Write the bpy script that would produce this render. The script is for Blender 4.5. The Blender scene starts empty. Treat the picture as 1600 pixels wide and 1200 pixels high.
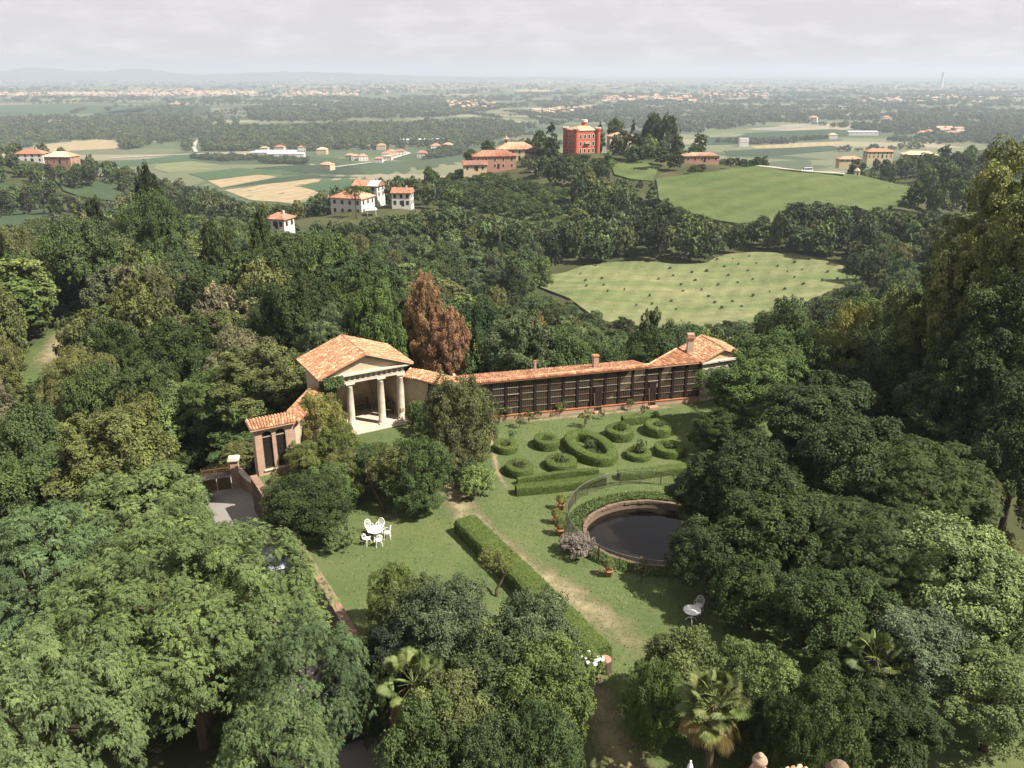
import bpy, bmesh, math, random
import numpy as np
from mathutils import Vector, Matrix

# ------------------------------------------------------------------ camera
F = 1294.0; PITCH = math.atan(490 / F); CH = 26.0
CP, SP = math.cos(PITCH), math.sin(PITCH)
SC = bpy.context.scene
COL = SC.collection
cam_d = bpy.data.cameras.new('camera'); cam_d.sensor_width = 36.0; cam_d.lens = F / 1600 * 36
cam_d.clip_start = 0.5; cam_d.clip_end = 150000
cam = bpy.data.objects.new('camera', cam_d); COL.objects.link(cam)
cam.location = (0, 0, CH); cam.rotation_euler = (math.pi / 2 - PITCH, 0, 0)
SC.camera = cam

# ------------------------------------------------------------------ sky, sun, exposure
SUN_EL = math.radians(50); SUN_DIR = (0.93, -0.37)          # where the sun stands, seen from above (x, y)
SKY_STRENGTH = 0.05; SUN_STRENGTH = 5.0; EXPOSURE = 1.2
world = bpy.data.worlds.new('World'); SC.world = world; world.use_nodes = True
def build_world():
    nt = world.node_tree; N = nt.nodes; L = nt.links
    for n in list(N): N.remove(n)
    out = N.new('ShaderNodeOutputWorld'); bg = N.new('ShaderNodeBackground')
    sky = N.new('ShaderNodeTexSky'); sky.sky_type = 'NISHITA'; sky.sun_disc = False
    sky.sun_elevation = SUN_EL; sky.sun_rotation = math.atan2(SUN_DIR[0], SUN_DIR[1])
    sky.air_density = 1.0; sky.dust_density = 2.0; sky.altitude = 300
    tc = N.new('ShaderNodeTexCoord'); sep = N.new('ShaderNodeSeparateXYZ'); L.new(tc.outputs['Generated'], sep.inputs[0])
    # cloud layer: project the direction onto a flat layer so that clouds flatten towards the horizon
    ma = N.new('ShaderNodeMath'); ma.operation = 'MAXIMUM'; ma.inputs[1].default_value = 0.0; L.new(sep.outputs[2], ma.inputs[0])
    ad = N.new('ShaderNodeMath'); ad.operation = 'ADD'; ad.inputs[1].default_value = 0.22; L.new(ma.outputs[0], ad.inputs[0])
    dv = N.new('ShaderNodeVectorMath'); dv.operation = 'DIVIDE'; L.new(tc.outputs['Generated'], dv.inputs[0])
    cb = N.new('ShaderNodeCombineXYZ'); cb.inputs[2].default_value = 1.0
    L.new(ad.outputs[0], cb.inputs[0]); L.new(ad.outputs[0], cb.inputs[1]); L.new(cb.outputs[0], dv.inputs[1])
    nz = N.new('ShaderNodeTexNoise'); nz.inputs['Scale'].default_value = 3.4; nz.inputs['Detail'].default_value = 7; nz.inputs['Roughness'].default_value = .62
    L.new(dv.outputs[0], nz.inputs['Vector'])
    cr = N.new('ShaderNodeValToRGB'); cr.color_ramp.elements[0].position = .46; cr.color_ramp.elements[1].position = .72
    cr.color_ramp.elements[0].color = (.88, .88, .88, 1); cr.color_ramp.elements[1].color = (.95, .95, .95, 1)
    L.new(nz.outputs[0], cr.inputs[0])
    mul = N.new('ShaderNodeMixRGB'); mul.blend_type = 'MULTIPLY'; mul.inputs[0].default_value = 1
    mul.inputs[2].default_value = (SKY_STRENGTH,) * 3 + (1,); L.new(sky.outputs[0], mul.inputs[1])
    cc = N.new('ShaderNodeValToRGB'); cc.color_ramp.elements[0].position = .45; cc.color_ramp.elements[1].position = .75
    cc.color_ramp.elements[0].color = (.345, .327, .343, 1); cc.color_ramp.elements[1].color = (.405, .386, .390, 1)
    L.new(nz.outputs[0], cc.inputs[0])
    mx = N.new('ShaderNodeMixRGB'); L.new(cr.outputs[0], mx.inputs[0]); L.new(mul.outputs[0], mx.inputs[1]); L.new(cc.outputs[0], mx.inputs[2])
    L.new(mx.outputs[0], bg.inputs[0]); bg.inputs[1].default_value = 1.0
    L.new(bg.outputs[0], out.inputs[0])
build_world()
sun_d = bpy.data.lights.new('sun', 'SUN'); sun_d.energy = SUN_STRENGTH; sun_d.angle = math.radians(.6); sun_d.color = (1, .955, .88)
sun = bpy.data.objects.new('sun', sun_d); COL.objects.link(sun)
_h = math.hypot(*SUN_DIR)
_sv = Vector((SUN_DIR[0] / _h * math.cos(SUN_EL), SUN_DIR[1] / _h * math.cos(SUN_EL), math.sin(SUN_EL)))
sun.rotation_euler = _sv.to_track_quat('Z', 'Y').to_euler(); sun.location = (60, -20, 90)
SC.view_settings.view_transform = 'Standard'; SC.view_settings.look = 'None'; SC.view_settings.exposure = EXPOSURE; SC.view_settings.gamma = 1
SC.render.engine = 'CYCLES'; SC.cycles.max_bounces = 5; SC.cycles.diffuse_bounces = 2; SC.cycles.glossy_bounces = 2
SC.cycles.transmission_bounces = 4; SC.cycles.volume_bounces = 1; SC.cycles.transparent_max_bounces = 8; SC.cycles.use_denoising = True
SC.cycles.caustics_reflective = False; SC.cycles.caustics_refractive = False

# ------------------------------------------------------------------ helpers: view geometry, objects, meshes
def ray(u, v):
    t = (600 - v) / F
    return ((u - 800) / F, CP + t * SP, -SP + t * CP)
def P(u, v, z=0.0):
    d = ray(u, v); k = (z - CH) / d[2]; return Vector((d[0] * k, d[1] * k, z))
def PD(u, v, y):
    d = ray(u, v); k = y / d[1]; return Vector((d[0] * k, y, CH + d[2] * k))
def proj(x, y, z):
    dz = z - CH; f = y * CP - dz * SP; up = y * SP + dz * CP
    return 800 + F * x / f, 600 - F * up / f
def hz(y, v):
    t = (600 - v) / F
    return CH + (t * y * CP - y * SP) / (CP + t * SP)
def fwd(y, z): return y * CP - (z - CH) * SP

rng = np.random.default_rng(7)
random.seed(7)

def link(o, parent=None):
    COL.objects.link(o)
    if parent is not None: o.parent = parent
    return o
def tag(o, label=None, cat=None, group=None, kind=None):
    if label: o['label'] = label
    if cat: o['category'] = cat
    if group: o['group'] = group
    if kind: o['kind'] = kind
    return o
def thing(name, label, cat, loc=(0, 0, 0), rz=0.0, group=None):
    o = bpy.data.objects.new(name, None); link(o); o.location = loc; o.rotation_euler = (0, 0, rz); o.empty_display_size = .3
    return tag(o, label, cat, group)
def raw_mesh(name, V, F4, tint=None, smooth=False):
    V = np.asarray(V, dtype=np.float32); F4 = np.asarray(F4, dtype=np.int32)
    k = F4.shape[1]; n = len(F4)
    me = bpy.data.meshes.new(name)
    me.vertices.add(len(V)); me.vertices.foreach_set('co', V.ravel())
    me.loops.add(n * k); me.loops.foreach_set('vertex_index', F4.ravel())
    me.polygons.add(n); me.polygons.foreach_set('loop_start', np.arange(0, n * k, k, dtype=np.int32))
    me.polygons.foreach_set('use_smooth', np.full(n, smooth))
    if tint is not None:
        a = me.attributes.new('tint', 'FLOAT', 'FACE'); a.data.foreach_set('value', np.asarray(tint, dtype=np.float32))
    me.update(calc_edges=True)
    return me

class MB:
    """collects shapes, build() links them as one mesh object"""
    def __init__(s): s.v = []; s.f = []; s.t = []
    def add(s, vs, fs, t=None):
        b = len(s.v); s.v += [tuple(p) for p in vs]; tt = random.random() if t is None else t
        for f in fs: s.f.append([b + i for i in f]); s.t.append(tt)
        return s
    def hexa(s, p):     # 8 points: bottom 4 ccw, top 4 ccw
        return s.add(p, [(3, 2, 1, 0), (4, 5, 6, 7), (0, 1, 5, 4), (1, 2, 6, 5), (2, 3, 7, 6), (3, 0, 4, 7)])
    def box(s, x0, x1, y0, y1, z0, z1):
        return s.hexa([(x0, y0, z0), (x1, y0, z0), (x1, y1, z0), (x0, y1, z0), (x0, y0, z1), (x1, y0, z1), (x1, y1, z1), (x0, y1, z1)])
    def bar(s, a, b, w, h=None, up=(0, 0, 1)):    # box beam from a to b
        a = Vector(a); b = Vector(b); d = (b - a).normalized(); h = w if h is None else h
        up = Vector(up)
        if abs(d.dot(up)) > .98: up = Vector((1, 0, 0))
        r = d.cross(up).normalized() * w / 2; q = r.cross(d).normalized() * h / 2
        return s.hexa([a - r - q, b - r - q, b + r - q, a + r - q, a - r + q, b - r + q, b + r + q, a + r + q])
    def prism(s, poly, z0, z1):
        n = len(poly); vs = [(p[0], p[1], z0) for p in poly] + [(p[0], p[1], z1) for p in poly]
        return s.add(vs, [tuple(range(n))[::-1], tuple(range(n, 2 * n))] + [(i, (i + 1) % n, n + (i + 1) % n, n + i) for i in range(n)])
    def slab(s, poly, thick):   # 3D polygon extruded downwards
        n = len(poly); vs = [tuple(p) for p in poly] + [(p[0], p[1], p[2] - thick) for p in poly]
        return s.add(vs, [tuple(range(n)), tuple(range(n, 2 * n))[::-1]] + [((i + 1) % n, i, n + i, n + (i + 1) % n) for i in range(n)])
    def lathe(s, prof, c=(0, 0, 0), n=16, cap=True):
        vs = []; fs = []
        for r, z in prof:
            for i in range(n):
                a = 2 * math.pi * i / n; vs.append((c[0] + r * math.cos(a), c[1] + r * math.sin(a), c[2] + z))
        for j in range(len(prof) - 1):
            for i in range(n):
                fs.append((j * n + i, j * n + (i + 1) % n, (j + 1) * n + (i + 1) % n, (j + 1) * n + i))
        if cap:
            fs.append(tuple(range(n))[::-1]); m = (len(prof) - 1) * n; fs.append(tuple(range(m, m + n)))
        return s.add(vs, fs)
    def tube(s, pts, rad, n=6):
        pts = [Vector(p) for p in pts]; rad = rad if isinstance(rad, (list, tuple)) else [rad] * len(pts)
        vs = []; fs = []
        for k, p in enumerate(pts):
            d = (pts[min(k + 1, len(pts) - 1)] - pts[max(k - 1, 0)])
            d = d.normalized() if d.length > 1e-9 else Vector((0, 0, 1))
            a = Vector((1, 0, 0)) if abs(d.x) < .8 else Vector((0, 1, 0))
            r = d.cross(a).normalized(); q = d.cross(r)
            for i in range(n):
                t = 2 * math.pi * i / n; vs.append(p + (r * math.cos(t) + q * math.sin(t)) * rad[k])
        for k in range(len(pts) - 1):
            for i in range(n):
                fs.append((k * n + i, k * n + (i + 1) % n, (k + 1) * n + (i + 1) % n, (k + 1) * n + i))
        fs.append(tuple(range(n))[::-1]); m = (len(pts) - 1) * n; fs.append(tuple(range(m, m + n)))
        return s.add(vs, fs)
    def mesh(s, name, mat=None, smooth=False):
        me = bpy.data.meshes.new(name); me.from_pydata(s.v, [], s.f)
        a = me.attributes.new('tint', 'FLOAT', 'FACE'); a.data.foreach_set('value', np.array(s.t, dtype=np.float32))
        if smooth: me.polygons.foreach_set('use_smooth', np.full(len(me.polygons), True))
        if mat: me.materials.append(mat)
        me.update(); return me
    def build(s, name, mat, parent=None, smooth=False):
        return link(bpy.data.objects.new(name, s.mesh(name, mat, smooth)), parent)

def copy_tree(o, parent=None):
    c = o.copy(); COL.objects.link(c); c.parent = parent
    for ch in o.children: copy_tree(ch, c)
    return c

# ------------------------------------------------------------------ materials
class NT:
    def __init__(s, name):
        s.m = bpy.data.materials.new(name); s.m.use_nodes = True; s.t = s.m.node_tree
        s.b = s.t.nodes['Principled BSDF']; s.o = s.t.nodes['Material Output']
    def n(s, k, **kw):
        x = s.t.nodes.new('ShaderNode' + k)
        for a, b in kw.items(): setattr(x, a, b)
        return x
    def l(s, a, b): s.t.links.new(a, b)
    def noise(s, scale, detail=4, rough=.55, vec=None, dist=0):
        x = s.n('TexNoise'); x.inputs['Scale'].default_value = scale; x.inputs['Detail'].default_value = detail
        x.inputs['Roughness'].default_value = rough; x.inputs['Distortion'].default_value = dist
        s.l(vec if vec is not None else s.pos(), x.inputs['Vector']); return x.outputs[0]
    def pos(s):
        if not hasattr(s, '_p'): s._p = s.n('NewGeometry').outputs['Position']
        return s._p
    def obj(s):
        if not hasattr(s, '_o'): s._o = s.n('TexCoord').outputs['Object']
        return s._o
    def ramp(s, fac, stops):
        x = s.n('ValToRGB'); e = x.color_ramp.elements
        while len(e) < len(stops): e.new(.5)
        for q, (p, c) in zip(e, stops): q.position = p; q.color = tuple(c) + (1,) if len(c) == 3 else c
        s.l(fac, x.inputs[0]); return x.outputs[0]
    def mix(s, fac, a, b, mode='MIX'):
        x = s.n('MixRGB', blend_type=mode)
        for i, q in enumerate((fac, a, b)):
            if isinstance(q, (int, float)): x.inputs[i].default_value = q if i == 0 else (q, q, q, 1)
            elif isinstance(q, (tuple, list)): x.inputs[i].default_value = tuple(q) + (1,)
            else: s.l(q, x.inputs[i])
        return x.outputs[0]
    def math(s, op, a, b=0.0, clamp=False):
        x = s.n('Math', operation=op, use_clamp=clamp)
        for i, q in enumerate((a, b)):
            if isinstance(q, (int, float)): x.inputs[i].default_value = q
            else: s.l(q, x.inputs[i])
        return x.outputs[0]
    def attr(s, name):
        x = s.n('Attribute', attribute_name=name); return x.outputs['Fac']
    def bump(s, h, strength=.4, dist=.05):
        x = s.n('Bump'); x.inputs['Strength'].default_value = strength; x.inputs['Distance'].default_value = dist
        s.l(h, x.inputs['Height']); s.l(x.outputs[0], s.b.inputs['Normal'])
    def fin(s, col=None, rough=.8, spec=.3, metal=0.0):
        if col is not None:
            if isinstance(col, (tuple, list)): s.b.inputs['Base Color'].default_value = tuple(col) + (1,)
            else: s.l(col, s.b.inputs['Base Color'])
        s.b.inputs['Roughness'].default_value = rough; s.b.inputs['Specular IOR Level'].default_value = spec; s.b.inputs['Metallic'].default_value = metal
        return s.m

M = {}
def m_leaf(name, color=None, trans=.13, rough=.62, spec=.13):
    n = NT(name); oi = n.n('ObjectInfo'); t = n.attr('tint')
    if color is None:      # a tree of its own carries its colour; a tree of a wood gets it from its point
        ic = n.n('Attribute', attribute_name='icol', attribute_type='INSTANCER'); fl = n.n('Attribute', attribute_name='iflag', attribute_type='INSTANCER')
        base = n.mix(fl.outputs['Fac'], oi.outputs['Color'], ic.outputs['Color'])
    else: base = color
    val = n.math('ADD', n.math('MULTIPLY', t, .75), .62)
    rv = n.math('ADD', n.math('MULTIPLY', oi.outputs['Random'], .3), .85)
    k = n.math('MULTIPLY', val, rv)
    c = n.mix(1.0, base, k, 'MULTIPLY')
    # some leaves lean to yellow, some to blue-green
    c = n.mix(n.math('MULTIPLY', n.math('POWER', t, 3.0), .35), c, n.mix(1.0, c, (1.4, 1.25, .8), 'MULTIPLY'))
    n.fin(c, rough, spec)
    tr = n.n('BsdfTranslucent'); n.l(n.mix(1.0, c, (1.15, 1.25, .6), 'MULTIPLY'), tr.inputs[0])
    mx = n.n('MixShader'); mx.inputs[0].default_value = trans
    n.l(n.b.outputs[0], mx.inputs[1]); n.l(tr.outputs[0], mx.inputs[2]); n.l(mx.outputs[0], n.o.inputs[0])
    return n.m
M['leaf'] = m_leaf('leaf')
M['hedge'] = m_leaf('hedge_leaf', (.085, .118, .028), .12, .6, .15)

def m_plain(name, col, rough=.8, spec=.3, var=.25, scale=3.0, bump=.2, metal=0.0):
    n = NT(name); f = n.noise(scale, 6, .6); f2 = n.noise(scale * .17, 3)
    k = n.math('ADD', n.math('MULTIPLY', n.math('ADD', f, f2), var), 1 - var)
    c = n.mix(1.0, col, k, 'MULTIPLY')
    if bump: n.bump(n.noise(scale * 6, 4), bump, .02)
    return n.fin(c, rough, spec, metal)
def m_bark(name, col):
    n = NT(name); v = n.n('Mapping'); v.inputs['Scale'].default_value = (9, 9, 1.6); n.l(n.obj(), v.inputs[0])
    f = n.noise(1.0, 6, .65, v.outputs[0])
    c = n.ramp(f, [(.3, tuple(x * .45 for x in col)), (.7, col)])
    n.bump(f, .8, .05); return n.fin(c, .9, .1)
M['bark'] = m_bark('bark', (.10, .075, .052))
def m_tile(name, a, b, d):
    n = NT(name); t = n.attr('tint'); f = n.noise(1.1, 5, .6)
    c = n.ramp(t, [(.0, a), (.5, b), (.85, d), (1.0, tuple(min(1, x * 1.25) for x in d))])
    lich = n.ramp(n.noise(2.3, 7, .7), [(.52, (0, 0, 0)), (.68, (1, 1, 1))])
    c = n.mix(n.math('MULTIPLY', lich, .45), c, (.16, .13, .095))
    c = n.mix(n.math('MULTIPLY', f, .35), c, n.mix(1.0, c, (.55, .5, .45), 'MULTIPLY'))
    n.bump(n.noise(30, 3), .3, .01); return n.fin(c, .85, .2)
M['tile'] = m_tile('clay_tile', (.27, .125, .07), (.42, .20, .105), (.55, .315, .18))
M['tile_pale'] = m_tile('pale_clay_tile', (.36, .20, .12), (.47, .28, .17), (.56, .37, .24))
M['tile_far'] = m_tile('far_clay_tile', (.30, .13, .075), (.37, .17, .10), (.42, .22, .14))
def m_plaster(name, col, stain=(.25, .2, .15), amt=.5):
    n = NT(name); f = n.noise(1.5, 7, .7); g = n.noise(5, 5, .6)
    k = n.ramp(f, [(.42, (0, 0, 0)), (.66, (1, 1, 1))])
    c = n.mix(n.math('MULTIPLY', k, amt), col, stain)
    c = n.mix(n.math('MULTIPLY', g, .35), c, n.mix(1.0, c, .6, 'MULTIPLY'))
    n.bump(n.noise(14, 5, .7), .35, .02); return n.fin(c, .9, .15)
M['plaster'] = m_plaster('old_plaster', (.46, .37, .26), (.30, .20, .13), .6)
M['plaster_in'] = m_plaster('ochre_plaster', (.50, .40, .27), (.32, .24, .16), .6)
M['stone'] = m_plaster('pale_stone', (.56, .49, .38), (.33, .27, .20), .65)
M['stone_dark'] = m_plaster('weathered_stone', (.30, .27, .21), (.17, .15, .12), .6)
M['terrace'] = m_plaster('terrace_stone', (.48, .40, .31), (.36, .29, .21), .5)
def m_brick(name, a, b, mortar, scale=1.0):
    n = NT(name); br = n.n('TexBrick'); br.inputs['Scale'].default_value = 1.0
    br.inputs['Brick Width'].default_value = .26; br.inputs['Row Height'].default_value = .075; br.inputs['Mortar Size'].default_value = .009
    br.inputs['Color1'].default_value = a + (1,); br.inputs['Color2'].default_value = b + (1,); br.inputs['Mortar'].default_value = mortar + (1,)
    # vertical wall mapping: (x+y along the wall, z)
    sp = n.n('SeparateXYZ'); n.l(n.obj(), sp.inputs[0]); cb = n.n('CombineXYZ')
    n.l(n.math('ADD', sp.outputs[0], sp.outputs[1]), cb.inputs[0]); n.l(sp.outputs[2], cb.inputs[1]); n.l(cb.outputs[0], br.inputs['Vector'])
    f = n.noise(1.3, 6, .65); g = n.noise(6, 4)
    c = n.mix(n.math('MULTIPLY', n.ramp(f, [(.45, (0, 0, 0)), (.68, (1, 1, 1))]), .55), br.outputs[0], (.20, .15, .10))
    c = n.mix(n.math('MULTIPLY', g, .4), c, n.mix(1.0, c, .55, 'MULTIPLY'))
    n.bump(n.math('ADD', n.math('MULTIPLY', br.outputs[1], -1.0), n.math('MULTIPLY', g, .6)), .5, .02)
    return n.fin(c, .9, .15)
M['brick'] = m_brick('old_brick', (.44, .25, .165), (.38, .225, .15), (.46, .38, .29))
M['brick_dark'] = m_brick('mossy_brick', (.175, .115, .078), (.145, .10, .068), (.19, .16, .12))
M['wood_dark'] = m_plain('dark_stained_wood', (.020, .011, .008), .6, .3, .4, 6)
M['wood'] = m_plain('weathered_wood', (.15, .10, .062), .8, .2, .5, 5)
M['iron'] = m_plain('painted_iron', (.035, .032, .030), .5, .4, .3, 8)
M['rust'] = m_plain('rusty_iron', (.12, .075, .035), .8, .3, .5, 9)
M['rail'] = m_plain('railing_paint', (.085, .075, .062), .55, .4, .3, 8)
M['white_iron'] = m_plain('white_painted_iron', (.78, .77, .72), .45, .4, .12, 10, .05)
M['white_cloth'] = m_plain('white_canvas', (.75, .73, .69), .85, .2, .15, 6)
M['pale_bar'] = m_plain('pale_glazing_bar', (.27, .235, .19), .5, .4, .3, 8)  # pale tone carries the reflection on the greenhouse transoms
M['coping'] = m_plain('worn_coping', (.22, .14, .095), .9, .15, .45, 5, .4)
M['terracotta'] = m_plain('terracotta', (.36, .14, .065), .8, .2, .35, 7)
M['soil'] = m_plain('garden_soil', (.09, .062, .04), .95, .1, .4, 4, .5)
M['asphalt'] = m_plain('asphalt', (.23, .205, .18), .9, .2, .35, 1.2, .3)
M['rock'] = m_plain('pale_earth_bank', (.48, .42, .33), .95, .1, .5, .6, .8)
def m_glass(name, col=(.02, .018, .016), rough=.06, spec=.6):
    n = NT(name); n.bump(n.noise(1.5, 2), .04, .05); return n.fin(col, rough, spec)
M['glass'] = m_glass('old_window_glass')
M['dark'] = m_plain('opening_shade_dark', (.012, .010, .009), .8, .2, .2, 2, 0)  # near-black colour standing in for shade inside small recesses
# old greenhouse glass: thin sheet, a little dusty, tinted dark to dim the interior
def m_clear():
    n = NT('greenhouse_glass'); tr = n.n('BsdfTransparent'); tr.inputs[0].default_value = (.50, .49, .45, 1)
    gl = n.n('BsdfGlossy'); gl.inputs['Roughness'].default_value = .05; gl.inputs[0].default_value = (.9, .9, .9, 1)
    df = n.n('BsdfDiffuse'); df.inputs[0].default_value = (.30, .27, .22, 1)
    lw = n.n('LayerWeight'); lw.inputs[0].default_value = .35
    m1 = n.n('MixShader'); n.l(lw.outputs['Fresnel'], m1.inputs[0]); n.l(tr.outputs[0], m1.inputs[1]); n.l(gl.outputs[0], m1.inputs[2])
    m2 = n.n('MixShader'); n.l(n.math('MULTIPLY', n.noise(2.2, 5, .65), .22), m2.inputs[0]); n.l(m1.outputs[0], m2.inputs[1]); n.l(df.outputs[0], m2.inputs[2])
    n.l(m2.outputs[0], n.o.inputs[0]); return n.m
M['clear'] = m_clear()
def m_lawn():
    n = NT('lawn_grass')
    a = n.noise(.22, 5, .6); b = n.noise(1.6, 6, .65); d = n.noise(22, 4, .7); e = n.noise(.07, 3)
    c = n.ramp(a, [(.30, (.094, .130, .046)), (.5, (.124, .158, .057)), (.68, (.166, .180, .075))])
    c = n.mix(n.math('MULTIPLY', n.ramp(b, [(.42, (0, 0, 0)), (.7, (1, 1, 1))]), .45), c, (.20, .185, .092))
    c = n.mix(n.math('MULTIPLY', n.ramp(e, [(.48, (0, 0, 0)), (.62, (1, 1, 1))]), .35), c, (.088, .128, .05))
    c = n.mix(n.math('MULTIPLY', n.ramp(n.noise(5, 5, .7), [(.4, (0, 0, 0)), (.62, (1, 1, 1))]), .35), c, n.mix(1.0, c, (.62, .75, .6), 'MULTIPLY'))
    c = n.mix(n.math('MULTIPLY', d, .85), c, n.mix(1.0, c, (.4, .46, .38), 'MULTIPLY'))
    n.bump(d, .9, .06); return n.fin(c, .9, .12)
M['lawn'] = m_lawn()
def m_path():
    n = NT('worn_path'); a = n.noise(1.3, 6, .65); d = n.noise(18, 4)
    c = n.ramp(a, [(.32, (.17, .165, .08)), (.5, (.25, .21, .12)), (.7, (.33, .26, .165))])
    c = n.mix(n.math('MULTIPLY', d, .5), c, n.mix(1.0, c, .55, 'MULTIPLY'))
    # frayed edge: the sheet ends where a noise eats into it
    at = n.attr('edge'); k = n.math('ADD', at, n.math('MULTIPLY', n.math('SUBTRACT', n.noise(1.1, 6, .7), .5), 1.5))
    k = n.math('MULTIPLY', n.math('SUBTRACT', k, .22), 1.25, True)
    n.fin(c, .95, .1); n.bump(d, .5, .03)
    n.l(k, n.b.inputs['Alpha']); return n.m
M['path'] = m_path()
def m_ground():
    n = NT('hill_ground'); a = n.noise(.05, 5, .6); b = n.noise(.8, 6, .65)
    c = n.ramp(a, [(.35, (.035, .045, .016)), (.55, (.06, .07, .026)), (.75, (.085, .08, .038))])
    c = n.mix(n.math('MULTIPLY', b, .6), c, (.05, .042, .025))
    near = c
    # the plain: fields in long strips
    mp = n.n('Mapping'); mp.inputs['Scale'].default_value = (1 / 230, 1 / 130, 1); mp.inputs['Rotation'].default_value = (0, 0, .35); n.l(n.pos(), mp.inputs[0])
    v = n.n('TexVoronoi'); v.inputs['Scale'].default_value = 1.0; v.inputs['Randomness'].default_value = .85; n.l(mp.outputs[0], v.inputs['Vector'])
    sp = n.n('SeparateColor'); n.l(v.outputs['Color'], sp.inputs[0])
    fc = n.ramp(sp.outputs[0], [(0, (.05, .072, .034)), (.22, (.075, .098, .046)), (.42, (.12, .13, .065)), (.58, (.07, .09, .045)), (.7, (.26, .22, .14)), (.82, (.16, .16, .085)), (1, (.055, .075, .04))])
    nt_ = fc.node; nt_.color_ramp.interpolation = 'CONSTANT'
    mp2 = n.n('Mapping'); mp2.inputs['Scale'].default_value = (1 / 60, 1 / 700, 1); mp2.inputs['Rotation'].default_value = (0, 0, -.6); n.l(n.pos(), mp2.inputs[0])
    st = n.noise(1, 3, .5, mp2.outputs[0])
    fc = n.mix(n.math('MULTIPLY', st, .5), fc, n.mix(1.0, fc, .6, 'MULTIPLY'))
    big = n.ramp(n.noise(.0009, 4, .6), [(.42, (0, 0, 0)), (.58, (1, 1, 1))])
    fc = n.mix(n.math('MULTIPLY', big, .45), fc, (.045, .062, .034))
    sep = n.n('SeparateXYZ'); n.l(n.pos(), sep.inputs[0])
    k = n.math('MULTIPLY', n.math('SUBTRACT', -82.0, sep.outputs[2]), .08, True)
    c = n.mix(k, near, fc)
    n.bump(b, .6, .2); return n.fin(c, .95, .08)
M['ground'] = m_ground()
def m_field(name, col, dry=None, scale=.05, rows=None, amt=.6, streak=None):
    n = NT(name); v_ = None
    if streak:
        q = n.n('Mapping'); q.inputs['Rotation'].default_value = (0, 0, streak[0]); q.inputs['Scale'].default_value = (streak[1] * 3, 3, 1); n.l(n.pos(), q.inputs[0]); v_ = q.outputs[0]
    a = n.noise(scale, 6, .65, v_); b = n.noise(scale * 14, 4)
    c = n.mix(n.math('MULTIPLY', n.ramp(a, [(.38, (0, 0, 0)), (.66, (1, 1, 1))]), amt), col, dry or tuple(x * .7 for x in col))
    if rows:
        mp = n.n('Mapping'); mp.inputs['Rotation'].default_value = (0, 0, rows[0]); n.l(n.pos(), mp.inputs[0])
        w = n.n('TexWave'); w.inputs['Scale'].default_value = rows[1]; w.inputs['Distortion'].default_value = 1.5; n.l(mp.outputs[0], w.inputs[0])
        c = n.mix(n.math('MULTIPLY', w.outputs[1], .35), c, n.mix(1.0, c, .62, 'MULTIPLY'))
    c = n.mix(n.math('MULTIPLY', b, .6), c, n.mix(1.0, c, .5, 'MULTIPLY'))
    e = n.ramp(n.noise(scale * 5, 7, .72), [(.44, (0, 0, 0)), (.6, (1, 1, 1))])
    c = n.mix(n.math('MULTIPLY', e, .4), c, n.mix(1.0, c, (.62, .72, .6), 'MULTIPLY'))
    n.bump(n.math('ADD', b, n.noise(scale * 40, 3)), .8, .3); return n.fin(c, .95, .08)
M['meadow'] = m_field('mown_meadow', (.13, .162, .062), (.25, .232, .118), .05, (.42, .055), .85, (.5, .12))
M['hill_field'] = m_field('hill_grass', (.078, .110, .037), (.125, .138, .055), .022, (.9, .03), .8, (.3, .3))
M['grass_dark'] = m_field('shaded_pasture', (.05, .075, .035), (.06, .085, .04), .02)  # cloud shade over the left pastures is put into this darker green
M['wheat'] = m_field('stubble_field', (.36, .27, .155), (.30, .24, .13), .01, (.3, .02), .5)
M['crop'] = m_field('green_crop', (.055, .095, .040), (.075, .11, .045), .01, (.3, .03))
M['crop_dark'] = m_field('dark_crop', (.036, .055, .028), (.045, .07, .032), .008)
M['crop_pale'] = m_field('pale_crop', (.15, .165, .075), (.20, .19, .10), .01)
M['gravel'] = m_field('river_gravel', (.26, .24, .20), (.12, .13, .09), .03)
M['road'] = m_plain('pale_road', (.33, .30, .25), .95, .1, .25, .3, 0)
def m_water():
    n = NT('pond_water'); f = n.noise(.5, 4)
    c = n.ramp(f, [(.3, (.006, .005, .0045)), (.7, (.014, .011, .009))])
    n.bump(n.noise(2.2, 3), .05, .03); return n.fin(c, .02, .17)
M['water'] = m_water()
def m_paint(name, col): return m_plaster(name, col, tuple(x * .7 for x in col), .35)
M['red_wall'] = m_paint('red_stucco', (.42, .10, .055)); M['white_wall'] = m_paint('white_stucco', (.55, .52, .47))
M['cream_wall'] = m_paint('cream_stucco', (.50, .40, .25)); M['pink_wall'] = m_paint('pink_brick_wall', (.36, .20, .14))
M['trim_pale'] = m_paint('pale_trim', (.60, .52, .42)); M['grey_roof'] = m_paint('grey_roof_sheet', (.36, .36, .37)); M['solar'] = m_glass('solar_panel', (.05, .06, .08), .25, .5)
M['white_roof'] = m_paint('white_roof_sheet', (.62, .62, .62))
def m_carpaint(name, col):
    n = NT(name); n.b.inputs['Coat Weight'].default_value = .8; n.b.inputs['Coat Roughness'].default_value = .05
    f = n.noise(6, 3); return n.fin(n.mix(n.math('MULTIPLY', f, .3), col, tuple(x * .7 for x in col)), .35, .5)
M['car_dark'] = m_carpaint('dark_car_paint', (.02, .023, .03)); M['car_grey'] = m_carpaint('silver_car_paint', (.30, .33, .37)); M['car_white'] = m_carpaint('white_car_paint', (.75, .75, .74))
M['rubber'] = m_plain('rubber', (.02, .02, .02), .8, .2, .2, 8, 0); M['tail'] = m_glass('tail_light', (.35, .01, .01), .15, .5); M['chrome'] = m_plain('bright_metal', (.6, .6, .6), .2, .5, .1, 5, 0, 1.0)
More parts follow.
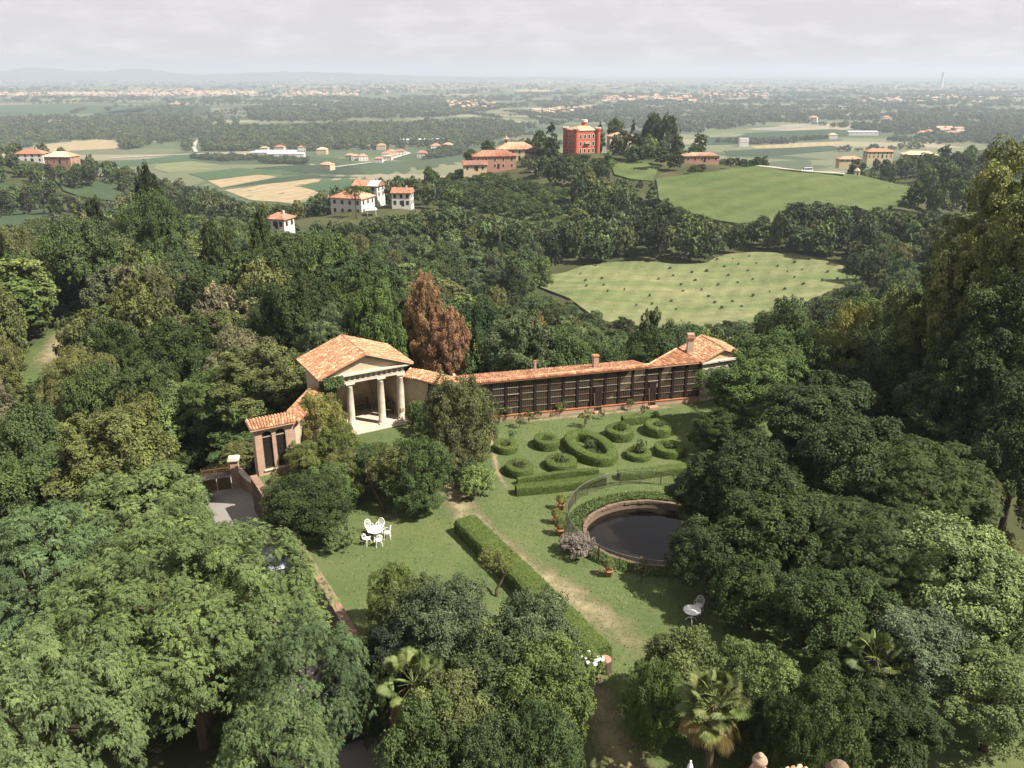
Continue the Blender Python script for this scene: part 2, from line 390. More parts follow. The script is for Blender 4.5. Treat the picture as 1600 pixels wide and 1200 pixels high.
M['flower'] = m_plain('white_petals', (.75, .73, .62), .7, .2, .15, 9, 0)
# ------------------------------------------------------------------ terrain
PLAIN = -100.0
CTRL = np.array([
    (-20, 53, -2.6), (-22.5, 55, -2.7), (-15.5, 44, -2.6), (-11, 35, -2.6), (-8, 27, -2.6), (-6, 18, -2.6), (-4, 5, -2.6), (-4, -30, -3), (40, -30, -3), (-50, -20, -6),
    (-23, 40, -4), (-20, 30, -4), (-30, 50, -7), (-40, 60, -11), (-30, 30, -6), (-22, 18, -4.5), (-45, 40, -10), (-50, 90, -11), (-26, 70, -6), (-30, 82, -8),
    (-62, 106, -10), (-75, 150, -14), (-40, 140, -13), (-100, 200, -24), (-90, 120, -13), (-20, 100, -9), (-16, 72, -4), (-10, 68, -2.5),
    (-5, 66, -3), (4, 68, -4), (14, 69, -5), (0, 76, -9), (10, 80, -11), (0, 100, -18), (20, 100, -19), (0, 130, -27), (30, 150, -32), (60, 150, -30), (45, 100, -16),
    (24, 62, -3), (25, 40, -2), (22, 18, -2), (32, 60, -4), (40, 45, -4), (50, 70, -7), (45, 25, -4), (80, 110, -14), (90, 60, -10), (110, 150, -22),
    (10, 208, -36), (40, 215, -37), (75, 215, -36), (72, 290, -33.5), (20, 262, -36), (118, 250, -33), (100, 210, -34), (-10, 180, -33),
    (80, 310, -32), (120, 320, -27), (60, 325, -28), (100, 345, -24), (125, 400, -17), (80, 395, -17), (165, 395, -20), (185, 380, -25), (185, 330, -33), (150, 300, -32),
    (-11, 350, -27), (-15, 310, -32), (-30, 290, -33), (-11, 400, -20), (38, 440, -13), (10, 430, -16), (0, 430, -16), (-18, 410, -19), (60, 425, -14), (90, 425, -16),
    (-64, 330, -25), (-45, 330, -25), (-78, 280, -22), (-50, 250, -31), (-30, 160, -21), (-40, 200, -27), (-60, 190, -24), (-100, 280, -26), (-90, 350, -38),
    (-320, 550, -27), (-290, 530, -28), (-250, 400, -38), (-230, 480, -36), (-190, 400, -36), (-150, 420, -40), (-180, 300, -34), (-170, 500, -55), (-120, 450, -60),
    (-60, 480, -60), (0, 520, -48), (40, 520, -42), (110, 500, -45), (200, 480, -50), (280, 600, -30), (230, 560, -38), (330, 640, -34), (220, 420, -34), (260, 380, -34), (240, 300, -34), (180, 220, -32), (300, 450, -36),
    (420, 760, -38), (460, 820, -45), (330, 760, -60), (150, 620, -85), (0, 640, -92), (-120, 620, -95), (-220, 680, -90), (-330, 700, -70), (-420, 650, -40),
    (0, 800, -100), (-200, 850, -100), (-450, 950, -98), (200, 850, -98), (450, 1100, -96), (700, 1000, -60), (650, 1250, -97), (-700, 1000, -80), (-600, 600, -40), (600, 600, -40), (-800, 1400, -100), (0, 1100, -100), (900, 1500, -100), (0, 1600, -100)
], dtype=float)
CXY = CTRL[:, :2]
def _phi(r): return r
_A = _phi(np.linalg.norm(CXY[:, None] - CXY[None], axis=2)); _n = len(CTRL)
_K = np.zeros((_n + 1, _n + 1)); _K[:_n, :_n] = _A - np.eye(_n) * .5; _K[_n, :_n] = 1; _K[:_n, _n] = 1
_W = np.linalg.solve(_K, np.append(CTRL[:, 2], 0))
def terrain(x, y):
    x = np.atleast_1d(np.asarray(x, float)); y = np.atleast_1d(np.asarray(y, float))
    q = np.stack([x.ravel(), y.ravel()], 1)
    out = np.empty(len(q))
    for i in range(0, len(q), 20000):
        b = q[i:i + 20000]
        out[i:i + 20000] = _phi(np.linalg.norm(b[:, None] - CXY[None], axis=2)) @ _W[:_n] + _W[_n]
    r = np.hypot(q[:, 0], q[:, 1]); w = np.clip((r - 900) / 500, 0, 1); w = w * w * (3 - 2 * w)
    out = out * (1 - w) + PLAIN * w
    out = np.maximum(out, PLAIN)
    rough = (np.sin(q[:, 0] * .11 + 1.3) * np.cos(q[:, 1] * .09) + .6 * np.sin(q[:, 0] * .27 + q[:, 1] * .19)) * .45
    rough *= np.clip((r - 75) / 60, 0, 1) * (1 - w)
    return (out + rough).reshape(x.shape)
def tz(x, y): return float(terrain([x], [y])[0])
def hit(u, v, far=30000):
    d = ray(u, v); ys = np.geomspace(15, far, 900)
    k = ys / d[1]; xs = d[0] * k; zs = CH + d[2] * k
    g = terrain(xs, ys); b = np.nonzero(zs <= g)[0]
    if len(b) == 0: return Vector((xs[-1], ys[-1], g[-1]))
    i = b[0]
    if i == 0: return Vector((xs[0], ys[0], g[0]))
    a0, a1 = zs[i - 1] - g[i - 1], zs[i] - g[i]; t = a0 / (a0 - a1)
    y = ys[i - 1] + t * (ys[i] - ys[i - 1]); x = d[0] * y / d[1]
    return Vector((x, y, tz(x, y)))

GARDEN = [(-17.45, 50.6), (-12.4, 42.1), (-9.0, 36.2), (-5.9, 30.4), (-3.6, 25.4), (-2.0, 18), (-1.5, 8), (24, 8), (26, 40), (25, 66), (17, 68), (5, 66), (-3, 66), (-9, 69), (-16, 67), (-19, 60)]
def inpoly(x, y, poly):
    x = np.asarray(x); y = np.asarray(y); r = np.zeros(x.shape, bool); n = len(poly)
    for i in range(n):
        x0, y0 = poly[i][0], poly[i][1]; x1, y1 = poly[(i + 1) % n][0], poly[(i + 1) % n][1]
        c = ((y0 > y) != (y1 > y))
        with np.errstate(divide='ignore', invalid='ignore'):
            r ^= c & (x < (x1 - x0) * (y - y0) / (y1 - y0 + 1e-12) + x0)
    return r
def grown(poly, d):
    cx = sum(p[0] for p in poly) / len(poly); cy = sum(p[1] for p in poly) / len(poly)
    return [(cx + (p[0] - cx) * (1 + d / math.hypot(p[0] - cx, p[1] - cy)), cy + (p[1] - cy) * (1 + d / math.hypot(p[0] - cx, p[1] - cy))) for p in poly]
POND_C = (8.6, 43.6); POND_R = 3.75
def build_ground():
    ys = np.concatenate([np.linspace(-30, 90, 90), np.geomspace(92, 62000, 190)])
    nx = 181; s = np.linspace(-1, 1, nx); s = np.sign(s) * np.abs(s) ** 1.25
    hw = .95 * np.maximum(ys, 0) + 75
    X = hw[:, None] * s[None]; Y = np.repeat(ys[:, None], nx, 1)
    Z = terrain(X.ravel(), Y.ravel()).reshape(X.shape)
    ins = inpoly(X, Y, GARDEN); Z = np.where(ins, np.minimum(Z, -2.6), Z)
    i = np.arange(len(ys) - 1)[:, None] * nx + np.arange(nx - 1)[None]
    Fq = np.stack([i, i + 1, i + nx + 1, i + nx], -1).reshape(-1, 4)
    me = raw_mesh('ground', np.stack([X, Y, Z], -1).reshape(-1, 3), Fq, None, True); me.materials.append(M['ground'])
    o = link(bpy.data.objects.new('ground', me)); tag(o, kind='structure')
build_ground()

def sheet(name, poly, mat, off=.06, sub=24, kind='structure', edge=False, zfun=None):
    """a sheet lying on the terrain (or z function) inside a ground polygon: grid clipped by bisecting a bmesh"""
    bm = bmesh.new(); vs = [bm.verts.new((p[0], p[1], 0)) for p in poly]; bm.faces.new(vs)
    xs = [p[0] for p in poly]; ys = [p[1] for p in poly]
    st = max(max(xs) - min(xs), max(ys) - min(ys)) / sub
    for ax, lo, hi in ((0, min(xs), max(xs)), (1, min(ys), max(ys))):
        k = lo + st
        while k < hi:
            co = [0, 0, 0]; co[ax] = k; no = [0, 0, 0]; no[ax] = 1
            bmesh.ops.bisect_plane(bm, geom=bm.verts[:] + bm.edges[:] + bm.faces[:], plane_co=co, plane_no=no); k += st
    V = np.array([v.co[:] for v in bm.verts])
    Z = terrain(V[:, 0], V[:, 1]) + off if zfun is None else zfun(V[:, 0], V[:, 1])
    for v, z in zip(bm.verts, Z): v.co.z = z
    bm.normal_update()
    for f in bm.faces:
        if f.normal.z < 0: f.normal_flip()
    ex = bmesh.ops.extrude_edge_only(bm, edges=[e for e in bm.edges if e.is_boundary])      # earth edge down into the slope
    for v in ex['geom']:
        if isinstance(v, bmesh.types.BMVert): v.co.z -= 3.0
    me = bpy.data.meshes.new(name); bm.to_mesh(me); bm.free(); me.materials.append(mat)
    o = link(bpy.data.objects.new(name, me)); tag(o, kind=kind); return o

# the garden terrace with the hole of the pond
def build_lawn():
    bm = bmesh.new(); ov = [bm.verts.new((p[0], p[1], 0)) for p in GARDEN]
    n = 48; iv = [bm.verts.new((POND_C[0] + (POND_R + .25) * 1.12 * math.cos(2 * math.pi * i / n), POND_C[1] + (POND_R + .25) * math.sin(2 * math.pi * i / n), 0)) for i in range(n)]
    ed = [bm.edges.new((ov[i], ov[(i + 1) % len(ov)])) for i in range(len(ov))] + [bm.edges.new((iv[i], iv[(i + 1) % n])) for i in range(n)]
    bmesh.ops.triangle_fill(bm, use_beauty=True, use_dissolve=False, edges=ed)
    for f in list(bm.faces):
        c = f.calc_center_median()
        if ((c.x - POND_C[0]) / (POND_R * 1.12)) ** 2 + ((c.y - POND_C[1]) / POND_R) ** 2 < .95 and all(v in iv for v in f.verts): bm.faces.remove(f)
    bm.normal_update()
    for f in bm.faces:
        if f.normal.z < 0: f.normal_flip()
    me = bpy.data.meshes.new('lawn'); bm.to_mesh(me); bm.free(); me.materials.append(M['lawn'])
    tag(link(bpy.data.objects.new('lawn', me)), kind='structure')
build_lawn()

def ribbon(name, pts, widths, mat, z=None, off=.05, nseg=60, ncr=8, kind='structure', edge=True):
    pts = np.array([(p[0], p[1]) for p in pts], float); L = np.concatenate([[0], np.cumsum(np.linalg.norm(np.diff(pts, axis=0), axis=1))])
    t = np.linspace(0, L[-1], nseg); 
    def cat(a):   # smooth the polyline
        q = np.interp(t, L, a); k = max(3, nseg // 12) | 1
        pad = np.pad(q, k // 2, mode='reflect', reflect_type='odd'); return np.convolve(pad, np.ones(k) / k, 'valid')
    x, y = cat(pts[:, 0]), cat(pts[:, 1]); w = np.interp(t, L, widths)
    tx, ty = np.gradient(x), np.gradient(y); ln = np.hypot(tx, ty); nx_, ny_ = -ty / ln, tx / ln
    V = []; E = []
    for i in range(nseg):
        for j in range(ncr + 1):
            s = j / ncr * 2 - 1; px, py = x[i] + nx_[i] * s * w[i] / 2, y[i] + ny_[i] * s * w[i] / 2
            V.append((px, py)); E.append((1 - abs(s)) ** .7 * min(1, 4 * i / nseg + .15, 4 * (nseg - 1 - i) / nseg + .15))
    V = np.array(V); Z = np.full(len(V), z) if z is not None else terrain(V[:, 0], V[:, 1]) + off
    i = np.arange(nseg - 1)[:, None] * (ncr + 1) + np.arange(ncr)[None]
    Fq = np.stack([i, i + ncr + 1, i + ncr + 2, i + 1], -1).reshape(-1, 4)[:, ::-1]
    me = raw_mesh(name, np.column_stack([V, Z]), Fq, None, True)
    a = me.attributes.new('edge', 'FLOAT', 'POINT'); a.data.foreach_set('value', np.array(E, dtype=np.float32) if edge else np.ones(len(E), dtype=np.float32))
    me.materials.append(mat); me.update()
    o = link(bpy.data.objects.new(name, me)); return tag(o, kind=kind)
ribbon('path', [P(640, 700), P(690, 745), P(715, 785), P(760, 840), P(812, 880), P(880, 922), P(930, 960), P(1000, 1010), P(1040, 1060)], [1.2, 2.2, 2.7, 2.7, 2.6, 2.8, 3.0, 3.2, 3.4], M['path'], z=.006)
ribbon('path', [P(935, 1035), P(925, 1075), P(945, 1120), P(955, 1160), P(985, 1199), P(1030, 1260)], [1.5, 1.9, 2.1, 2.3, 2.5, 3], M['path'], z=.010)
ribbon('path', [P(772, 655), P(768, 690), P(778, 740), P(800, 775)], [.5, .7, .7, .3], M['path'], z=.006)
ribbon('path', [P(770, 664), P(900, 650), P(1000, 640), P(1085, 632)], [.9, 1.1, 1.1, .8], M['path'], z=.004)
ribbon('driveway', [(-26, 58.5), (-21.5, 54.5), (-18.6, 50), (-15.3, 44), (-11.3, 37), (-8.6, 31), (-6.6, 24), (-5.2, 16)], [3.6, 3.6, 3.8, 4, 4, 4.2, 4.4, 4.6], M['asphalt'], off=.05, edge=False)
# fields given by their outline in the view and laid on the terrain
def pxpoly(pts): return [hit(*p) for p in pts]
MEADOW = pxpoly([(820, 441), (866, 432), (905, 421), (950, 413), (1000, 411), (1050, 416), (1105, 414), (1135, 400), (1180, 397), (1240, 399), (1290, 408), (1325, 422), (1345, 436), (1290, 470), (1220, 500), (1140, 520), (1000, 520), (930, 500), (890, 470)])
HILLF = pxpoly([(1025, 282), (1060, 278), (1120, 270), (1185, 261), (1260, 268), (1330, 276), (1400, 284), (1438, 296), (1440, 312), (1380, 330), (1300, 345), (1220, 352), (1150, 352), (1090, 342), (1030, 320)])
sheet('meadow', MEADOW, M['meadow'], .8, 40)
sheet('hill_pasture', HILLF, M['hill_field'], .9, 40)
for nm, pts, mt, off in [
    ('pasture', [(0, 288), (40, 292), (70, 312), (85, 335), (60, 352), (0, 358)], 'grass_dark', .9),
    ('pasture', [(85, 282), (150, 284), (195, 296), (185, 318), (140, 312), (100, 300)], 'grass_dark', .9),
    ('villa_lawn', [(955, 258), (1000, 250), (1030, 262), (1020, 285), (985, 282), (960, 275)], 'hill_field', .8),
    ('orchard_grass', [(690, 285), (740, 272), (800, 285), (880, 300), (890, 340), (820, 345), (740, 330), (690, 310)], 'hill_field', .8),
    ('stubble_field', [(324, 283), (402, 273.4), (432, 277), (345, 293.5)], 'wheat', .5),
    ('stubble_field', [(351, 297.5), (426, 287), (492, 279.5), (500, 283), (466, 292), (494, 299), (459, 319), (387, 312)], 'wheat', .5),
    ('crop_field', [(295, 272), (370, 263), (440, 266), (480, 272), (400, 273), (324, 282)], 'crop', .5),
    ('crop_field', [(345, 294.5), (432, 278), (470, 274), (560, 277), (492, 279), (426, 286)], 'crop_dark', .5),
    ('crop_field', [(454, 292), (500, 284), (560, 280), (560, 300), (496, 300)], 'crop', .5),
    ('stubble_field', [(250, 256), (300, 252), (345, 258), (300, 262), (345, 263), (262, 270), (240, 264)], 'crop_pale', .5),
    ('stubble_field', [(38, 236), (75, 225), (150, 218.5), (184, 220), (184, 232), (100, 236), (60, 239)], 'wheat', .5),
    ('crop_field', [(175, 256), (280, 242), (400, 246), (300, 251), (250, 255), (190, 262)], 'crop', .5),
    ('stubble_field', [(340, 240), (400, 238), (390, 247), (350, 246)], 'wheat', .5),
    ('crop_field', [(395, 263), (470, 258), (560, 262), (570, 272), (480, 270)], 'crop_dark', .5),
    ('crop_field', [(1105, 213), (1200, 206), (1300, 202), (1345, 206), (1290, 217), (1170, 226), (1100, 226)], 'crop_dark', .5),
    ('stubble_field', [(1172, 229), (1240, 225), (1310, 222), (1315, 226), (1240, 231), (1180, 232)], 'wheat', .5),
    ('crop_field', [(1130, 236), (1220, 232), (1300, 228), (1320, 234), (1220, 243), (1140, 244)], 'crop_dark', .5),
    ('crop_field', [(1105, 211), (1130, 208), (1165, 210), (1150, 214), (1110, 215)], 'crop_pale', .6),
    ('river_gravel', [(1186, 204), (1190, 200), (1240, 197), (1290, 192), (1292, 195), (1250, 200), (1205, 204)], 'gravel', .8),
    ('stubble_field', [(802, 139), (870, 138), (878, 145), (815, 148)], 'wheat', .8),
    ('stubble_field', [(860, 168), (930, 164), (938, 169), (880, 173)], 'wheat', .8),
    ('stubble_field', [(1170, 182), (1220, 179), (1232, 182), (1190, 185)], 'wheat', .8),
    ('crop_field', [(710, 188), (780, 183), (820, 187), (760, 196), (716, 196)], 'crop_pale', .8),
    ('crop_field', [(325, 194), (345, 192), (350, 200), (332, 201)], 'crop_pale', .8),
    ('crop_field', [(0, 165), (90, 162), (240, 166), (220, 176), (60, 178), (0, 177)], 'crop', .8),
    ('crop_field', [(250, 163), (330, 165), (330, 176), (240, 182), (140, 184), (150, 178)], 'crop_dark', .8),
    ('stubble_field', [(100, 150), (230, 158), (170, 160), (60, 158)], 'crop_pale', .8),
    ('stubble_field', [(265, 159), (300, 158), (295, 164), (262, 165)], 'wheat', .8),
]:
    sheet(nm, pxpoly(pts), M[mt], off, 10)
ribbon('road', [hit(313, 211), hit(311, 218), hit(305, 224), hit(303, 232), hit(307, 238)], [7, 7, 6, 6, 6], M['road'], off=.9, edge=False)
ribbon('road', [hit(170, 248), hit(240, 244), hit(330, 240), hit(390, 238)], [9, 9, 9, 9], M['road'], off=.9, edge=False)
ribbon('road', [hit(1182, 262), hit(1225, 267), hit(1270, 271.5), hit(1320, 275)], [2.6, 2.8, 2.8, 3], M['road'], off=1.02, edge=False)
ribbon('road', [hit(60, 278), hit(95, 284), hit(140, 293), hit(185, 301)], [5, 5, 5, 5], M['road'], off=.5, edge=False)
ribbon('road', [hit(520, 262), hit(600, 252), hit(640, 240), hit(625, 236)], [8, 8, 8, 8], M['road'], off=.9, edge=False)

sheet('clearing_grass', [hit(*q) for q in [(20, 600), (28, 565), (60, 532), (95, 504), (115, 508), (115, 545), (110, 605)]], M['hill_field'], .1, 14)
ribbon('track', [hit(60, 585), hit(78, 560), hit(88, 540), hit(97, 525), hit(104, 512)], [5.5, 5.2, 4.6, 4.2, 4.0], M['path'], off=.2)

# far hills on the left edge of the plain
def far_hills():
    mb = MB(); D = 13000; pr = []
    for u in range(-700, 900, 12):
        a = 26 * math.exp(-((u - 75) / 75) ** 2) * .62 + 22 * math.exp(-((u - 225) / 60) ** 2) * .6 + 9 * math.exp(-((u + 250) / 160) ** 2) + 9 * math.exp(-((u - 470) / 160) ** 2) + 1.2 * math.sin(u * .13) * .6
        x = (u - 800) / F * D / CP; pr.append((x, max(0, a) * D / F * .93))
    for i, (x, h) in enumerate(pr):
        mb.v += [(x, D, PLAIN - 1), (x, D + 1500, PLAIN + h + 20), (x, D + 3500, PLAIN - 1)]
    for i in range(len(pr) - 1):
        a = i * 3
        for k in (0, 1): mb.f.append([a + k, a + 3 + k, a + 4 + k, a + 1 + k]); mb.t.append(.5)
    o = mb.build('far_hills', m_field('far_hill_woods', (.04, .06, .03), (.06, .075, .04), .0008), smooth=True); tag(o, kind='structure')
far_hills()

# the air: a haze box round the whole place
def build_haze():
    mb = MB(); mb.box(-61500, 61500, -700, 63500, PLAIN - 2, 96)
    n = NT('haze_air'); n.t.nodes.remove(n.b); v = n.n('VolumePrincipled')
    v.inputs['Color'].default_value = (.55, .61, .70, 1); v.inputs['Density'].default_value = HAZE; v.inputs['Anisotropy'].default_value = .1
    n.l(v.outputs[0], n.o.inputs['Volume'])
    o = mb.build('haze', n.m); tag(o, kind='stuff')
HAZE = 1.4e-4
build_haze()
# ------------------------------------------------------------------ garden buildings
def lerp(a, b, t): return Vector(a) + (Vector(b) - Vector(a)) * t
def tiles(mb, A, B, C, D, pitch=.16, row=.29, r=None):
    """clay tiles on the roof face A-B (eave) C-D (ridge, C above B, D above A)"""
    A, B, C, D = map(Vector, (A, B, C, D)); r = r or pitch * .47
    nrm = (B - A).cross(D - A)
    if nrm.length < 1e-6: nrm = (B - A).cross(C - A)
    nrm.normalize()
    if nrm.z < 0: nrm = -nrm
    nc = max(2, int((B - A).length / pitch)); c = (B - A).normalized()
    for i in range(nc):
        s = (i + .5) / nc; a = lerp(A, B, s); b = lerp(D, C, s); L = (b - a).length
        if L < row * .5: continue
        nr = max(1, round(L / row)); d = (b - a) / nr; ph = random.uniform(-.3, .3)
        for k in range(nr):
            j = (random.random() - .5) * .02
            p = a + d * (k - .08 + (ph if k else 0)) + nrm * (.035 + random.random() * .015) + c * j; q = a + d * (k + 1.05 + (ph if k < nr - 1 else 0)) + nrm * .008 + c * (j + (random.random() - .5) * .015)
            vs = []
            for w, (x, h) in ((p, (-1, 0)), (p, (-.5, .8)), (p, (.5, .8)), (p, (1, 0)), (q, (-.9, 0)), (q, (-.45, .75)), (q, (.45, .75)), (q, (.9, 0))):
                vs.append(w + c * x * r + nrm * h * r)
            mb.add(vs, [(0, 1, 5, 4), (1, 2, 6, 5), (2, 3, 7, 6), (0, 3, 2, 1)])
def roof(parent, faces, mat='tile', thick=.1, pitch=.16, row=.29, ridges=()):
    sl = MB(); tl = MB()
    for f in faces:
        A, B, C, D = f
        pts = [A, B, C] if (Vector(C) - Vector(D)).length < 1e-6 else [A, B, C, D]
        sl.slab(pts, thick); tiles(tl, A, B, C, D, pitch, row)
    rd = MB()
    for a, b in ridges:
        a, b = Vector(a), Vector(b); n = max(2, int((b - a).length / .38)); d = (b - a) / n
        for k in range(n):
            p = a + d * k + Vector((0, 0, .03 + .01 * random.random())); tl.tube([p, p + d * 1.08], [pitch * .62, pitch * .55], 6)
    ro = sl.build('roof', M[mat], parent)
    t = tl.build('tile_covering', M[mat], ro); t['kind'] = 'stuff'
    return ro

U1 = Vector((.864, .503, 0)); D1 = Vector((-.503, .864, 0)); RZ1 = math.atan2(.503, .864)
def build_temple():
    t = thing('garden_temple', 'small classical temple with stone columns, pediment and orange tiled roof on the lawn', 'temple', (-11.24, 59.16, 0), RZ1)
    # floor and step
    MB().box(-3.5, 3.5, -.62, 4.4, -.3, .10).build('floor', M['terrace'], t)
    MB().box(-3.75, 3.75, -.95, -.62, -.3, .045).build('step', M['terrace'], t)
    # walls: back and sides (closed)
    MB().box(-3.25, 3.25, 4.0, 4.3, .10, 4.3).build('back_wall', M['plaster_in'], t)
    MB().box(-3.25, -2.95, .45, 4.0, .10, 4.3).build('side_wall', M['plaster'], t)
    MB().box(2.95, 3.25, .45, 4.0, .10, 4.3).build('side_wall', M['plaster'], t)
    MB().box(-2.95, 2.95, -.12, 4.0, 4.06, 4.2).build('ceiling', M['plaster_in'], t)
    prof = [(.33, .0), (.33, .09), (.30, .10), (.315, .15), (.30, .2), (.285, .22), (.285, 1.2), (.27, 2.2), (.235, 3.42), (.25, 3.44), (.25, 3.49), (.235, 3.5), (.235, 3.58), (.29, 3.66), (.30, 3.68)]
    for x in (-2.87, -1.245, 1.245, 2.87):
        m = MB(); m.box(x - .36, x + .36, -.36, .36, .10, .2); sh = MB().lathe(prof, (x, 0, .2 - .02), 20)
        c = sh.build('column', M['stone'], t, True)
        m.build('plinth', M['stone'], c)
        MB().box(x - .34, x + .34, -.34, .34, 3.862, 3.97).build('capital', M['stone'], c)
    # entablature
    MB().box(-3.2, 3.2, -.27, .3, 3.972, 4.16).build('architrave', M['stone'], t)
    fr = MB().box(-3.18, 3.18, -.24, .3, 4.162, 4.55).build('frieze', M['stone_dark'], t)
    for i in range(15):
        x = -3.0 + i * 6.0 / 14; MB().box(x - .1, x + .1, -.285, -.242, 4.17, 4.54).build('triglyph', M['stone'], fr)
    m = MB().box(-3.4, 3.4, -.42, .3, 4.552, 4.66); m.box(-3.55, 3.55, -.56, .3, 4.662, 4.78); m.build('cornice', M['stone'], t)
    m = MB(); m.add([(-3.3, -.2, 4.782), (3.3, -.2, 4.782), (0, -.2, 5.98), (-3.3, .3, 4.782), (3.3, .3, 4.782), (0, .3, 5.98)], [(0, 1, 2), (5, 4, 3), (0, 2, 5, 3), (1, 4, 5, 2)]); m.build('tympanum', M['plaster_in'], t)
    m = MB()
    for sx in (-1, 1):
        a0, b0 = Vector((sx * 3.68, 0, 4.80)), Vector((0, 0, 6.10))
        for y0, y1, dz0, dz1 in ((-.55, .25, -.13, .0), (-.40, .25, -.23, -.133)):
            m.hexa([a0 + Vector((0, y0, dz0)), b0 + Vector((0, y0, dz0)), b0 + Vector((0, y1, dz0)), a0 + Vector((0, y1, dz0)), a0 + Vector((0, y0, dz1)), b0 + Vector((0, y0, dz1)), b0 + Vector((0, y1, dz1)), a0 + Vector((0, y1, dz1))])
    m.build('raking_cornice', M['stone_dark'], t)
    # gable of the back and roof
    m = MB(); m.add([(-3.25, 4.0, 4.3), (3.25, 4.0, 4.3), (3.25, 4.0, 4.85), (0, 4.0, 6.02), (-3.25, 4.0, 4.85), (-3.25, 4.3, 4.3), (3.25, 4.3, 4.3), (3.25, 4.3, 4.85), (0, 4.3, 6.02), (-3.25, 4.3, 4.85)], [(0, 1, 2, 3, 4), (9, 8, 7, 6, 5), (0, 5, 6, 1)]); m.build('gable', M['plaster'], t)
    m = MB(); m.box(-3.25, -2.95, .3, 4.0, 4.3, 4.84); m.build('upper_wall', M['plaster'], t); MB().box(2.95, 3.25, .3, 4.0, 4.3, 4.84).build('upper_wall', M['plaster'], t)
    e = 3.78; y0, y1 = -.66, 4.75
    roof(t, [((-e, y1, 4.83), (-e, y0, 4.83), (0, y0, 6.22), (0, y1, 6.22)), ((e, y0, 4.83), (e, y1, 4.83), (0, y1, 6.22), (0, y0, 6.22))], 'tile', .1, .16, .29, [((0, y0, 6.2), (0, y1, 6.2))])
    # door in the back wall
    d = MB().box(-2.05, -1.0, 3.93, 3.998, .102, 2.5).build('door', M['wood_dark'], t)
    MB().box(-1.98, -1.56, 3.90, 3.928, .2, 2.35).build('door_leaf', M['wood'], d); MB().box(-1.49, -1.07, 3.90, 3.928, .2, 2.35).build('door_leaf', M['wood'], d)
    MB().box(-1.6, -1.57, 3.86, 3.90, 1.1, 1.2).build('handle', M['iron'], d)
    # brick patch on the right column
    MB().box(2.72, 2.98, -.33, -.24, .85, 1.12).build('brick_patch', M['brick'], t)
    return t
build_temple()
def W1(x, y, z=0): return Vector((-11.24, 59.16, z)) + U1 * x + D1 * y

def bench(loc, rz, label):
    b = thing('bench', label, 'bench', loc, rz, 'benches inside the temple')
    for k in range(4): MB().box(-.9, .9, -.24 + k * .125, -.13 + k * .125, .42, .46).build('seat_slat', M['wood'], b)
    for k in range(3): MB().box(-.9, .9, .26, .30, .56 + k * .14, .66 + k * .14).build('back_slat', M['wood'], b)
    for x in (-.8, .8):
        MB().box(x - .04, x + .04, -.22, -.14, 0, .42).build('leg', M['wood_dark'], b); MB().box(x - .04, x + .04, .305, .36, 0, .98).build('leg', M['wood_dark'], b)
bench(W1(.55, 3.2, .1), RZ1, 'slatted wooden bench against the back wall of the temple')
bench(W1(2.3, 2.0, .1), RZ1 - math.pi / 2, 'slatted wooden bench along the side wall of the temple')
def oil_jar(loc):
    mb = MB().lathe([(.18, 0), (.42, .25), (.52, .55), (.45, .85), (.28, 1.0), (.32, 1.05)], (0, 0, 0), 18)
    t = thing('oil_jar', 'big dark jar standing inside the temple behind the columns', 'jar', loc); mb.build('body', M['iron'], t, True)
    MB().lathe([(.33, 0), (.33, .05), (.27, .05), (.27, 0)], (0, 0, 1.05), 18, False).build('rim', M['iron'], t, True)
oil_jar(W1(-2.2, 1.3, .1))
def pole_stack():
    for k, (x, y, dx) in enumerate(((2.0, 3.9, -.35), (2.25, 3.92, .1), (2.5, 3.9, .3))):
        m = MB().tube([W1(x, y - .75, .12), W1(x + dx, y - .06, 2.6)], .025, 6)
        tag(m.build('garden_pole', M['wood'], None), 'thin wooden pole leaning in the back corner of the temple, ' + ('leftmost', 'middle one', 'rightmost')[k] + ' of three', 'pole', 'poles leaning in the temple')
pole_stack()

# ---- left wing: end block with arched windows, link to the temple
C0 = Vector((-17.29, 50.73, 0)); C1 = C0 + U1 * 2.75; C2 = W1(-3.3, .3); C2.z = 0
def arch_wall(name, parent, L, H0, H1, th, arches, mat, spring, sill, hw):
    """wall in local x (0..L), y (0..th), openings with round heads"""
    m = MB(); xs = 0.0
    for c in arches:
        m.box(xs, c - hw, 0, th, H0, H1); xs = c + hw
        m.box(c - hw, c + hw, 0, th, H0, sill)
        n = 8; pts = [(c - hw * math.cos(math.pi * i / n), spring + hw * math.sin(math.pi * i / n)) for i in range(n + 1)]
        for (xa, za), (xb, zb) in zip(pts, pts[1:]):
            m.hexa([(xa, 0, za), (xb, 0, zb), (xb, th, zb), (xa, th, za), (xa, 0, H1), (xb, 0, H1), (xb, th, H1), (xa, th, H1)])
    m.box(xs, L, 0, th, H0, H1)
    return m.build(name, mat, parent)
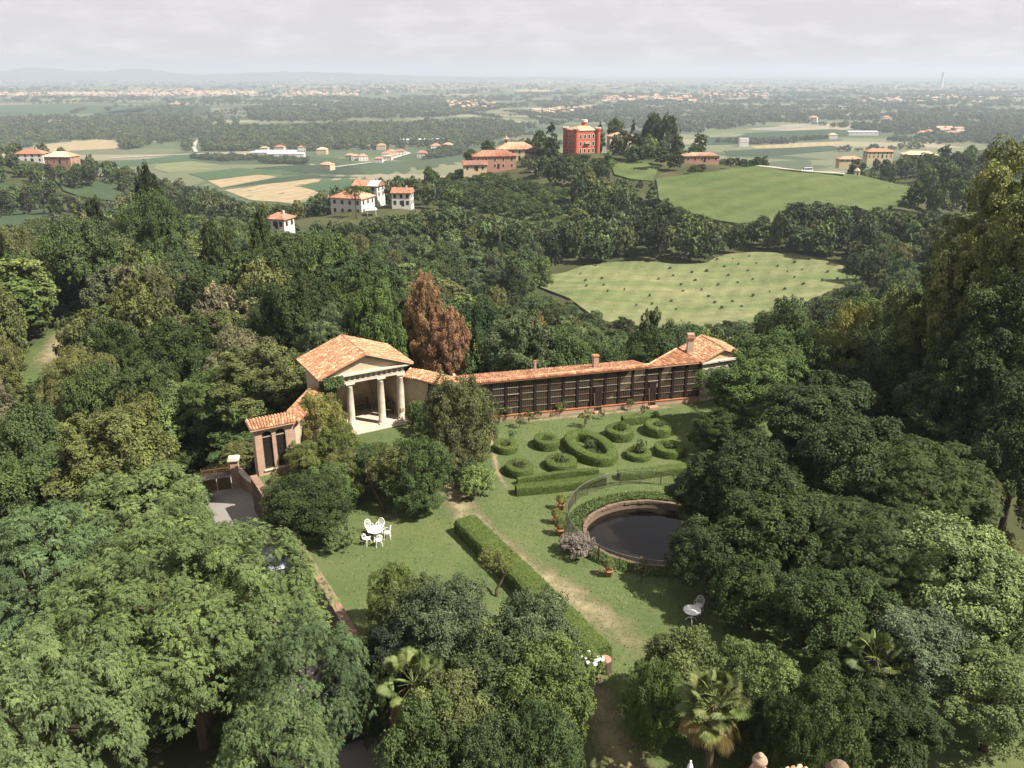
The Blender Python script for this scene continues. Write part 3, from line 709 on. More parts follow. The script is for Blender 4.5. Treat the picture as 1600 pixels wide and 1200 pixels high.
def build_left_wing():
    t = thing('brick_wing', 'brick and plaster wing with tall arched windows and tiled roof beside the driveway', 'wing', C0, RZ1)
    ar = [.82, 1.74]
    arch_wall('front_wall', t, 2.75, -2.9, 3.62, .3, ar, M['brick'], 2.9, .42, .33)
    MB().box(-.001, .28, .302, .9, -2.9, 3.62).build('end_wall', M['plaster'], t)
    MB().box(.28, 2.75, .7, .9, -2.9, 3.75).build('back_wall', M['plaster'], t)
    m = MB().box(-.02, 2.75, -.035, -.002, 3.28, 3.62); m.build('plaster_band', M['plaster'], t)
    for c in ar:
        w = MB().box(c - .33, c + .33, .16, .2, .42, 3.22).build('window', M['glass'], t)
        b = MB()
        for k in range(1, 8): b.box(c - .33, c + .33, .13, .158, .42 + k * .335, .45 + k * .335)
        for k in (-1, 0, 1): b.box(c + k * .165 - .012, c + k * .165 + .012, .135, .156, .42, 3.2)
        b.build('glazing_bars', M['wood_dark'], w)
        MB().box(c - .33, c + .33, .10, .129, 2.74, 2.82).build('transom', M['pale_bar'], w)
        MB().box(c - .42, c + .42, -.10, .12, .34, .418).build('sill', M['stone'], t)
    A = Vector((-.3, -.32, 3.60)); B = Vector((2.75, -.32, 3.60)); Cc = Vector((3.1, .85, 3.93)); Dd = Vector((-.3, .95, 3.9))
    roof(t, [(A, B, Cc, Dd)], 'tile', .09, .19)
    # link between the end block and the temple
    inv = (t.matrix_basis).inverted(); bpy.context.view_layer.update()
    inv = (Matrix.Translation(C0) @ Matrix.Rotation(RZ1, 4, 'Z')).inverted()
    p1 = inv @ C1; p2 = inv @ C2
    d = (p2 - p1).normalized(); nl = Vector((-d.y, d.x, 0))
    m = MB(); q = [p1, p2, p2 + nl * .3, p1 + nl * .3]; m.prism([(a.x, a.y) for a in q], -.5, 3.5); m.build('link_wall', M['plaster'], t)
    e1, e2 = p1 - nl * .35 - d * .2, p2 - nl * .35; r1, r2 = p1 + nl * .75 + d * .6, p2 + nl * .75
    z = Vector((0, 0, 1)); roof(t, [(e1 + z * 3.55, e2 + z * 3.6, r2 + z * 3.95, r1 + z * 3.95)], 'tile', .09, .19)
build_left_wing()

# ---- greenhouse and right wing
G0 = Vector((-3.9, 59.61, 0)); G1 = Vector((15.56, 64.42, 0)); GU = (G1 - G0).normalized(); GL = (G1 - G0).length; GRZ = math.atan2(GU.y, GU.x)
def build_greenhouse():
    t = thing('greenhouse', 'long lemon house with dark timber glazing on a low brick base and tiled roof', 'greenhouse', G0, GRZ)
    nb = 17; bw = GL / nb; Ht = lambda x: 3.32 + .16 * x / GL
    MB().box(0, GL, 0, .26, -.4, .42).build('base_wall', M['brick'], t)
    MB().box(-.02, GL + .02, -.05, .30, .422, .49).build('base_coping', M['terracotta'], t)
    MB().box(0, GL, 2.6, 2.85, -3, 2.75).build('back_wall', M['plaster'], t)
    MB().box(0, GL, .26, 2.6, -.4, .02).build('floor', M['soil'], t)
    MB().box(-.2, 0, 0, 2.85, -.4, 3.3).build('end_wall', M['plaster'], t)
    MB().bar((0, .13, 3.36), (GL, .13, 3.50), .2, .16).build('wall_plate', M['wood_dark'], t)
    for i in range(nb + 1):
        x = i * bw; m = MB().box(x - .075, x + .075, .02, .24, .492, Ht(x) - .05); m.build('post', M['wood_dark'], t)
    doors = (9, 13)
    for i in range(nb):
        x0, x1 = i * bw + .078, (i + 1) * bw - .078; top = Ht(x0) - .06; z0 = .5; rows = 5; rh = (top - z0) / rows
        w = thing_part('window', t)
        b = MB()
        nv = 7
        for k in range(1, nv): xx = x0 + (x1 - x0) * k / nv; b.box(xx - .011, xx + .011, .10, .125, z0, top)
        b.build('glazing_bars', M['wood'], w)
        m = MB().box(x0, x0 + .05, .09, .15, z0, top); m.box(x1 - .05, x1, .09, .15, z0, top); m.box(x0 + .05, x1 - .05, .09, .15, z0, z0 + .05); m.box(x0 + .05, x1 - .05, .09, .15, top - .05, top); m.build('frame', M['wood_dark'], w)
        for k in range(1, rows):
            tilt = .05 if (i * 7 + k * 3) % 5 == 0 else 0
            MB().box(x0 + .052, x1 - .052, .05 - tilt, .088, z0 + k * rh - .016, z0 + k * rh + .016).build('transom', M['pale_bar'] if (i * 5 + k * 7 + i * i) % 5 < 3 else M['wood'], w)  # paler bars imitate a whitish reflection by colour
        for k in range(rows):
            if i in doors and k < 3: continue
            MB().box(x0 + .05, x1 - .05, .128, .134, z0 + .05 + k * rh, z0 + (k + 1) * rh - .002).build('pane', M['clear'], w)
        # added dark blocks behind the glass that make the interior look darker
        if i % 3 != 1: MB().box(x0, x1, .9, 1.5, .02, .85 + .25 * ((i * 5) % 3)).build('interior_dark_block', M['wood_dark'], w)
        if i in doors:
            d = MB().box(x0 + .2, x1 - .2, -.03, .04, .06, 2.15).build('door', M['wood_dark'], t)
            MB().box(x1 - .3, x1 - .26, -.07, -.032, 1.0, 1.12).build('handle', M['iron'], d)
            MB().box(x0 + .1, x1 - .1, -.55, -.06, -.1, .12).build('doorstep', M['brick'], t)
            MB().bar((x0 + .12, -.5, .12), (x0 + .12, -.1, 1.7), .04).build('strut', M['wood'], d)
    # roof: front slope with a ridge, rear slope
    xe = 15.4
    A = Vector((-.3, -.2, 3.40)); B = Vector((xe, -.2, 3.52)); Cc = Vector((xe, .16, 3.585)); Dd = Vector((-.3, .16, 3.465))
    A2 = Vector((xe, 3.1, 2.95)); B2 = Vector((-.3, 3.1, 2.9))
    E0 = Vector((GL + .05, -.2, 3.58)); E1 = Vector((GL - 1.2, 2.3, 4.0))
    roof(t, [(A, B, Cc, Dd), (A2, B2, Dd, Cc), (B, E0, E1, Cc + Vector((.02, 0, .02)))], 'tile', .08, .17, .3, [(Dd, Cc), (Cc, E1)])
    def chimney(x, y, z0, h, w, nm='chimney'):
        c = MB().box(x - w / 2, x + w / 2, y - w / 2, y + w / 2, z0, z0 + h).build(nm, M['brick'], t)
        m = MB().box(x - w * .62, x + w * .62, y - w * .62, y + w * .62, z0 + h, z0 + h + .07); m.build('cap', M['terracotta'], c)
    chimney(11.35, 1.35, 3.3, 1.05, .42); chimney(6.3, 1.5, 3.3, .95, .16)
def thing_part(name, parent):
    o = bpy.data.objects.new(name, None); link(o, parent); o.empty_display_size = .2; return o
build_greenhouse()

def build_right_wing():
    pts = [Vector((-8.55, 61.35, 0)), Vector((-7.55, 60.95, 0)), Vector((-6.5, 60.25, 0)), Vector((-5.5, 59.55, 0)), Vector((-4.75, 59.25, 0)), Vector((-3.95, 59.45, 0))]
    t = thing('curved_wing', 'curved plaster wing with tiled lean-to roof between temple and greenhouse', 'wing', pts[0])
    q = [p - pts[0] for p in pts]; nl = []
    for i in range(len(q)):
        d = (q[min(i + 1, len(q) - 1)] - q[max(i - 1, 0)]).normalized(); nl.append(Vector((-d.y, d.x, 0)))
    z = Vector((0, 0, 1))
    m = MB()
    for i in (0, 1): m.prism([(a.x, a.y) for a in (q[i], q[i + 1], q[i + 1] + nl[i + 1] * .3, q[i] + nl[i] * .3)], -.3, 3.45)
    m.build('wall', M['plaster'], t)
    m = MB()
    for i in range(5): m.prism([(a.x, a.y) for a in (q[i] + nl[i] * 1.7, q[i + 1] + nl[i + 1] * 1.7, q[i + 1] + nl[i + 1] * 1.95, q[i] + nl[i] * 1.95)], -3, 3.4)
    m.build('back_wall', M['plaster_in'], t)
    for i in (2, 3, 4):
        d = q[i + 1] - q[i] if i < 5 else q[i] - q[i - 1]
        MB().bar(q[i] + d * .04, q[i] + d * .04 + z * 3.4, .16).build('post', M['wood_dark'], t)
        w = MB()
        for k in range(1, 6): w.bar(q[i] + d * k / 6 + z * .3, q[i] + d * k / 6 + z * 3.3, .035)
        for k in range(1, 4): w.bar(q[i] + d * .1 + z * (.3 + k * .8), q[i] + d * .95 + z * (.3 + k * .8), .05)
        w.build('glazing_bars', M['wood_dark'], t)
        MB().prism([(a.x, a.y) for a in (q[i] + d * .06 + nl[i] * .02, q[i] + d * .96 + nl[i] * .02, q[i] + d * .96 + nl[i] * .03, q[i] + d * .06 + nl[i] * .03)], .3, 3.3).build('pane', M['clear'], t)
    f = []
    for i in range(5):
        f.append((q[i] - nl[i] * .35 + z * 3.5, q[i + 1] - nl[i + 1] * .35 + z * 3.45, q[i + 1] + nl[i + 1] * 1.1 + z * 3.72, q[i] + nl[i] * 1.0 + z * 3.78))
    roof(t, f, 'tile', .08, .18)
build_right_wing()

def build_pavilion():
    FL = Vector((15.72, 64.46, 0)); t = thing('end_pavilion', 'small pavilion with tiled gable roof and board-marked wall at the end of the greenhouse', 'pavilion', FL, 0)
    FR, BL, BR = (Vector(p) - FL for p in ((19.2, 65.95, 0), (14.75, 67.6, 0), (18.3, 69.2, 0)))
    O = Vector((0, 0, 0)); z = Vector((0, 0, 1))
    MB().prism([(p.x, p.y) for p in (O, FR, BR, BL)], -4, 3.5).build('wall', M['cream_wall'], t)
    # boards / courses on the front
    d = FR.normalized(); n = Vector((d.y, -d.x, 0))
    for k in range(9):
        a = O + n * .02 + d * .02 + z * (.1 + k * .36); b = a + d * (FR.length - .04)
        MB().bar(a + z * .17, b + z * .17, .035, .34).build('board', M['stone'], t)
    off = n * .3
    A0, A1 = O - d * .3 + off, FR + d * .3 + off; ap = (A0 + A1) / 2
    bl, br = BL - d * .3 - n * .3, BR + d * .3 - n * .3; bp = (bl + br) / 2
    m = MB(); g0, g1 = O + n * .05, FR + n * .05
    m.add([g0 + z * 3.5, g1 + z * 3.5, (g0 + g1) / 2 + z * 4.28, g0 + z * 3.5 - n * .2, g1 + z * 3.5 - n * .2, (g0 + g1) / 2 + z * 4.28 - n * .2], [(0, 1, 2), (5, 4, 3), (0, 2, 5, 3), (1, 4, 5, 2)]); m.build('gable', M['plaster_in'], t)
    m = MB().bar(O - d * .2 + n * .1 + z * 3.48, FR + d * .2 + n * .1 + z * 3.48, .4, .14); m.build('cornice', M['stone'], t)
    roof(t, [(bl + z * 3.66, A0 + z * 3.62, ap + z * 4.48, bp + z * 4.5), (A1 + z * 3.62, br + z * 3.66, bp + z * 4.5, ap + z * 4.48)], 'tile', .1, .17, .3, [(ap + z * 4.48, bp + z * 4.5)])
    c = MB().box(-.95, -.45, 1.75, 2.25, 3.3, 5.0).build('chimney', M['plaster'], t)
    MB().box(-1.05, -.35, 1.65, 2.35, 5.0, 5.1).build('cap', M['terracotta'], c); MB().box(-.98, -.42, 1.72, 2.28, 5.1, 5.35).build('hood', M['brick'], c)
build_pavilion()

# ---- retaining wall, gate, pillar
def build_retaining():
    pts = [Vector((*p, 0)) for p in GARDEN[:7]]
    t = thing('retaining_wall', 'mossy brick retaining wall between the driveway and the lawn', 'wall', pts[0])
    q = [p - pts[0] for p in pts]; m = MB(); c = MB()
    for i in range(len(q) - 1):
        a, b = q[i], q[i + 1]; d = (b - a).normalized(); n = Vector((d.y, -d.x, 0))     # n points to the drive side? ensure
        if n.x > 0: n = -n
        k = 3
        for j in range(k):
            s, e = lerp(a, b, j / k), lerp(a, b, (j + 1) / k)
            m.prism([(p.x, p.y) for p in (s, e, e + n * .38, s + n * .38)], -3.2, .16 + .03 * random.random())
        L = (b - a).length; nn = int(L / .3)
        for j in range(nn):
            s, e = lerp(a, b, j / nn) + d * .01, lerp(a, b, (j + 1) / nn) - d * .01; h = .19 + random.random() * .035
            c.hexa([(p.x, p.y, zz) for zz in (.17, h + .05) for p in (s - n * .05, e - n * .05, e + n * .43, s + n * .43)])
    m.build('wall', M['brick_dark'], t); o = c.build('coping', M['coping'], t); o['kind'] = 'stuff'
build_retaining()
def build_gate():
    gp = P(371, 762, -2.6); zt = hz(gp.y, 714)
    t = thing('gate_pillar', 'square brick gate pillar with pale stone cap at the end of the driveway', 'pillar', gp, .2)
    h = zt + 2.6
    MB().box(-.28, .28, -.28, .28, -.3, h - .28).build('shaft', M['brick'], t); MB().box(-.34, .34, -.34, .34, h - .279, h - .2).build('collar', M['brick'], t)
    m = MB().box(-.4, .4, -.4, .4, h - .199, h - .08); m.box(-.33, .33, -.33, .33, h - .079, h); m.build('cap', M['stone'], t)
    # side wall from the pillar to the wing, its top swept down
    t = thing('brick_side_wall', 'low curved brick wall joining the gate pillar to the brick wing', 'wall', gp)
    a = Vector((.3, .05, 0)); b = Vector((C0.x + .1, C0.y + .6, 0)) - Vector((gp.x, gp.y, 0)); m = MB(); c = MB(); n = 8
    nrm = Vector((-(b - a).y, (b - a).x, 0)).normalized() * .16
    for i in range(n):
        s, e = lerp(a, b, i / n), lerp(a, b, (i + 1) / n); hs = 1.15 + .5 * (1 - math.sin(math.pi * min(1, (i / n) * 1.2))) * .6; he = 1.15 + .5 * (1 - math.sin(math.pi * min(1, ((i + 1) / n) * 1.2))) * .6
        m.hexa([s - nrm + Vector((0, 0, -.4)), e - nrm + Vector((0, 0, -.4)), e + nrm + Vector((0, 0, -.4)), s + nrm + Vector((0, 0, -.4)), s - nrm + Vector((0, 0, hs)), e - nrm + Vector((0, 0, he)), e + nrm + Vector((0, 0, he)), s + nrm + Vector((0, 0, hs))])
        c.hexa([p + Vector((0, 0, dz)) for dz in (.002, .07) for p in (s - nrm * 1.3 + Vector((0, 0, hs)), e - nrm * 1.3 + Vector((0, 0, he)), e + nrm * 1.3 + Vector((0, 0, he)), s + nrm * 1.3 + Vector((0, 0, hs)))])
    m.build('wall', M['brick'], t); c.build('coping', M['stone'], t)
    # iron gate leaves
    g1 = P(363, 764, -2.55); g2 = P(318, 771, -2.55); d = (g2 - g1); L = d.length; d.normalize(); mid = (g1 + g2) / 2
    t = thing('iron_gate', 'rusty double iron gate with barred top and sheet metal foot across the driveway', 'gate', g1, math.atan2(d.y, d.x))
    for k in range(2):
        x0, x1 = k * L / 2 + .03, (k + 1) * L / 2 - .03; w = thing_part('gate_leaf', t)
        m = MB()
        for x in (x0, x1 - .05): m.box(x, x + .05, -.025, .025, .05, 1.95)
        for zz in (.05, .95, 1.75): m.box(x0 + .051, x1 - .051, -.02, .02, zz, zz + .05)
        m.build('frame', M['rust'], w); MB().box(x0 + .052, x1 - .052, -.01, .01, .101, .949).build('sheet', M['rust'], w)
        b = MB(); nbar = 9
        for j in range(nbar):
            x = x0 + .1 + (x1 - x0 - .2) * j / (nbar - 1); s = j / (nbar - 1) if k == 0 else 1 - j / (nbar - 1)
            b.box(x - .012, x + .012, -.012, .012, 1.001, 1.749); b.tube([(x, 0, 1.801), (x, 0, 1.95 + .28 * math.sin(s * math.pi / 2))], [.012, .004], 5)
        b.build('bars', M['rust'], w)
    # lamp on a short post beside the wall
    lp = P(393, 765, -2.6)
    t = thing('post_lamp', 'short dark iron lamp with a domed top beside the brick side wall', 'lamp', lp)
    MB().lathe([(.12, 0), (.12, .06), (.045, .08), (.04, 1.5), (.07, 1.52)], (0, 0, 0), 10).build('post', M['iron'], t); MB().lathe([(.09, 0), (.13, .28), (.12, .3)], (0, 0, 1.52), 10).build('lantern', M['glass'], t)
    MB().lathe([(.27, 0), (.24, .08), (.12, .17), (.02, .22)], (0, 0, 1.82), 12).build('hood', M['iron'], t)
build_gate()

# ---- pond, water, railing
def build_pond():
    t = thing('pond_basin', 'round stone rim and inner wall of the sunken garden pond', 'pond', (POND_C[0], POND_C[1], 0))
    n = 56; sx = 1.12
    for k in range(n):
        a0, a1 = 2 * math.pi * (k + .02) / n, 2 * math.pi * (k + .98) / n; r0 = POND_R - .12 + random.random() * .05; r1 = POND_R + .1; h = .01 + random.random() * .05
        c = [(r0 * sx * math.cos(a0), r0 * math.sin(a0)), (r1 * sx * math.cos(a0), r1 * math.sin(a0)), (r1 * sx * math.cos(a1), r1 * math.sin(a1)), (r0 * sx * math.cos(a1), r0 * math.sin(a1))]
        MB().prism(c, -.12, h).build('rim_stone', M['brick_dark'], t)
    m = MB()
    for k in range(n):
        a0, a1 = 2 * math.pi * k / n, 2 * math.pi * (k + 1) / n; r0, r1 = POND_R - .04, POND_R + .26
        m.prism([(r0 * sx * math.cos(a0), r0 * math.sin(a0)), (r1 * sx * math.cos(a0), r1 * math.sin(a0)), (r1 * sx * math.cos(a1), r1 * math.sin(a1)), (r0 * sx * math.cos(a1), r0 * math.sin(a1))], -1.6, -.121)
    m.build('inner_wall', M['brick_dark'], t)
    m = MB(); m.add([((POND_R + .1) * sx * math.cos(2 * math.pi * i / n) + POND_C[0], (POND_R + .1) * math.sin(2 * math.pi * i / n) + POND_C[1], -.5) for i in range(n)], [tuple(range(n))])
    tag(m.build('pond_water', M['water']), kind='structure')
    # railing
    t = thing('pond_railing', 'thin curved metal railing around the garden pond', 'railing', (POND_C[0], POND_C[1] + .65, 0))
    R = 5.45; q = [Vector((R * .96 * math.cos(2 * math.pi * i / 96), R * math.sin(2 * math.pi * i / 96), 0)) for i in range(97)]; z = Vector((0, 0, 1))
    MB().tube([p + z * .98 for p in q], .03, 6).build('top_rail', M['rail'], t); MB().tube([p + z * .12 for p in q], .014, 5).build('bottom_rail', M['rail'], t)
    for i in range(0, 96, 4): MB().box(q[i].x - .026, q[i].x + .026, q[i].y - .026, q[i].y + .026, -.1, .96).build('post', M['rail'], t)
    b = MB(); nb = 300
    for i in range(nb):
        a = 2 * math.pi * i / nb; x, y = R * .96 * math.cos(a), R * math.sin(a); b.box(x - .009, x + .009, y - .009, y + .009, .12, .97)
    o = b.build('bars', M['rail'], t); o['kind'] = 'stuff'
build_pond()
# ------------------------------------------------------------------ plants: crowns made of leaf faces
def unit(v): return v / (np.linalg.norm(v, axis=-1, keepdims=True) + 1e-9)
def leaf_faces(C, N, T, L, W):
    """diamond leaves: centre, normal, long axis, length, width (arrays)"""
    T = unit(T - N * np.sum(T * N, 1, keepdims=True)); B = np.cross(N, T)
    L = np.asarray(L).reshape(-1, 1); W = np.asarray(W).reshape(-1, 1)
    V = np.stack([C - T * L * .5, C + B * W * .5 - T * L * .06, C + T * L * .5 - N * L * .12, C - B * W * .5 - T * L * .06], 1).reshape(-1, 3)
    n = len(C); Fq = np.arange(n * 4).reshape(n, 4)
    return V, Fq
def gen_crown(seed, w, h, z0, nl, lr, nleaf, L, asp=.5, shape='round', up=.55, rnd=.6, spray=0, droop=.3, depth=.5, nsub=12, shoot=0.0, wy=None, flat=1.0, even=0):
    g = np.random.default_rng(seed); rx = w / 2; ry = (wy or w) / 2; rz = (h - z0) / 2; cz = z0 + rz
    # lobes
    i = np.arange(nl) + .5; ph = np.arccos(1 - 1.78 * i / nl); th = math.pi * (1 + 5 ** .5) * i + g.normal(0, .35, nl)
    d = np.stack([np.cos(th) * np.sin(ph), np.sin(th) * np.sin(ph), np.cos(ph)], 1); d = unit(d + g.normal(0, .16, d.shape))
    rad = g.uniform(.58 + .26 * even, 1.0, nl); inner = g.random(nl) < .16; rad[inner] *= .55
    lrad = lr * g.uniform(.55, 1.2, nl)
    S = np.array([rx, ry, rz]) - lr * .75
    c = d * rad[:, None] * S
    if shape == 'cone':
        t = (c[:, 2] + rz) / (2 * rz); k = np.clip(1.25 * (1 - t) ** .8, .12, 1.05); c[:, 0] *= k; c[:, 1] *= k; lrad *= np.clip(.45 + .75 * (1 - t), .4, 1.1)
    if shape == 'egg':
        t = (c[:, 2] + rz) / (2 * rz); k = np.clip(1.2 * np.sqrt(np.clip(1.02 - t, 0, 1)), .3, 1.1); c[:, 0] *= k; c[:, 1] *= k
    if shape == 'dome': c[:, 2] = np.where(c[:, 2] < 0, c[:, 2] * .55, c[:, 2])
    if shape == 'vase':
        t = (c[:, 2] + rz) / (2 * rz); k = .55 + .5 * t; c[:, 0] *= k; c[:, 1] *= k
    c[:, 2] += cz
    # sub clumps
    li = np.repeat(np.arange(nl), nsub); out = unit((c - np.array([0, 0, cz - rz * .35])) / np.array([rx, ry, rz]))[li]
    sd = unit(g.normal(0, 1, (len(li), 3)) + out * .9 + np.array([0, 0, .25]))
    sc = c[li] + sd * (lrad[li] * g.uniform(.7, 1.08, len(li)))[:, None]; sr = lrad[li] * g.uniform(.24, .46, len(li))
    stint = np.clip(.45 + g.normal(0, .16, len(li)) + .12 * g.normal(0, 1, nl)[li], 0, 1)
    n = nleaf if not spray else nleaf // spray
    k = g.integers(0, len(li), int(n * 1.5)); ld = unit(g.normal(0, 1, (len(k), 3)) + sd[k] * .7)
    ld[:, 2] *= flat
    pos = sc[k] + ld * (sr[k] * g.uniform(.35, 1.05, len(k)) ** .6)[:, None]
    if shoot:      # clumps drawn out into upright shoots
        up_ = (sd[k][:, 2] > .5)[:, None]; pos = np.where(up_, sc[k] + ld * np.array([.5, .5, 1.7]) * (sr[k] * g.uniform(.35, 1.05, len(k)) ** .6)[:, None] + np.array([0, 0, shoot]), pos)
    rel = (pos - np.array([0, 0, cz])) / np.array([rx, ry, rz]); keep = np.linalg.norm(rel, axis=1) > depth * g.uniform(.7, 1.1, len(k))
    k, ld, pos = k[keep][:n], ld[keep][:n], pos[keep][:n]; m = len(k)
    N = unit(ld * .45 + sd[k] * .35 + np.array([0, 0, up]) + g.normal(0, rnd, (m, 3)))
    T = unit(ld + g.normal(0, .6, (m, 3)) - np.array([0, 0, droop if not shoot else -.5]))
    tint = np.clip(stint[k] + g.normal(0, .12, m), 0, 1)
    Ls = L * g.uniform(.65, 1.35, m)
    if spray:
        a = np.arange(spray); f = (a // 2 + 1) / ((spray + 1) / 2); sgn = np.where(a % 2 == 0, 1, -1)
        T0 = unit(T - N * np.sum(T * N, 1, keepdims=True)); B0 = np.cross(N, T0)
        C = []; NN = []; TT = []
        for q in range(spray):
            s = f[q] * Ls[:, None]; ax = T0 * .55 + B0 * sgn[q] * .85 if q < spray - 1 else T0
            C.append(pos + T0 * s * 1.5 - N * (f[q] ** 2 * Ls * .5)[:, None] + unit(ax) * Ls[:, None] * .4); NN.append(unit(N + g.normal(0, .22, N.shape))); TT.append(unit(ax - N * .25))
        C = np.concatenate(C); NN = np.concatenate(NN); TT = np.concatenate(TT); LL = np.tile(Ls, spray); tt = np.clip(np.tile(tint, spray) + g.normal(0, .06, m * spray), 0, 1)
        V, Fq = leaf_faces(C, NN, TT, LL, LL * asp); tint = tt
    else:
        V, Fq = leaf_faces(pos, N, T, Ls, Ls * asp * g.uniform(.8, 1.2, m))
    return V, Fq, tint, c, lrad
def gen_trunk(seed, c, h, z0, r, nlimb=9, lean=.3):
    g = random.Random(seed); m = MB(); top = z0 + (h - z0) * .55
    pts = [Vector((0, 0, -1.0))]; x = y = 0
    for k in range(1, 7):
        x += g.uniform(-lean, lean) * .5; y += g.uniform(-lean, lean) * .5; pts.append(Vector((x, y, top * k / 6)))
    m.tube(pts, [r * (1.35 - .95 * k / 6) if k else r * 1.6 for k in range(7)], 8)
    idx = sorted(range(len(c)), key=lambda i: g.random())[:nlimb]
    for i in idx:
        e = Vector(c[i]); s = pts[g.randint(3, 6)]; mid = (s + e) / 2 + Vector((g.uniform(-.3, .3), g.uniform(-.3, .3), -.25)); m.tube([s, mid, e], [r * .42, r * .26, r * .07], 5)
    return m
PROTO = {}
def proto(key, seed, w, h, z0, nl, lr, nleaf, L, trunk=.2, nlimb=9, lean=.3, **kw):
    V, Fq, t, c, lrad = gen_crown(seed, w, h, z0, nl, lr, nleaf, L, **kw)
    me = raw_mesh('crown', V, Fq, t); me.materials.append(M['leaf'])
    tm = gen_trunk(seed, c, h, z0, trunk, nlimb, lean).mesh('trunk', M['bark'], True) if trunk else None
    PROTO[key] = (me, tm, w, h)
# near: leaf-sized faces
proto('walnut', 11, 13, 11, 2.6, 150, 1.2, 210000, .125, .34, 14, asp=.36, spray=7, shape='dome', up=1.0, rnd=.28, droop=.15, depth=.5, nsub=10, flat=.6, even=1)
proto('walnut_b', 12, 9, 9, 2.2, 80, 1.1, 91000, .13, .26, 12, asp=.36, spray=7, shape='dome', up=1.0, rnd=.32, droop=.15, depth=.62, nsub=8, flat=.6, even=.8)
proto('broad', 21, 8.5, 10, 2.0, 42, 1.45, 50000, .19, .24, 10, asp=.55, up=.5, rnd=.6, depth=.55, nsub=12)
proto('broad_b', 22, 9, 9, 1.6, 36, 1.7, 46000, .20, .24, 10, asp=.55, up=.6, rnd=.6, depth=.55, nsub=14)
proto('broad_c', 23, 7.5, 12, 2.5, 44, 1.35, 46000, .20, .24, 10, asp=.5, up=.5, rnd=.65, depth=.5, nsub=11)
proto('tall', 24, 11, 23, 3.0, 85, 1.75, 80000, .24, .38, 16, asp=.55, up=.5, rnd=.6, depth=.55, nsub=9)
proto('shrub', 31, 4.4, 4.2, .15, 34, .85, 36000, .105, .09, 9, asp=.5, up=.45, rnd=.65, depth=.6, nsub=12)
proto('shrub_b', 32, 4.6, 3.6, .0, 26, .95, 34000, .11, .08, 7, asp=.48, up=.5, rnd=.6, depth=.6, nsub=14, shape='dome')
proto('conical', 34, 4.3, 6.4, .1, 40, .85, 40000, .10, .1, 8, asp=.42, up=.4, rnd=.7, depth=.6, shape='egg')
proto('bush', 35, 2.0, 1.5, .0, 16, .46, 8000, .085, .04, 5, asp=.5, up=.5, rnd=.6, depth=.5, nsub=9, shape='dome')
proto('wispy', 36, 2.2, 3.6, 1.4, 12, .42, 3200, .10, .07, 9, .5, asp=.4, up=.3, rnd=.7, depth=.1, nsub=8)
proto('rose', 37, 1.0, 1.0, .1, 9, .22, 900, .075, .02, 6, .1, asp=.55, depth=.1, nsub=6)
# middle distance
MIDK = []
for k in range(5):
    proto('mid%d' % k, 50 + k, 9, 11.5 + k % 2, 2.0, 30 + 4 * k, 1.75, 13000, .36, .22, 7, asp=.62, up=.45, rnd=.65, depth=.5, nsub=10, shape=('round', 'vase', 'round', 'dome', 'round')[k]); MIDK.append('mid%d' % k)
proto('midcol', 60, 4.2, 12, 1.0, 26, 1.0, 9000, .34, .18, 5, asp=.6, depth=.45)
proto('midcone', 61, 6, 14, .8, 36, 1.0, 11000, .30, .2, 5, asp=.4, shape='cone', up=.3, depth=.45)
proto('midwispy', 62, 6, 11, 1.0, 40, .85, 12000, .15, .16, 14, asp=.45, depth=.2, rnd=.7)
proto('pine', 63, 8, 9, 5.6, 22, 1.1, 7000, .32, .22, 10, asp=.3, shape='dome', up=.6, depth=.3)
# far
FARK = []
for k in range(4):
    proto('far%d' % k, 70 + k, 9, 10.5, .6, 16 + 3 * k, 2.0, 1500, .95, .25, 3, asp=.75, up=.45, rnd=.6, depth=.45, nsub=8); FARK.append('far%d' % k)
proto('farcone', 75, 5.5, 13, .4, 20, 1.1, 1100, .8, .2, 2, asp=.6, shape='cone', depth=.4)
proto('tiny0', 80, 10, 9, .0, 9, 3.0, 260, 2.3, 0, asp=.85, up=.5, rnd=.5, depth=.4, nsub=5)
proto('tiny1', 81, 12, 9, .0, 10, 3.0, 260, 2.4, 0, asp=.85, up=.5, rnd=.5, depth=.4, nsub=5)

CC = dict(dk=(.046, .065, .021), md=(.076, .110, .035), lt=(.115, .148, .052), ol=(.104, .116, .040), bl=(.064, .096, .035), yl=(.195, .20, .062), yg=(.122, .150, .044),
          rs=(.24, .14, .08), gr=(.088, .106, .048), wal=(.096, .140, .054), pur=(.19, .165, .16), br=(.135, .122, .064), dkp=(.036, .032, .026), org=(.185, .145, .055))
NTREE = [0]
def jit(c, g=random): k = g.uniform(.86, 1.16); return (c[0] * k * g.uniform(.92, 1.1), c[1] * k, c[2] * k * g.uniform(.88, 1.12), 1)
def plant(key, loc, w, h, color, label, cat='tree', name=None, group=None, rz=None, wy=None, flat=False):
    me, tm, pw, ph = PROTO[key]
    o = thing(name or ('tree' if cat == 'tree' else 'shrub'), label, cat, loc, random.uniform(0, 6.28) if rz is None else rz, group)
    o.scale = (w / pw, (wy or w) / pw, h / ph)
    if group: o.scale[0] *= random.uniform(.82, 1.18); o.scale[1] *= random.uniform(.82, 1.18); o.rotation_euler = (random.uniform(-.09, .09), random.uniform(-.09, .09), o.rotation_euler[2])
    c = link(bpy.data.objects.new('crown' if cat == 'tree' else 'foliage', me), o); c.color = jit(CC[color] if isinstance(color, str) else color)
    if tm: link(bpy.data.objects.new('trunk' if cat == 'tree' else 'stem', tm), o)
    NTREE[0] += 1
    return o
def gz(x, y):
    return 0.0 if bool(inpoly(np.array([x]), np.array([y]), GARDEN)[0]) else tz(x, y)
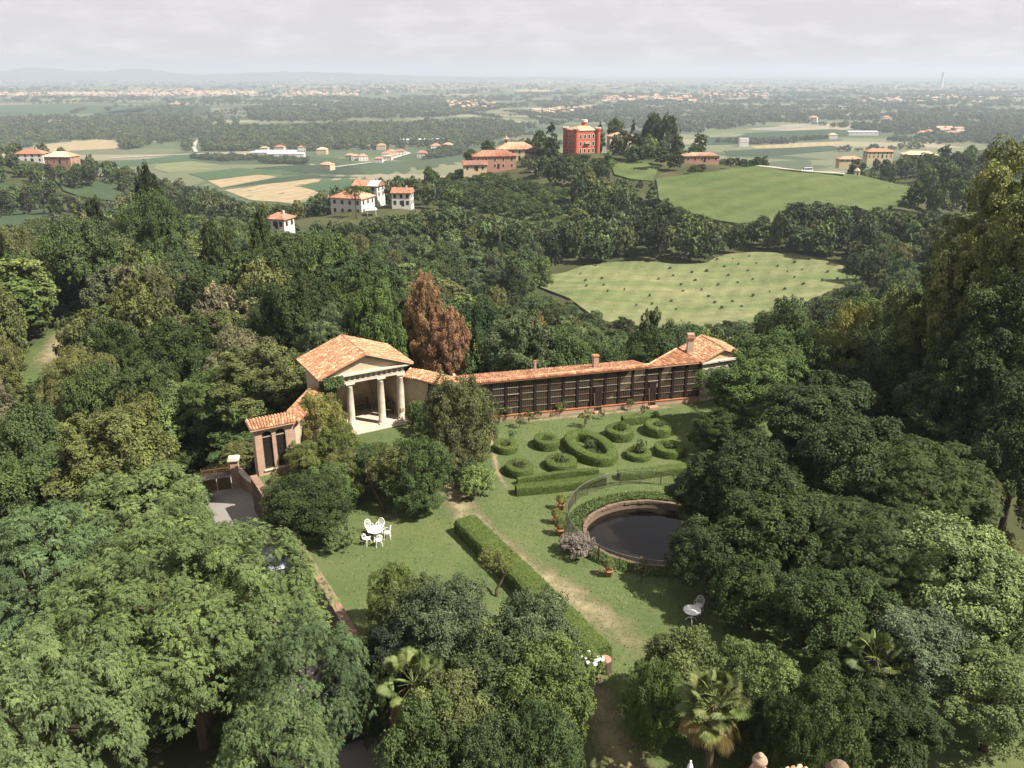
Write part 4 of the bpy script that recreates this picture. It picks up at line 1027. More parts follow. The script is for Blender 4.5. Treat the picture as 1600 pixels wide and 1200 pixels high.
def at(u, vtop, y, wpx, key, color, label, cat='tree', hmin=1.0, **kw):
    """a plant standing at distance y whose top shows at (u, vtop) and whose crown is wpx wide in a 1600 px view"""
    z = hz(y, vtop); w = wpx * fwd(y, z) / F
    if kw.pop('near', False):      # a flat crown is really a taller tree that stands nearer
        for _ in range(14):
            x = (u - 800) / F * fwd(y, z * .6); 
            if z - gz(x, y) > .85 * w: break
            y *= .975; z = hz(y, vtop); w = wpx * fwd(y, z) / F
    x = (u - 800) / F * fwd(y, z * .6); g = gz(x, y)
    return plant(key, (x, y, g - .05), w, max(hmin, z - g), color, label, cat, **kw)

# ---- garden plants that can be told apart
at(718, 584, 52.0, 116, 'shrub', (.088, .094, .038), 'dense cone-shaped evergreen standing in front of the greenhouse\'s left end')
at(655, 683, 46.6, 112, 'shrub', 'md', 'round leafy tree right of the leaning trunk, above the white chairs')
at(603, 692, 46.0, 78, 'wispy', 'ol', 'sparse tree with leaning bare trunk behind the white garden table', wy=3.2)
at(585, 690, 48.5, 95, 'shrub_b', 'md', 'bushy green tree between the temple lawn and the white chairs')
at(545, 700, 48.2, 90, 'shrub', 'ol', 'olive-green bush below the temple steps')
at(480, 745, 43.2, 150, 'shrub', (.05, .066, .024), 'large round dark green tree at the lawn corner above the retaining wall')
at(515, 725, 46.0, 100, 'shrub_b', 'md', 'loose green shrub behind the large round corner tree')
at(443, 742, 46.0, 80, 'shrub_b', 'ol', 'shrub growing under the arched windows of the brick wing', cat='shrub')
at(500, 612, 54.4, 86, 'shrub', 'yl', 'yellow-leaved shrub covering the corner between brick wing and temple', cat='shrub')
at(474, 688, 51.2, 66, 'shrub_b', 'yg', 'yellow-green bush in front of the second arched window', cat='shrub')
at(530, 662, 52.6, 82, 'shrub_b', 'yg', 'light green shrub in front of the temple\'s left column', cat='shrub')
at(524, 824, 41.6, 62, 'bush', 'lt', 'low fresh green bush left of the white chairs', cat='shrub')
at(745, 733, 48.0, 66, 'bush', 'lt', 'rounded pale green bush beside the start of the worn path', cat='shrub')
at(738, 722, 49.6, 52, 'bush', 'bl', 'dark shrub at the foot of the cone-shaped evergreen', cat='shrub')
at(650, 628, 59.0, 40, 'bush', 'md', 'glossy shrub beside the right column of the temple', cat='shrub')
at(668, 636, 57.6, 46, 'bush', 'bl', 'leafy plants below the curved wing', cat='shrub')
at(684, 650, 55.6, 50, 'bush', 'dk', 'dark bush between the curved wing and the cone-shaped evergreen', cat='shrub')
at(776, 850, 36.8, 62, 'wispy', 'yg', 'thin young tree with a twisted trunk beside the long hedge')
at(735, 816, 43.6, 34, 'rose', 'br', 'reddish shrub at the far end of the long hedge', cat='shrub')
at(752, 832, 42.2, 30, 'rose', 'ol', 'small rose bush leaning on the left side of the long hedge', cat='shrub')
at(902, 842, 41.0, 64, 'bush', 'pur', 'greyish purple shrub beside the pond railing', cat='shrub', hmin=1.2)
at(1002, 872, 38.3, 26, 'rose', 'br', 'reddish brown potted shrub in front of the pond railing', cat='shrub', hmin=1.5)
at(1047, 878, 38.0, 20, 'rose', 'ol', 'small dark potted shrub at the shaded end of the pond railing', cat='shrub', hmin=1.2)
at(716, 672, 51.2, 96, 'shrub_b', (.08, .088, .036), 'low skirt of foliage round the foot of the cone-shaped evergreen', cat='shrub')
at(650, 745, 45.6, 90, 'shrub_b', 'md', 'low branches at the foot of the round tree above the white chairs', cat='shrub')
# foreground thicket in the middle
at(612, 880, 34.0, 78, 'shrub', 'yg', 'pointed yellow-green shrub at the front of the lawn')
at(655, 905, 32.0, 130, 'shrub', 'ol', 'olive shrub behind the fan palm in the middle thicket')
at(700, 918, 30.6, 190, 'shrub', 'gr', 'broad grey-green evergreen in the middle foreground thicket')
at(625, 960, 30.4, 110, 'shrub_b', (.05, .058, .034), 'dark shrub at the left of the middle thicket, above the parked car')
at(838, 928, 29.6, 160, 'shrub', 'gr', 'grey-green rounded shrub next to the long hedge')
at(790, 985, 27.6, 200, 'shrub_b', (.066, .08, .036), 'large rounded evergreen at the centre of the foreground')
at(850, 1010, 26.6, 170, 'shrub', 'yg', 'yellow-flecked shrub at the right of the middle thicket')
at(700, 1060, 25.0, 190, 'shrub_b', 'ol', 'olive bush at the front of the middle thicket')
at(660, 1098, 23.6, 170, 'shrub', 'bl', 'blue-green bush at the bottom edge beside the parked car')
at(770, 1120, 23.0, 150, 'shrub_b', 'bl', 'leafy blue-green shrub at the bottom edge of the thicket')
at(850, 1100, 23.4, 130, 'shrub', 'md', 'green shrub at the bottom of the thicket beside the dirt path')
at(598, 985, 31.0, 100, 'shrub', 'dk', 'dark shrub between the parked car and the thicket')
at(585, 1045, 28.6, 80, 'shrub_b', 'dk', 'low dark shrub beside the parked car, below the other dark shrub')
# right foreground
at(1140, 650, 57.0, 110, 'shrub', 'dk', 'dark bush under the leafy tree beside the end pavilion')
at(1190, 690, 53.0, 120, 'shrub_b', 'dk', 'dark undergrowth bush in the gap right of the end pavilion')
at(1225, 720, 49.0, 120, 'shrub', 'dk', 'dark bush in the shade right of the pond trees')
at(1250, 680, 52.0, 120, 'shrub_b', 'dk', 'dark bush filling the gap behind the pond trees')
at(1085, 998, 27.6, 200, 'shrub_b', (.098, .125, .042), 'broad bush with dense small leaves in front of the round white table')
at(1180, 1010, 26.8, 160, 'shrub', (.095, .12, .042), 'bush with dense small leaves behind the tall fan palm')
at(1028, 1035, 26.4, 100, 'shrub', 'md', 'dark leafy bush beside the dirt path')
at(1290, 1060, 25.0, 150, 'shrub', (.06, .082, .028), 'green shrub to the right of the tall fan palm')
at(1240, 1090, 23.6, 120, 'shrub_b', 'dk', 'dark shrub behind the tiled villa roof')
at(1180, 1060, 25.5, 100, 'shrub_b', 'dk', 'dark bush at the foot of the tall fan palm', cat='shrub')
# trees at the right of the garden: shade and sun partly put into leaf colours
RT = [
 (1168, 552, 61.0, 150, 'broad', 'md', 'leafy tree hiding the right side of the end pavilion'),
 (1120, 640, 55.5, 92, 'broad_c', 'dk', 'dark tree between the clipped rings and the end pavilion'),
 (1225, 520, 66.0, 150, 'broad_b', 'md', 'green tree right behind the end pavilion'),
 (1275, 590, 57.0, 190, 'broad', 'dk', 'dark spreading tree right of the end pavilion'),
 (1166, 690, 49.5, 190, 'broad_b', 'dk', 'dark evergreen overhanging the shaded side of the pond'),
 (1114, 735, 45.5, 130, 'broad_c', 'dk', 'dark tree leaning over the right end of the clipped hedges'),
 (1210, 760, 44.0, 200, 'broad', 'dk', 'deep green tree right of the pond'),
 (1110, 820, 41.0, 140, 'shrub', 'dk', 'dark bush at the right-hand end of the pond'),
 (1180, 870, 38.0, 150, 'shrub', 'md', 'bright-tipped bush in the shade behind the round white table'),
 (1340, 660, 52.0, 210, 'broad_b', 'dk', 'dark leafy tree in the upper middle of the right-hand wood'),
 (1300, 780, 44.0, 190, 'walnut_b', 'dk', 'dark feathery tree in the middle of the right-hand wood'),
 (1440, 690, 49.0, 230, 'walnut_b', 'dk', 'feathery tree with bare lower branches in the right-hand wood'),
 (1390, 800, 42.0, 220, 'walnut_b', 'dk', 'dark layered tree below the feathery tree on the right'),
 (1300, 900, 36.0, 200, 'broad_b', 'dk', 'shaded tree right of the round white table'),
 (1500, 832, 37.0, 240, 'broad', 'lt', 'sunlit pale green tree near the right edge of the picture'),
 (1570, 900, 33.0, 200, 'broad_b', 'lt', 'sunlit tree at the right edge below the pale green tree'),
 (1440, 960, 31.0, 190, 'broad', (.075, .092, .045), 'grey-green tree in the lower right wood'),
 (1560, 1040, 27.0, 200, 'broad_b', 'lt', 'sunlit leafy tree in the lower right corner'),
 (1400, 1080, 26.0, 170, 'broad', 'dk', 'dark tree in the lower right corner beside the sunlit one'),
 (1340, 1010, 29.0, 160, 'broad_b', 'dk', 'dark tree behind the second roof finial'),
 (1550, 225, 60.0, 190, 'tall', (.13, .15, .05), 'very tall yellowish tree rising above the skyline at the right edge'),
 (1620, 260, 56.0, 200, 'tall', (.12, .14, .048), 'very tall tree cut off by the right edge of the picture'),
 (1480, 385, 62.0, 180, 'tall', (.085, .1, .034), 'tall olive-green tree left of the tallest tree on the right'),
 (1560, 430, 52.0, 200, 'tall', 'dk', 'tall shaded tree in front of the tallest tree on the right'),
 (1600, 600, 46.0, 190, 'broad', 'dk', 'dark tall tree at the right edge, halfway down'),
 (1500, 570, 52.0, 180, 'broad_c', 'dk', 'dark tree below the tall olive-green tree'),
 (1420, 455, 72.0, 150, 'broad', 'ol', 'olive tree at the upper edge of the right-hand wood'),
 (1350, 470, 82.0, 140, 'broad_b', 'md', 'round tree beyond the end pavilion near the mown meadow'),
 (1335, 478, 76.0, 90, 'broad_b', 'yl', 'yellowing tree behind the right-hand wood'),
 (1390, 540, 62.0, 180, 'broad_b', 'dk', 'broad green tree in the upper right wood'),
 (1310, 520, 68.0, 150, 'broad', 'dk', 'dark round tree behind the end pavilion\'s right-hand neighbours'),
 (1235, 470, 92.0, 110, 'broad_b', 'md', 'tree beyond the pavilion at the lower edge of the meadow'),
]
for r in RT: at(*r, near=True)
# trees at the left
LT = [
 (288, 838, 30.0, 455, 'walnut', 'wal', 'huge spreading walnut crown filling the lower left of the picture'),
 (70, 1000, 24.0, 330, 'walnut', 'wal', 'spreading feathery crown in the bottom left corner'),
 (478, 966, 26.4, 205, 'walnut_b', 'wal', 'feathery crown overhanging the parked dark car'),
 (425, 1095, 22.4, 200, 'walnut_b', 'wal', 'feathery crown at the bottom edge left of the parked dark car'),
 (40, 800, 37.0, 260, 'walnut_b', 'wal', 'feathery tree at the left edge above the corner crown'),
 (205, 735, 45.0, 220, 'walnut_b', (.108, .148, .055), 'light green feathery tree left of the iron gate'),
 (285, 782, 43.0, 105, 'walnut_b', (.108, .146, .053), 'light green crown hiding the left leaf of the iron gate'),
 (110, 700, 52.0, 210, 'walnut_b', 'md', 'feathery tree in the left-hand wood below the forest track'),
 (30, 640, 58.0, 160, 'broad_b', 'bl', 'blue-green tree at the left edge beside the forest track'),
 (160, 860, 34.0, 150, 'broad', 'bl', 'dark bluish tree wedged between the feathery crowns on the left'),
 (270, 600, 66.0, 150, 'broad_b', 'lt', 'light green tree on the slope left of the brick wing'),
 (190, 620, 62.0, 130, 'broad', 'ol', 'olive tree on the slope below the forest track'),
 (170, 505, 84.0, 120, 'broad', 'gr', 'grey-green tree just right of the forest track'),
 (345, 545, 70.0, 130, 'broad', 'dk', 'shaded tree behind and left of the brick wing'),  # dark leaf colour carries the shade behind the wing
 (330, 480, 80.0, 140, 'broad_c', 'ol', 'tall olive-brown tree on the slope behind the brick wing'),
 (410, 480, 76.0, 160, 'broad', 'dk', 'dark dense tree left behind the temple roof'),
 (480, 440, 82.0, 150, 'broad_b', 'dk', 'big dark tree above the temple\'s left eave'),
 (440, 560, 66.0, 110, 'broad_c', 'dk', 'shaded tree close behind the brick wing'),
 (575, 388, 92.0, 170, 'broad_c', (.05, .075, .03), 'tall rich green tree directly behind the temple roof'),
 (630, 450, 84.0, 100, 'broad_c', 'md', 'green tree between the temple roof and the russet tree'),
 (668, 412, 74.0, 66, 'broad_c', 'rs', 'dying russet-brown tree behind the curved wing'),
 (694, 470, 70.0, 76, 'broad_c', 'rs', 'lower russet-brown tree beside the curved wing roof'),
 (745, 470, 80.0, 90, 'broad_b', (.05, .09, .042), 'bright bluish green tree right of the russet tree'),
 (790, 520, 78.0, 90, 'broad_b', (.05, .085, .04), 'leafy tree just behind the greenhouse\'s left half'),
 (830, 478, 96.0, 70, 'broad_c', 'org', 'tree with orange-yellow leaves behind the greenhouse'),
 (870, 540, 78.0, 90, 'broad_b', 'gr', 'grey-green tree behind the greenhouse chimney pipe'),
 (940, 530, 80.0, 100, 'broad', 'md', 'green tree behind the taller greenhouse chimney'),
 (1010, 520, 82.0, 90, 'broad_b', 'dk', 'dark tree behind the greenhouse roof\'s right half'),
 (1070, 500, 86.0, 90, 'broad', 'md', 'tree behind the end pavilion chimney'),
 (1020, 468, 100.0, 36, 'midcol', 'gr', 'slender grey-green poplar below the meadow'),
 (228, 255, 165.0, 46, 'mid2', (.028, .036, .014), 'dark round conifer standing out against the plain on the left ridge'),
 (147, 296, 150.0, 28, 'midcol', (.045, .055, .02), 'slim column-shaped tree on the left ridge'),
 (238, 300, 138.0, 110, 'broad_b', (.06, .085, .03), 'large bright crown below the dark round conifer'),
 (335, 333, 128.0, 62, 'mid0', (.06, .07, .022), 'dark golden-edged tree on the ridge left of the white villa roof'),
 (405, 318, 132.0, 46, 'mid1', (.06, .075, .025), 'pointed tree just left of the white house with orange roof'),
 (120, 345, 128.0, 130, 'broad_b', 'md', 'broad tree below the slim column-shaped tree'),
 (28, 352, 124.0, 90, 'broad', 'ol', 'olive-toned tree at the left edge of the ridge'),
 (430, 372, 112.0, 120, 'broad', 'dk', 'dark tree with golden tips at the centre of the left ridge'),
 (510, 365, 118.0, 110, 'broad_b', 'md', 'green round tree on the ridge above the temple'),
 (285, 395, 108.0, 120, 'broad_b', (.05, .08, .034), 'bright green tree in the middle of the left wood'),
 (250, 400, 98.0, 80, 'midwispy', 'br', 'half-dead brownish tree with a pale bare trunk in the left wood'),
]
for r in LT: at(*r)
# ------------------------------------------------------------------ houses on the hills and in the plain
def house(name, label, loc, rz, w, d, h, wall, roofm, rh=1.6, kind='hip', wins=(3, 2), floors=2, ov=.5, group=None, cat='house', far=False, chim=True, door=True):
    t = thing(name, label, cat, loc, rz, group); x0, x1, y0, y1 = -w / 2, w / 2, -d / 2, d / 2
    MB().box(x0, x1, y0, y1, -4, h).build('wall', M[wall], t)
    a, b, c, e = Vector((x0 - ov, y0 - ov, h)), Vector((x1 + ov, y0 - ov, h)), Vector((x1 + ov, y1 + ov, h)), Vector((x0 - ov, y1 + ov, h)); z = Vector((0, 0, rh))
    m = MB(); k = min(d / 2 + ov, w / 2 + ov - .3) if kind == 'hip' else 0.0
    if w >= d: r0, r1 = Vector((x0 - ov + k, 0, h + rh)), Vector((x1 + ov - k, 0, h + rh))
    else:
        k = (w / 2 + ov) if kind == 'hip' else 0; r0, r1 = Vector((0, y0 - ov + k, h + rh)), Vector((0, y1 + ov - k, h + rh))
    if kind == 'flat':
        m.box(x0 - .2, x1 + .2, y0 - .2, y1 + .2, h + .002, h + .35); ro = m.build('roof', M[roofm], t)
    else:
        if w >= d: fs = [(a, b, r1, r0), (c, e, r0, r1)]; ends = [(b, c, r1), (e, a, r0)]
        else: fs = [(b, c, r1, r0), (e, a, r0, r1)]; ends = [(a, b, r0), (c, e, r1)]
        for f in fs: m.slab(f, .18)
        if kind == 'hip':
            for f in ends: m.slab(f, .18)
        else:
            for f in ends: m.add([Vector((p.x, p.y, p.z)) * 1 for p in f], [(0, 1, 2)])
        ro = m.build('roof', M[roofm], t)
        if not far and kind != 'flat':
            tl = MB()
            for f in fs: tiles(tl, f[0], f[1], f[2], f[3], .42, .7)
            tc = tl.build('tile_covering', M[roofm], ro); tc['kind'] = 'stuff'
    if chim: MB().box(w * .18, w * .18 + .6, -.3, .3, h, h + rh + .7).build('chimney', M[wall], ro)
    nw, nd = wins; fh = h / floors
    def win(cx, cy, cz, nx, ny, ww=.95, wh=1.4):
        tx, ty = -ny, nx; c0 = Vector((cx, cy, cz)); n = Vector((nx, ny, 0)); tt = Vector((tx, ty, 0))
        f = MB().bar(c0 - tt * ww * .62 + n * .03, c0 + tt * ww * .62 + n * .03, .05, wh * 1.12).build('window', M['trim_pale'] if wall != 'white_wall' else M['wood'], t)
        MB().bar(c0 - tt * ww * .45 + n * .07, c0 + tt * ww * .45 + n * .07, .04, wh * .95).build('pane', M['glass'], f)
    for fl in range(floors):
        zc = fl * fh + fh * .52
        for i in range(nw): win(x0 + w * (i + .5) / nw, y0, zc, 0, -1)
        for i in range(nd): win(x1, y0 + d * (i + .5) / nd, zc, 1, 0); win(x0, y0 + d * (i + .5) / nd, zc, -1, 0)
    if door: 
        f = MB().box(-.55 + w * .08, .55 + w * .08, y0 - .06, y0 - .002, 0, 2.2).build('door', M['wood_dark'], t)
    return t
def hp(u, v, dz=0): p = hit(u, v); p.z += dz; return p
def on(u, y, dz=0):      # ground point at distance y in column u
    for _ in range(6):
        z = tz((u - 800) / F * y, y) if _ == 0 else z
        x = (u - 800) / F * fwd(y, z); z = tz(x, y)
    return Vector((x, y, z + dz))
def rows(y, z, v): return hz(y, v)

# red villa with corner turrets
def red_villa():
    p = on(908, 440); base = hz(440, 241); p.z = base
    H = hz(440, 203) - base; t = thing('red_villa', 'red castle-like villa with pale battlements and a round chimney tower on the hilltop', 'villa', p, .45)
    w, d = 12.6, 11.0
    MB().box(-w / 2, w / 2, -d / 2, d / 2, -6, H).build('wall', M['red_wall'], t)
    MB().box(-w / 2 - .35, w / 2 + .35, -d / 2 - .35, d / 2 + .35, H, H + .5).build('parapet', M['trim_pale'], t)
    m = MB(); a, b, c, e = [Vector((sx * (w / 2 - .2), sy * (d / 2 - .2), H + .52)) for sx, sy in ((-1, -1), (1, -1), (1, 1), (-1, 1))]; r0, r1 = Vector((-2, 0, H + 2.1)), Vector((2, 0, H + 2.1))
    for f in ((a, b, r1, r0), (b, c, r1), (c, e, r0, r1), (e, a, r0)): m.slab(f, .15)
    m.build('roof', M['tile_pale'], t)
    for sx, sy in ((-1, -1), (1, -1), (1, 1), (-1, 1)):
        tr = MB().lathe([(1.25, -5), (1.25, H - .3), (1.55, H + .1), (1.55, H + .9)], (sx * w / 2, sy * d / 2, 0), 12).build('turret', M['red_wall'], t)
        m = MB()
        for k in range(8):
            an = k * math.pi / 4; m.box(sx * w / 2 + 1.3 * math.cos(an) - .3, sx * w / 2 + 1.3 * math.cos(an) + .3, sy * d / 2 + 1.3 * math.sin(an) - .3, sy * d / 2 + 1.3 * math.sin(an) + .3, H + .901, H + 1.5)
        m.build('battlement', M['trim_pale'], tr)
    tw = MB().lathe([(1.3, H), (1.3, H + 3.2), (1.6, H + 3.5), (1.6, H + 4.6)], (2.2, 1.5, 0), 14).build('tower', M['red_wall'], t)
    MB().lathe([(1.75, 0), (1.75, 1.2), (1.3, 1.2)], (2.2, 1.5, H + 3.7), 14).build('tower_crown', M['trim_pale'], tw)
    for fl in range(3):
        for i in range(4):
            x = -w / 2 + 2.6 + i * (w - 5.2) / 3; zc = 2.2 + fl * (H - 3) / 2.6
            f = MB().box(x - .75, x + .75, -d / 2 - .05, -d / 2 - .001, zc - 1.15, zc + 1.15).build('window', M['trim_pale'], t); MB().box(x - .5, x + .5, -d / 2 - .09, -d / 2 - .052, zc - .95, zc + .95).build('pane', M['glass'], f)
        for i in range(3):
            y = -d / 2 + 2.6 + i * (d - 5.2) / 2; zc = 2.2 + fl * (H - 3) / 2.6
            f = MB().box(-w / 2 - .05, -w / 2 - .001, y - .7, y + .7, zc - 1.1, zc + 1.1).build('window', M['trim_pale'], t); MB().box(-w / 2 - .09, -w / 2 - .052, y - .45, y + .45, zc - .9, zc + .9).build('pane', M['glass'], f)
    MB().box(-1.6, 1.6, -d / 2 - 1.3, -d / 2 - .1, H * .5 - .15, H * .5).build('balcony', M['stone'], t)
    # garden wall in front
    g = thing('villa_garden_wall', 'red brick terrace wall in front of the red villa', 'wall', p + Vector((4, -9, -1.5)), -.25)
    MB().box(-10, 14, -.3, .3, -3, 1.6).build('wall', M['pink_wall'], g); MB().box(-10.1, 14.1, -.4, .4, 1.6, 1.8).build('coping', M['trim_pale'], g)
red_villa()
def place(u, vb, y): q = on(u, y); q.z = hz(y, vb); return q
house('farmhouse', 'long pink farmhouse with bright orange hipped roof left of the red villa', place(772, 262, 405), .12, 20, 9, hz(405, 243) - hz(405, 262) , 'pink_wall', 'tile_far', 2.4, wins=(5, 2))
o = house('outbuilding', 'low outbuilding with solar panels on its orange roof', place(742, 266, 392), .1, 10.5, 7, 2.6, 'cream_wall', 'tile_far', 1.7, 'gable', (3, 1), 1, chim=False)
MB().slab([(-3.2, -3.95, 2.82), (4.2, -3.95, 2.82), (4.2, -.4, 4.25), (-3.2, -.4, 4.25)], .06).build('solar_panel', M['solar'], o)
house('manor', 'yellow manor house with brown hipped roof behind the pink farmhouse', place(806, 249, 428), .05, 19, 11, hz(428, 233) - hz(428, 250), 'cream_wall', 'tile_pale', 3.0, wins=(6, 3))
def bell_tower():
    p = place(791, 240, 445); H = hz(445, 211) - p.z; t = thing('bell_tower', 'slim cream bell tower with a pointed cap behind the yellow manor', 'tower', p)
    MB().box(-1.3, 1.3, -1.3, 1.3, -4, H * .55).build('shaft', M['cream_wall'], t); b = MB().box(-1.1, 1.1, -1.1, 1.1, H * .55, H * .78).build('belfry', M['cream_wall'], t)
    MB().box(-.4, .4, -1.14, -1.102, H * .58, H * .73).build('belfry_shade', M['dark'], b); MB().box(-1.5, 1.5, -1.5, 1.5, H * .78, H * .81).build('cornice', M['trim_pale'], t)  # dark panel on the belfry wall paints the shade of a bell window
    MB().lathe([(1.2, H * .81), (.8, H * .88), (.35, H * .92), (.1, H * 1.02)], (0, 0, 0), 10).build('cap', M['tile_pale'], t)
bell_tower()
house('bungalow', 'low pink house with pale flat-pitched roof beside the hilltop field', place(1093, 252, 418), .05, 17, 8, 2.9, 'pink_wall', 'tile_pale', 1.2, wins=(5, 2), floors=1)
house('hill_house', 'pale house with light roof half hidden by trees right of the red villa', place(968, 222, 455), .1, 13, 8, 3.2, 'trim_pale', 'tile_pale', 1.6, wins=(4, 2), floors=1)
p = place(1040, 268, 410)
m = MB()
for k in range(14):
    a = k / 13; m.hexa([(p.x - 13 + 26 * a, p.y - 1 + random.uniform(-.6, .6), p.z - 2.5), (p.x - 11 + 26 * a, p.y - 1, p.z - 2.5), (p.x - 11 + 26 * a, p.y + 2, p.z - 2.5), (p.x - 13 + 26 * a, p.y + 2, p.z - 2.5), (p.x - 12.8 + 26 * a, p.y, p.z + random.uniform(-.2, .9)), (p.x - 11 + 26 * a, p.y + .3, p.z + random.uniform(-.2, .9)), (p.x - 11 + 26 * a, p.y + 2, p.z + 1), (p.x - 13 + 26 * a, p.y + 2, p.z + 1)])
tag(m.build('rocky_bank', M['rock']), kind='structure')
ribbon('dirt_track', [hit(826, 270), hit(845, 263), hit(860, 260)], [4, 5, 4], M['road'], off=.6, edge=False)
# white houses on the left hill
house('white_villa', 'white two-storey house with orange hipped roof among trees on the left hill', place(552, 333, 330), -.35, 13.5, 10.5, hz(330, 307) - hz(330, 333), 'white_wall', 'tile_far', 2.6, wins=(4, 3))
o = house('annex', 'white annex with half orange, half grey roof behind the white hill house', place(578, 306, 352), -.3, 11, 7.5, 4.4, 'white_wall', 'tile_far', 2.0, 'gable', (3, 2), 2)
MB().slab([(1.2, -4.3, 4.62), (6.05, -4.3, 4.62), (6.05, .0, 6.62), (1.2, 0, 6.62)], .08).build('grey_sheet_roof', M['grey_roof'], o)
house('white_cottage', 'small white house with orange roof and open ground-floor porch', place(630, 320, 335), -.08, 7.6, 6.4, 5.0, 'white_wall', 'tile_far', 1.7, 'gable', (3, 2), 2)
def pavilion_tent(u, vb, y, label):
    t = thing('garden_gazebo', label, 'gazebo', place(u, vb, y), .2)
    for sx in (-1, 1):
        for sy in (-1, 1): MB().box(sx * 1.6 - .06, sx * 1.6 + .06, sy * 1.6 - .06, sy * 1.6 + .06, -2, 2.2).build('post', M['white_wall'], t)
    m = MB(); c = [Vector((sx * 2, sy * 2, 2.2)) for sx, sy in ((-1, -1), (1, -1), (1, 1), (-1, 1))]; ap = Vector((0, 0, 3.4))
    for k in range(4): m.slab([c[k], c[(k + 1) % 4], ap], .08)
    m.build('canopy', M['white_cloth'], t)
pavilion_tent(581, 336, 318, 'white square garden gazebo below the white hill house')
house('ridge_house', 'white house with orange roof and columned porch behind the left ridge', place(441, 355, 262), -.3, 6.6, 6.0, 3.0, 'white_wall', 'tile_far', 1.6, 'hip', (3, 2), 1)
house('left_farm', 'white farmhouse with orange roof on the far left spur', place(52, 252, 540), .05, 17, 9, 5.0, 'white_wall', 'tile_far', 2.4, wins=(4, 2), far=True)
house('left_barn', 'dark red-roofed barn beside the farmhouse on the far left spur', place(100, 254, 530), -.1, 17, 10, 4.0, 'pink_wall', 'tile_pale', 2.8, wins=(4, 2), far=True)
house('right_farm', 'long white building with orange roof among trees far right', place(1369, 246, 590), .05, 18, 7, 4.2, 'cream_wall', 'tile_far', 1.8, wins=(6, 2), far=True)
house('right_farm', 'low house with long orange roof below the long white building', place(1318, 252, 520), 0, 13, 6, 1.6, 'cream_wall', 'tile_far', 1.5, wins=(4, 2), floors=1, far=True)
house('right_farm', 'brown-roofed farm building at the right of the long white building', place(1435, 249, 600), -.2, 22, 10, 3.6, 'cream_wall', 'tile_pale', 2.2, wins=(5, 2), floors=1, far=True)
def shrine():
    p = hp(1338, 276); t = thing('wayside_shrine', 'small stone wayside shrine with a pyramid roof at the end of the hill road', 'shrine', p)
    MB().box(-1, 1, -1, 1, -.8, 2.6).build('body', M['stone'], t); MB().box(-.4, .4, -1.04, -1.002, .6, 2.0).build('niche_shade', M['dark'], t)  # dark panel on the front paints the shade of a recess
    MB().box(-1.25, 1.25, -1.25, 1.25, 2.6, 2.8).build('cornice', M['stone_dark'], t); MB().lathe([(1.55, 0), (.1, 1.3)], (0, 0, 2.8), 4).build('roof', M['tile_pale'], t)
shrine()
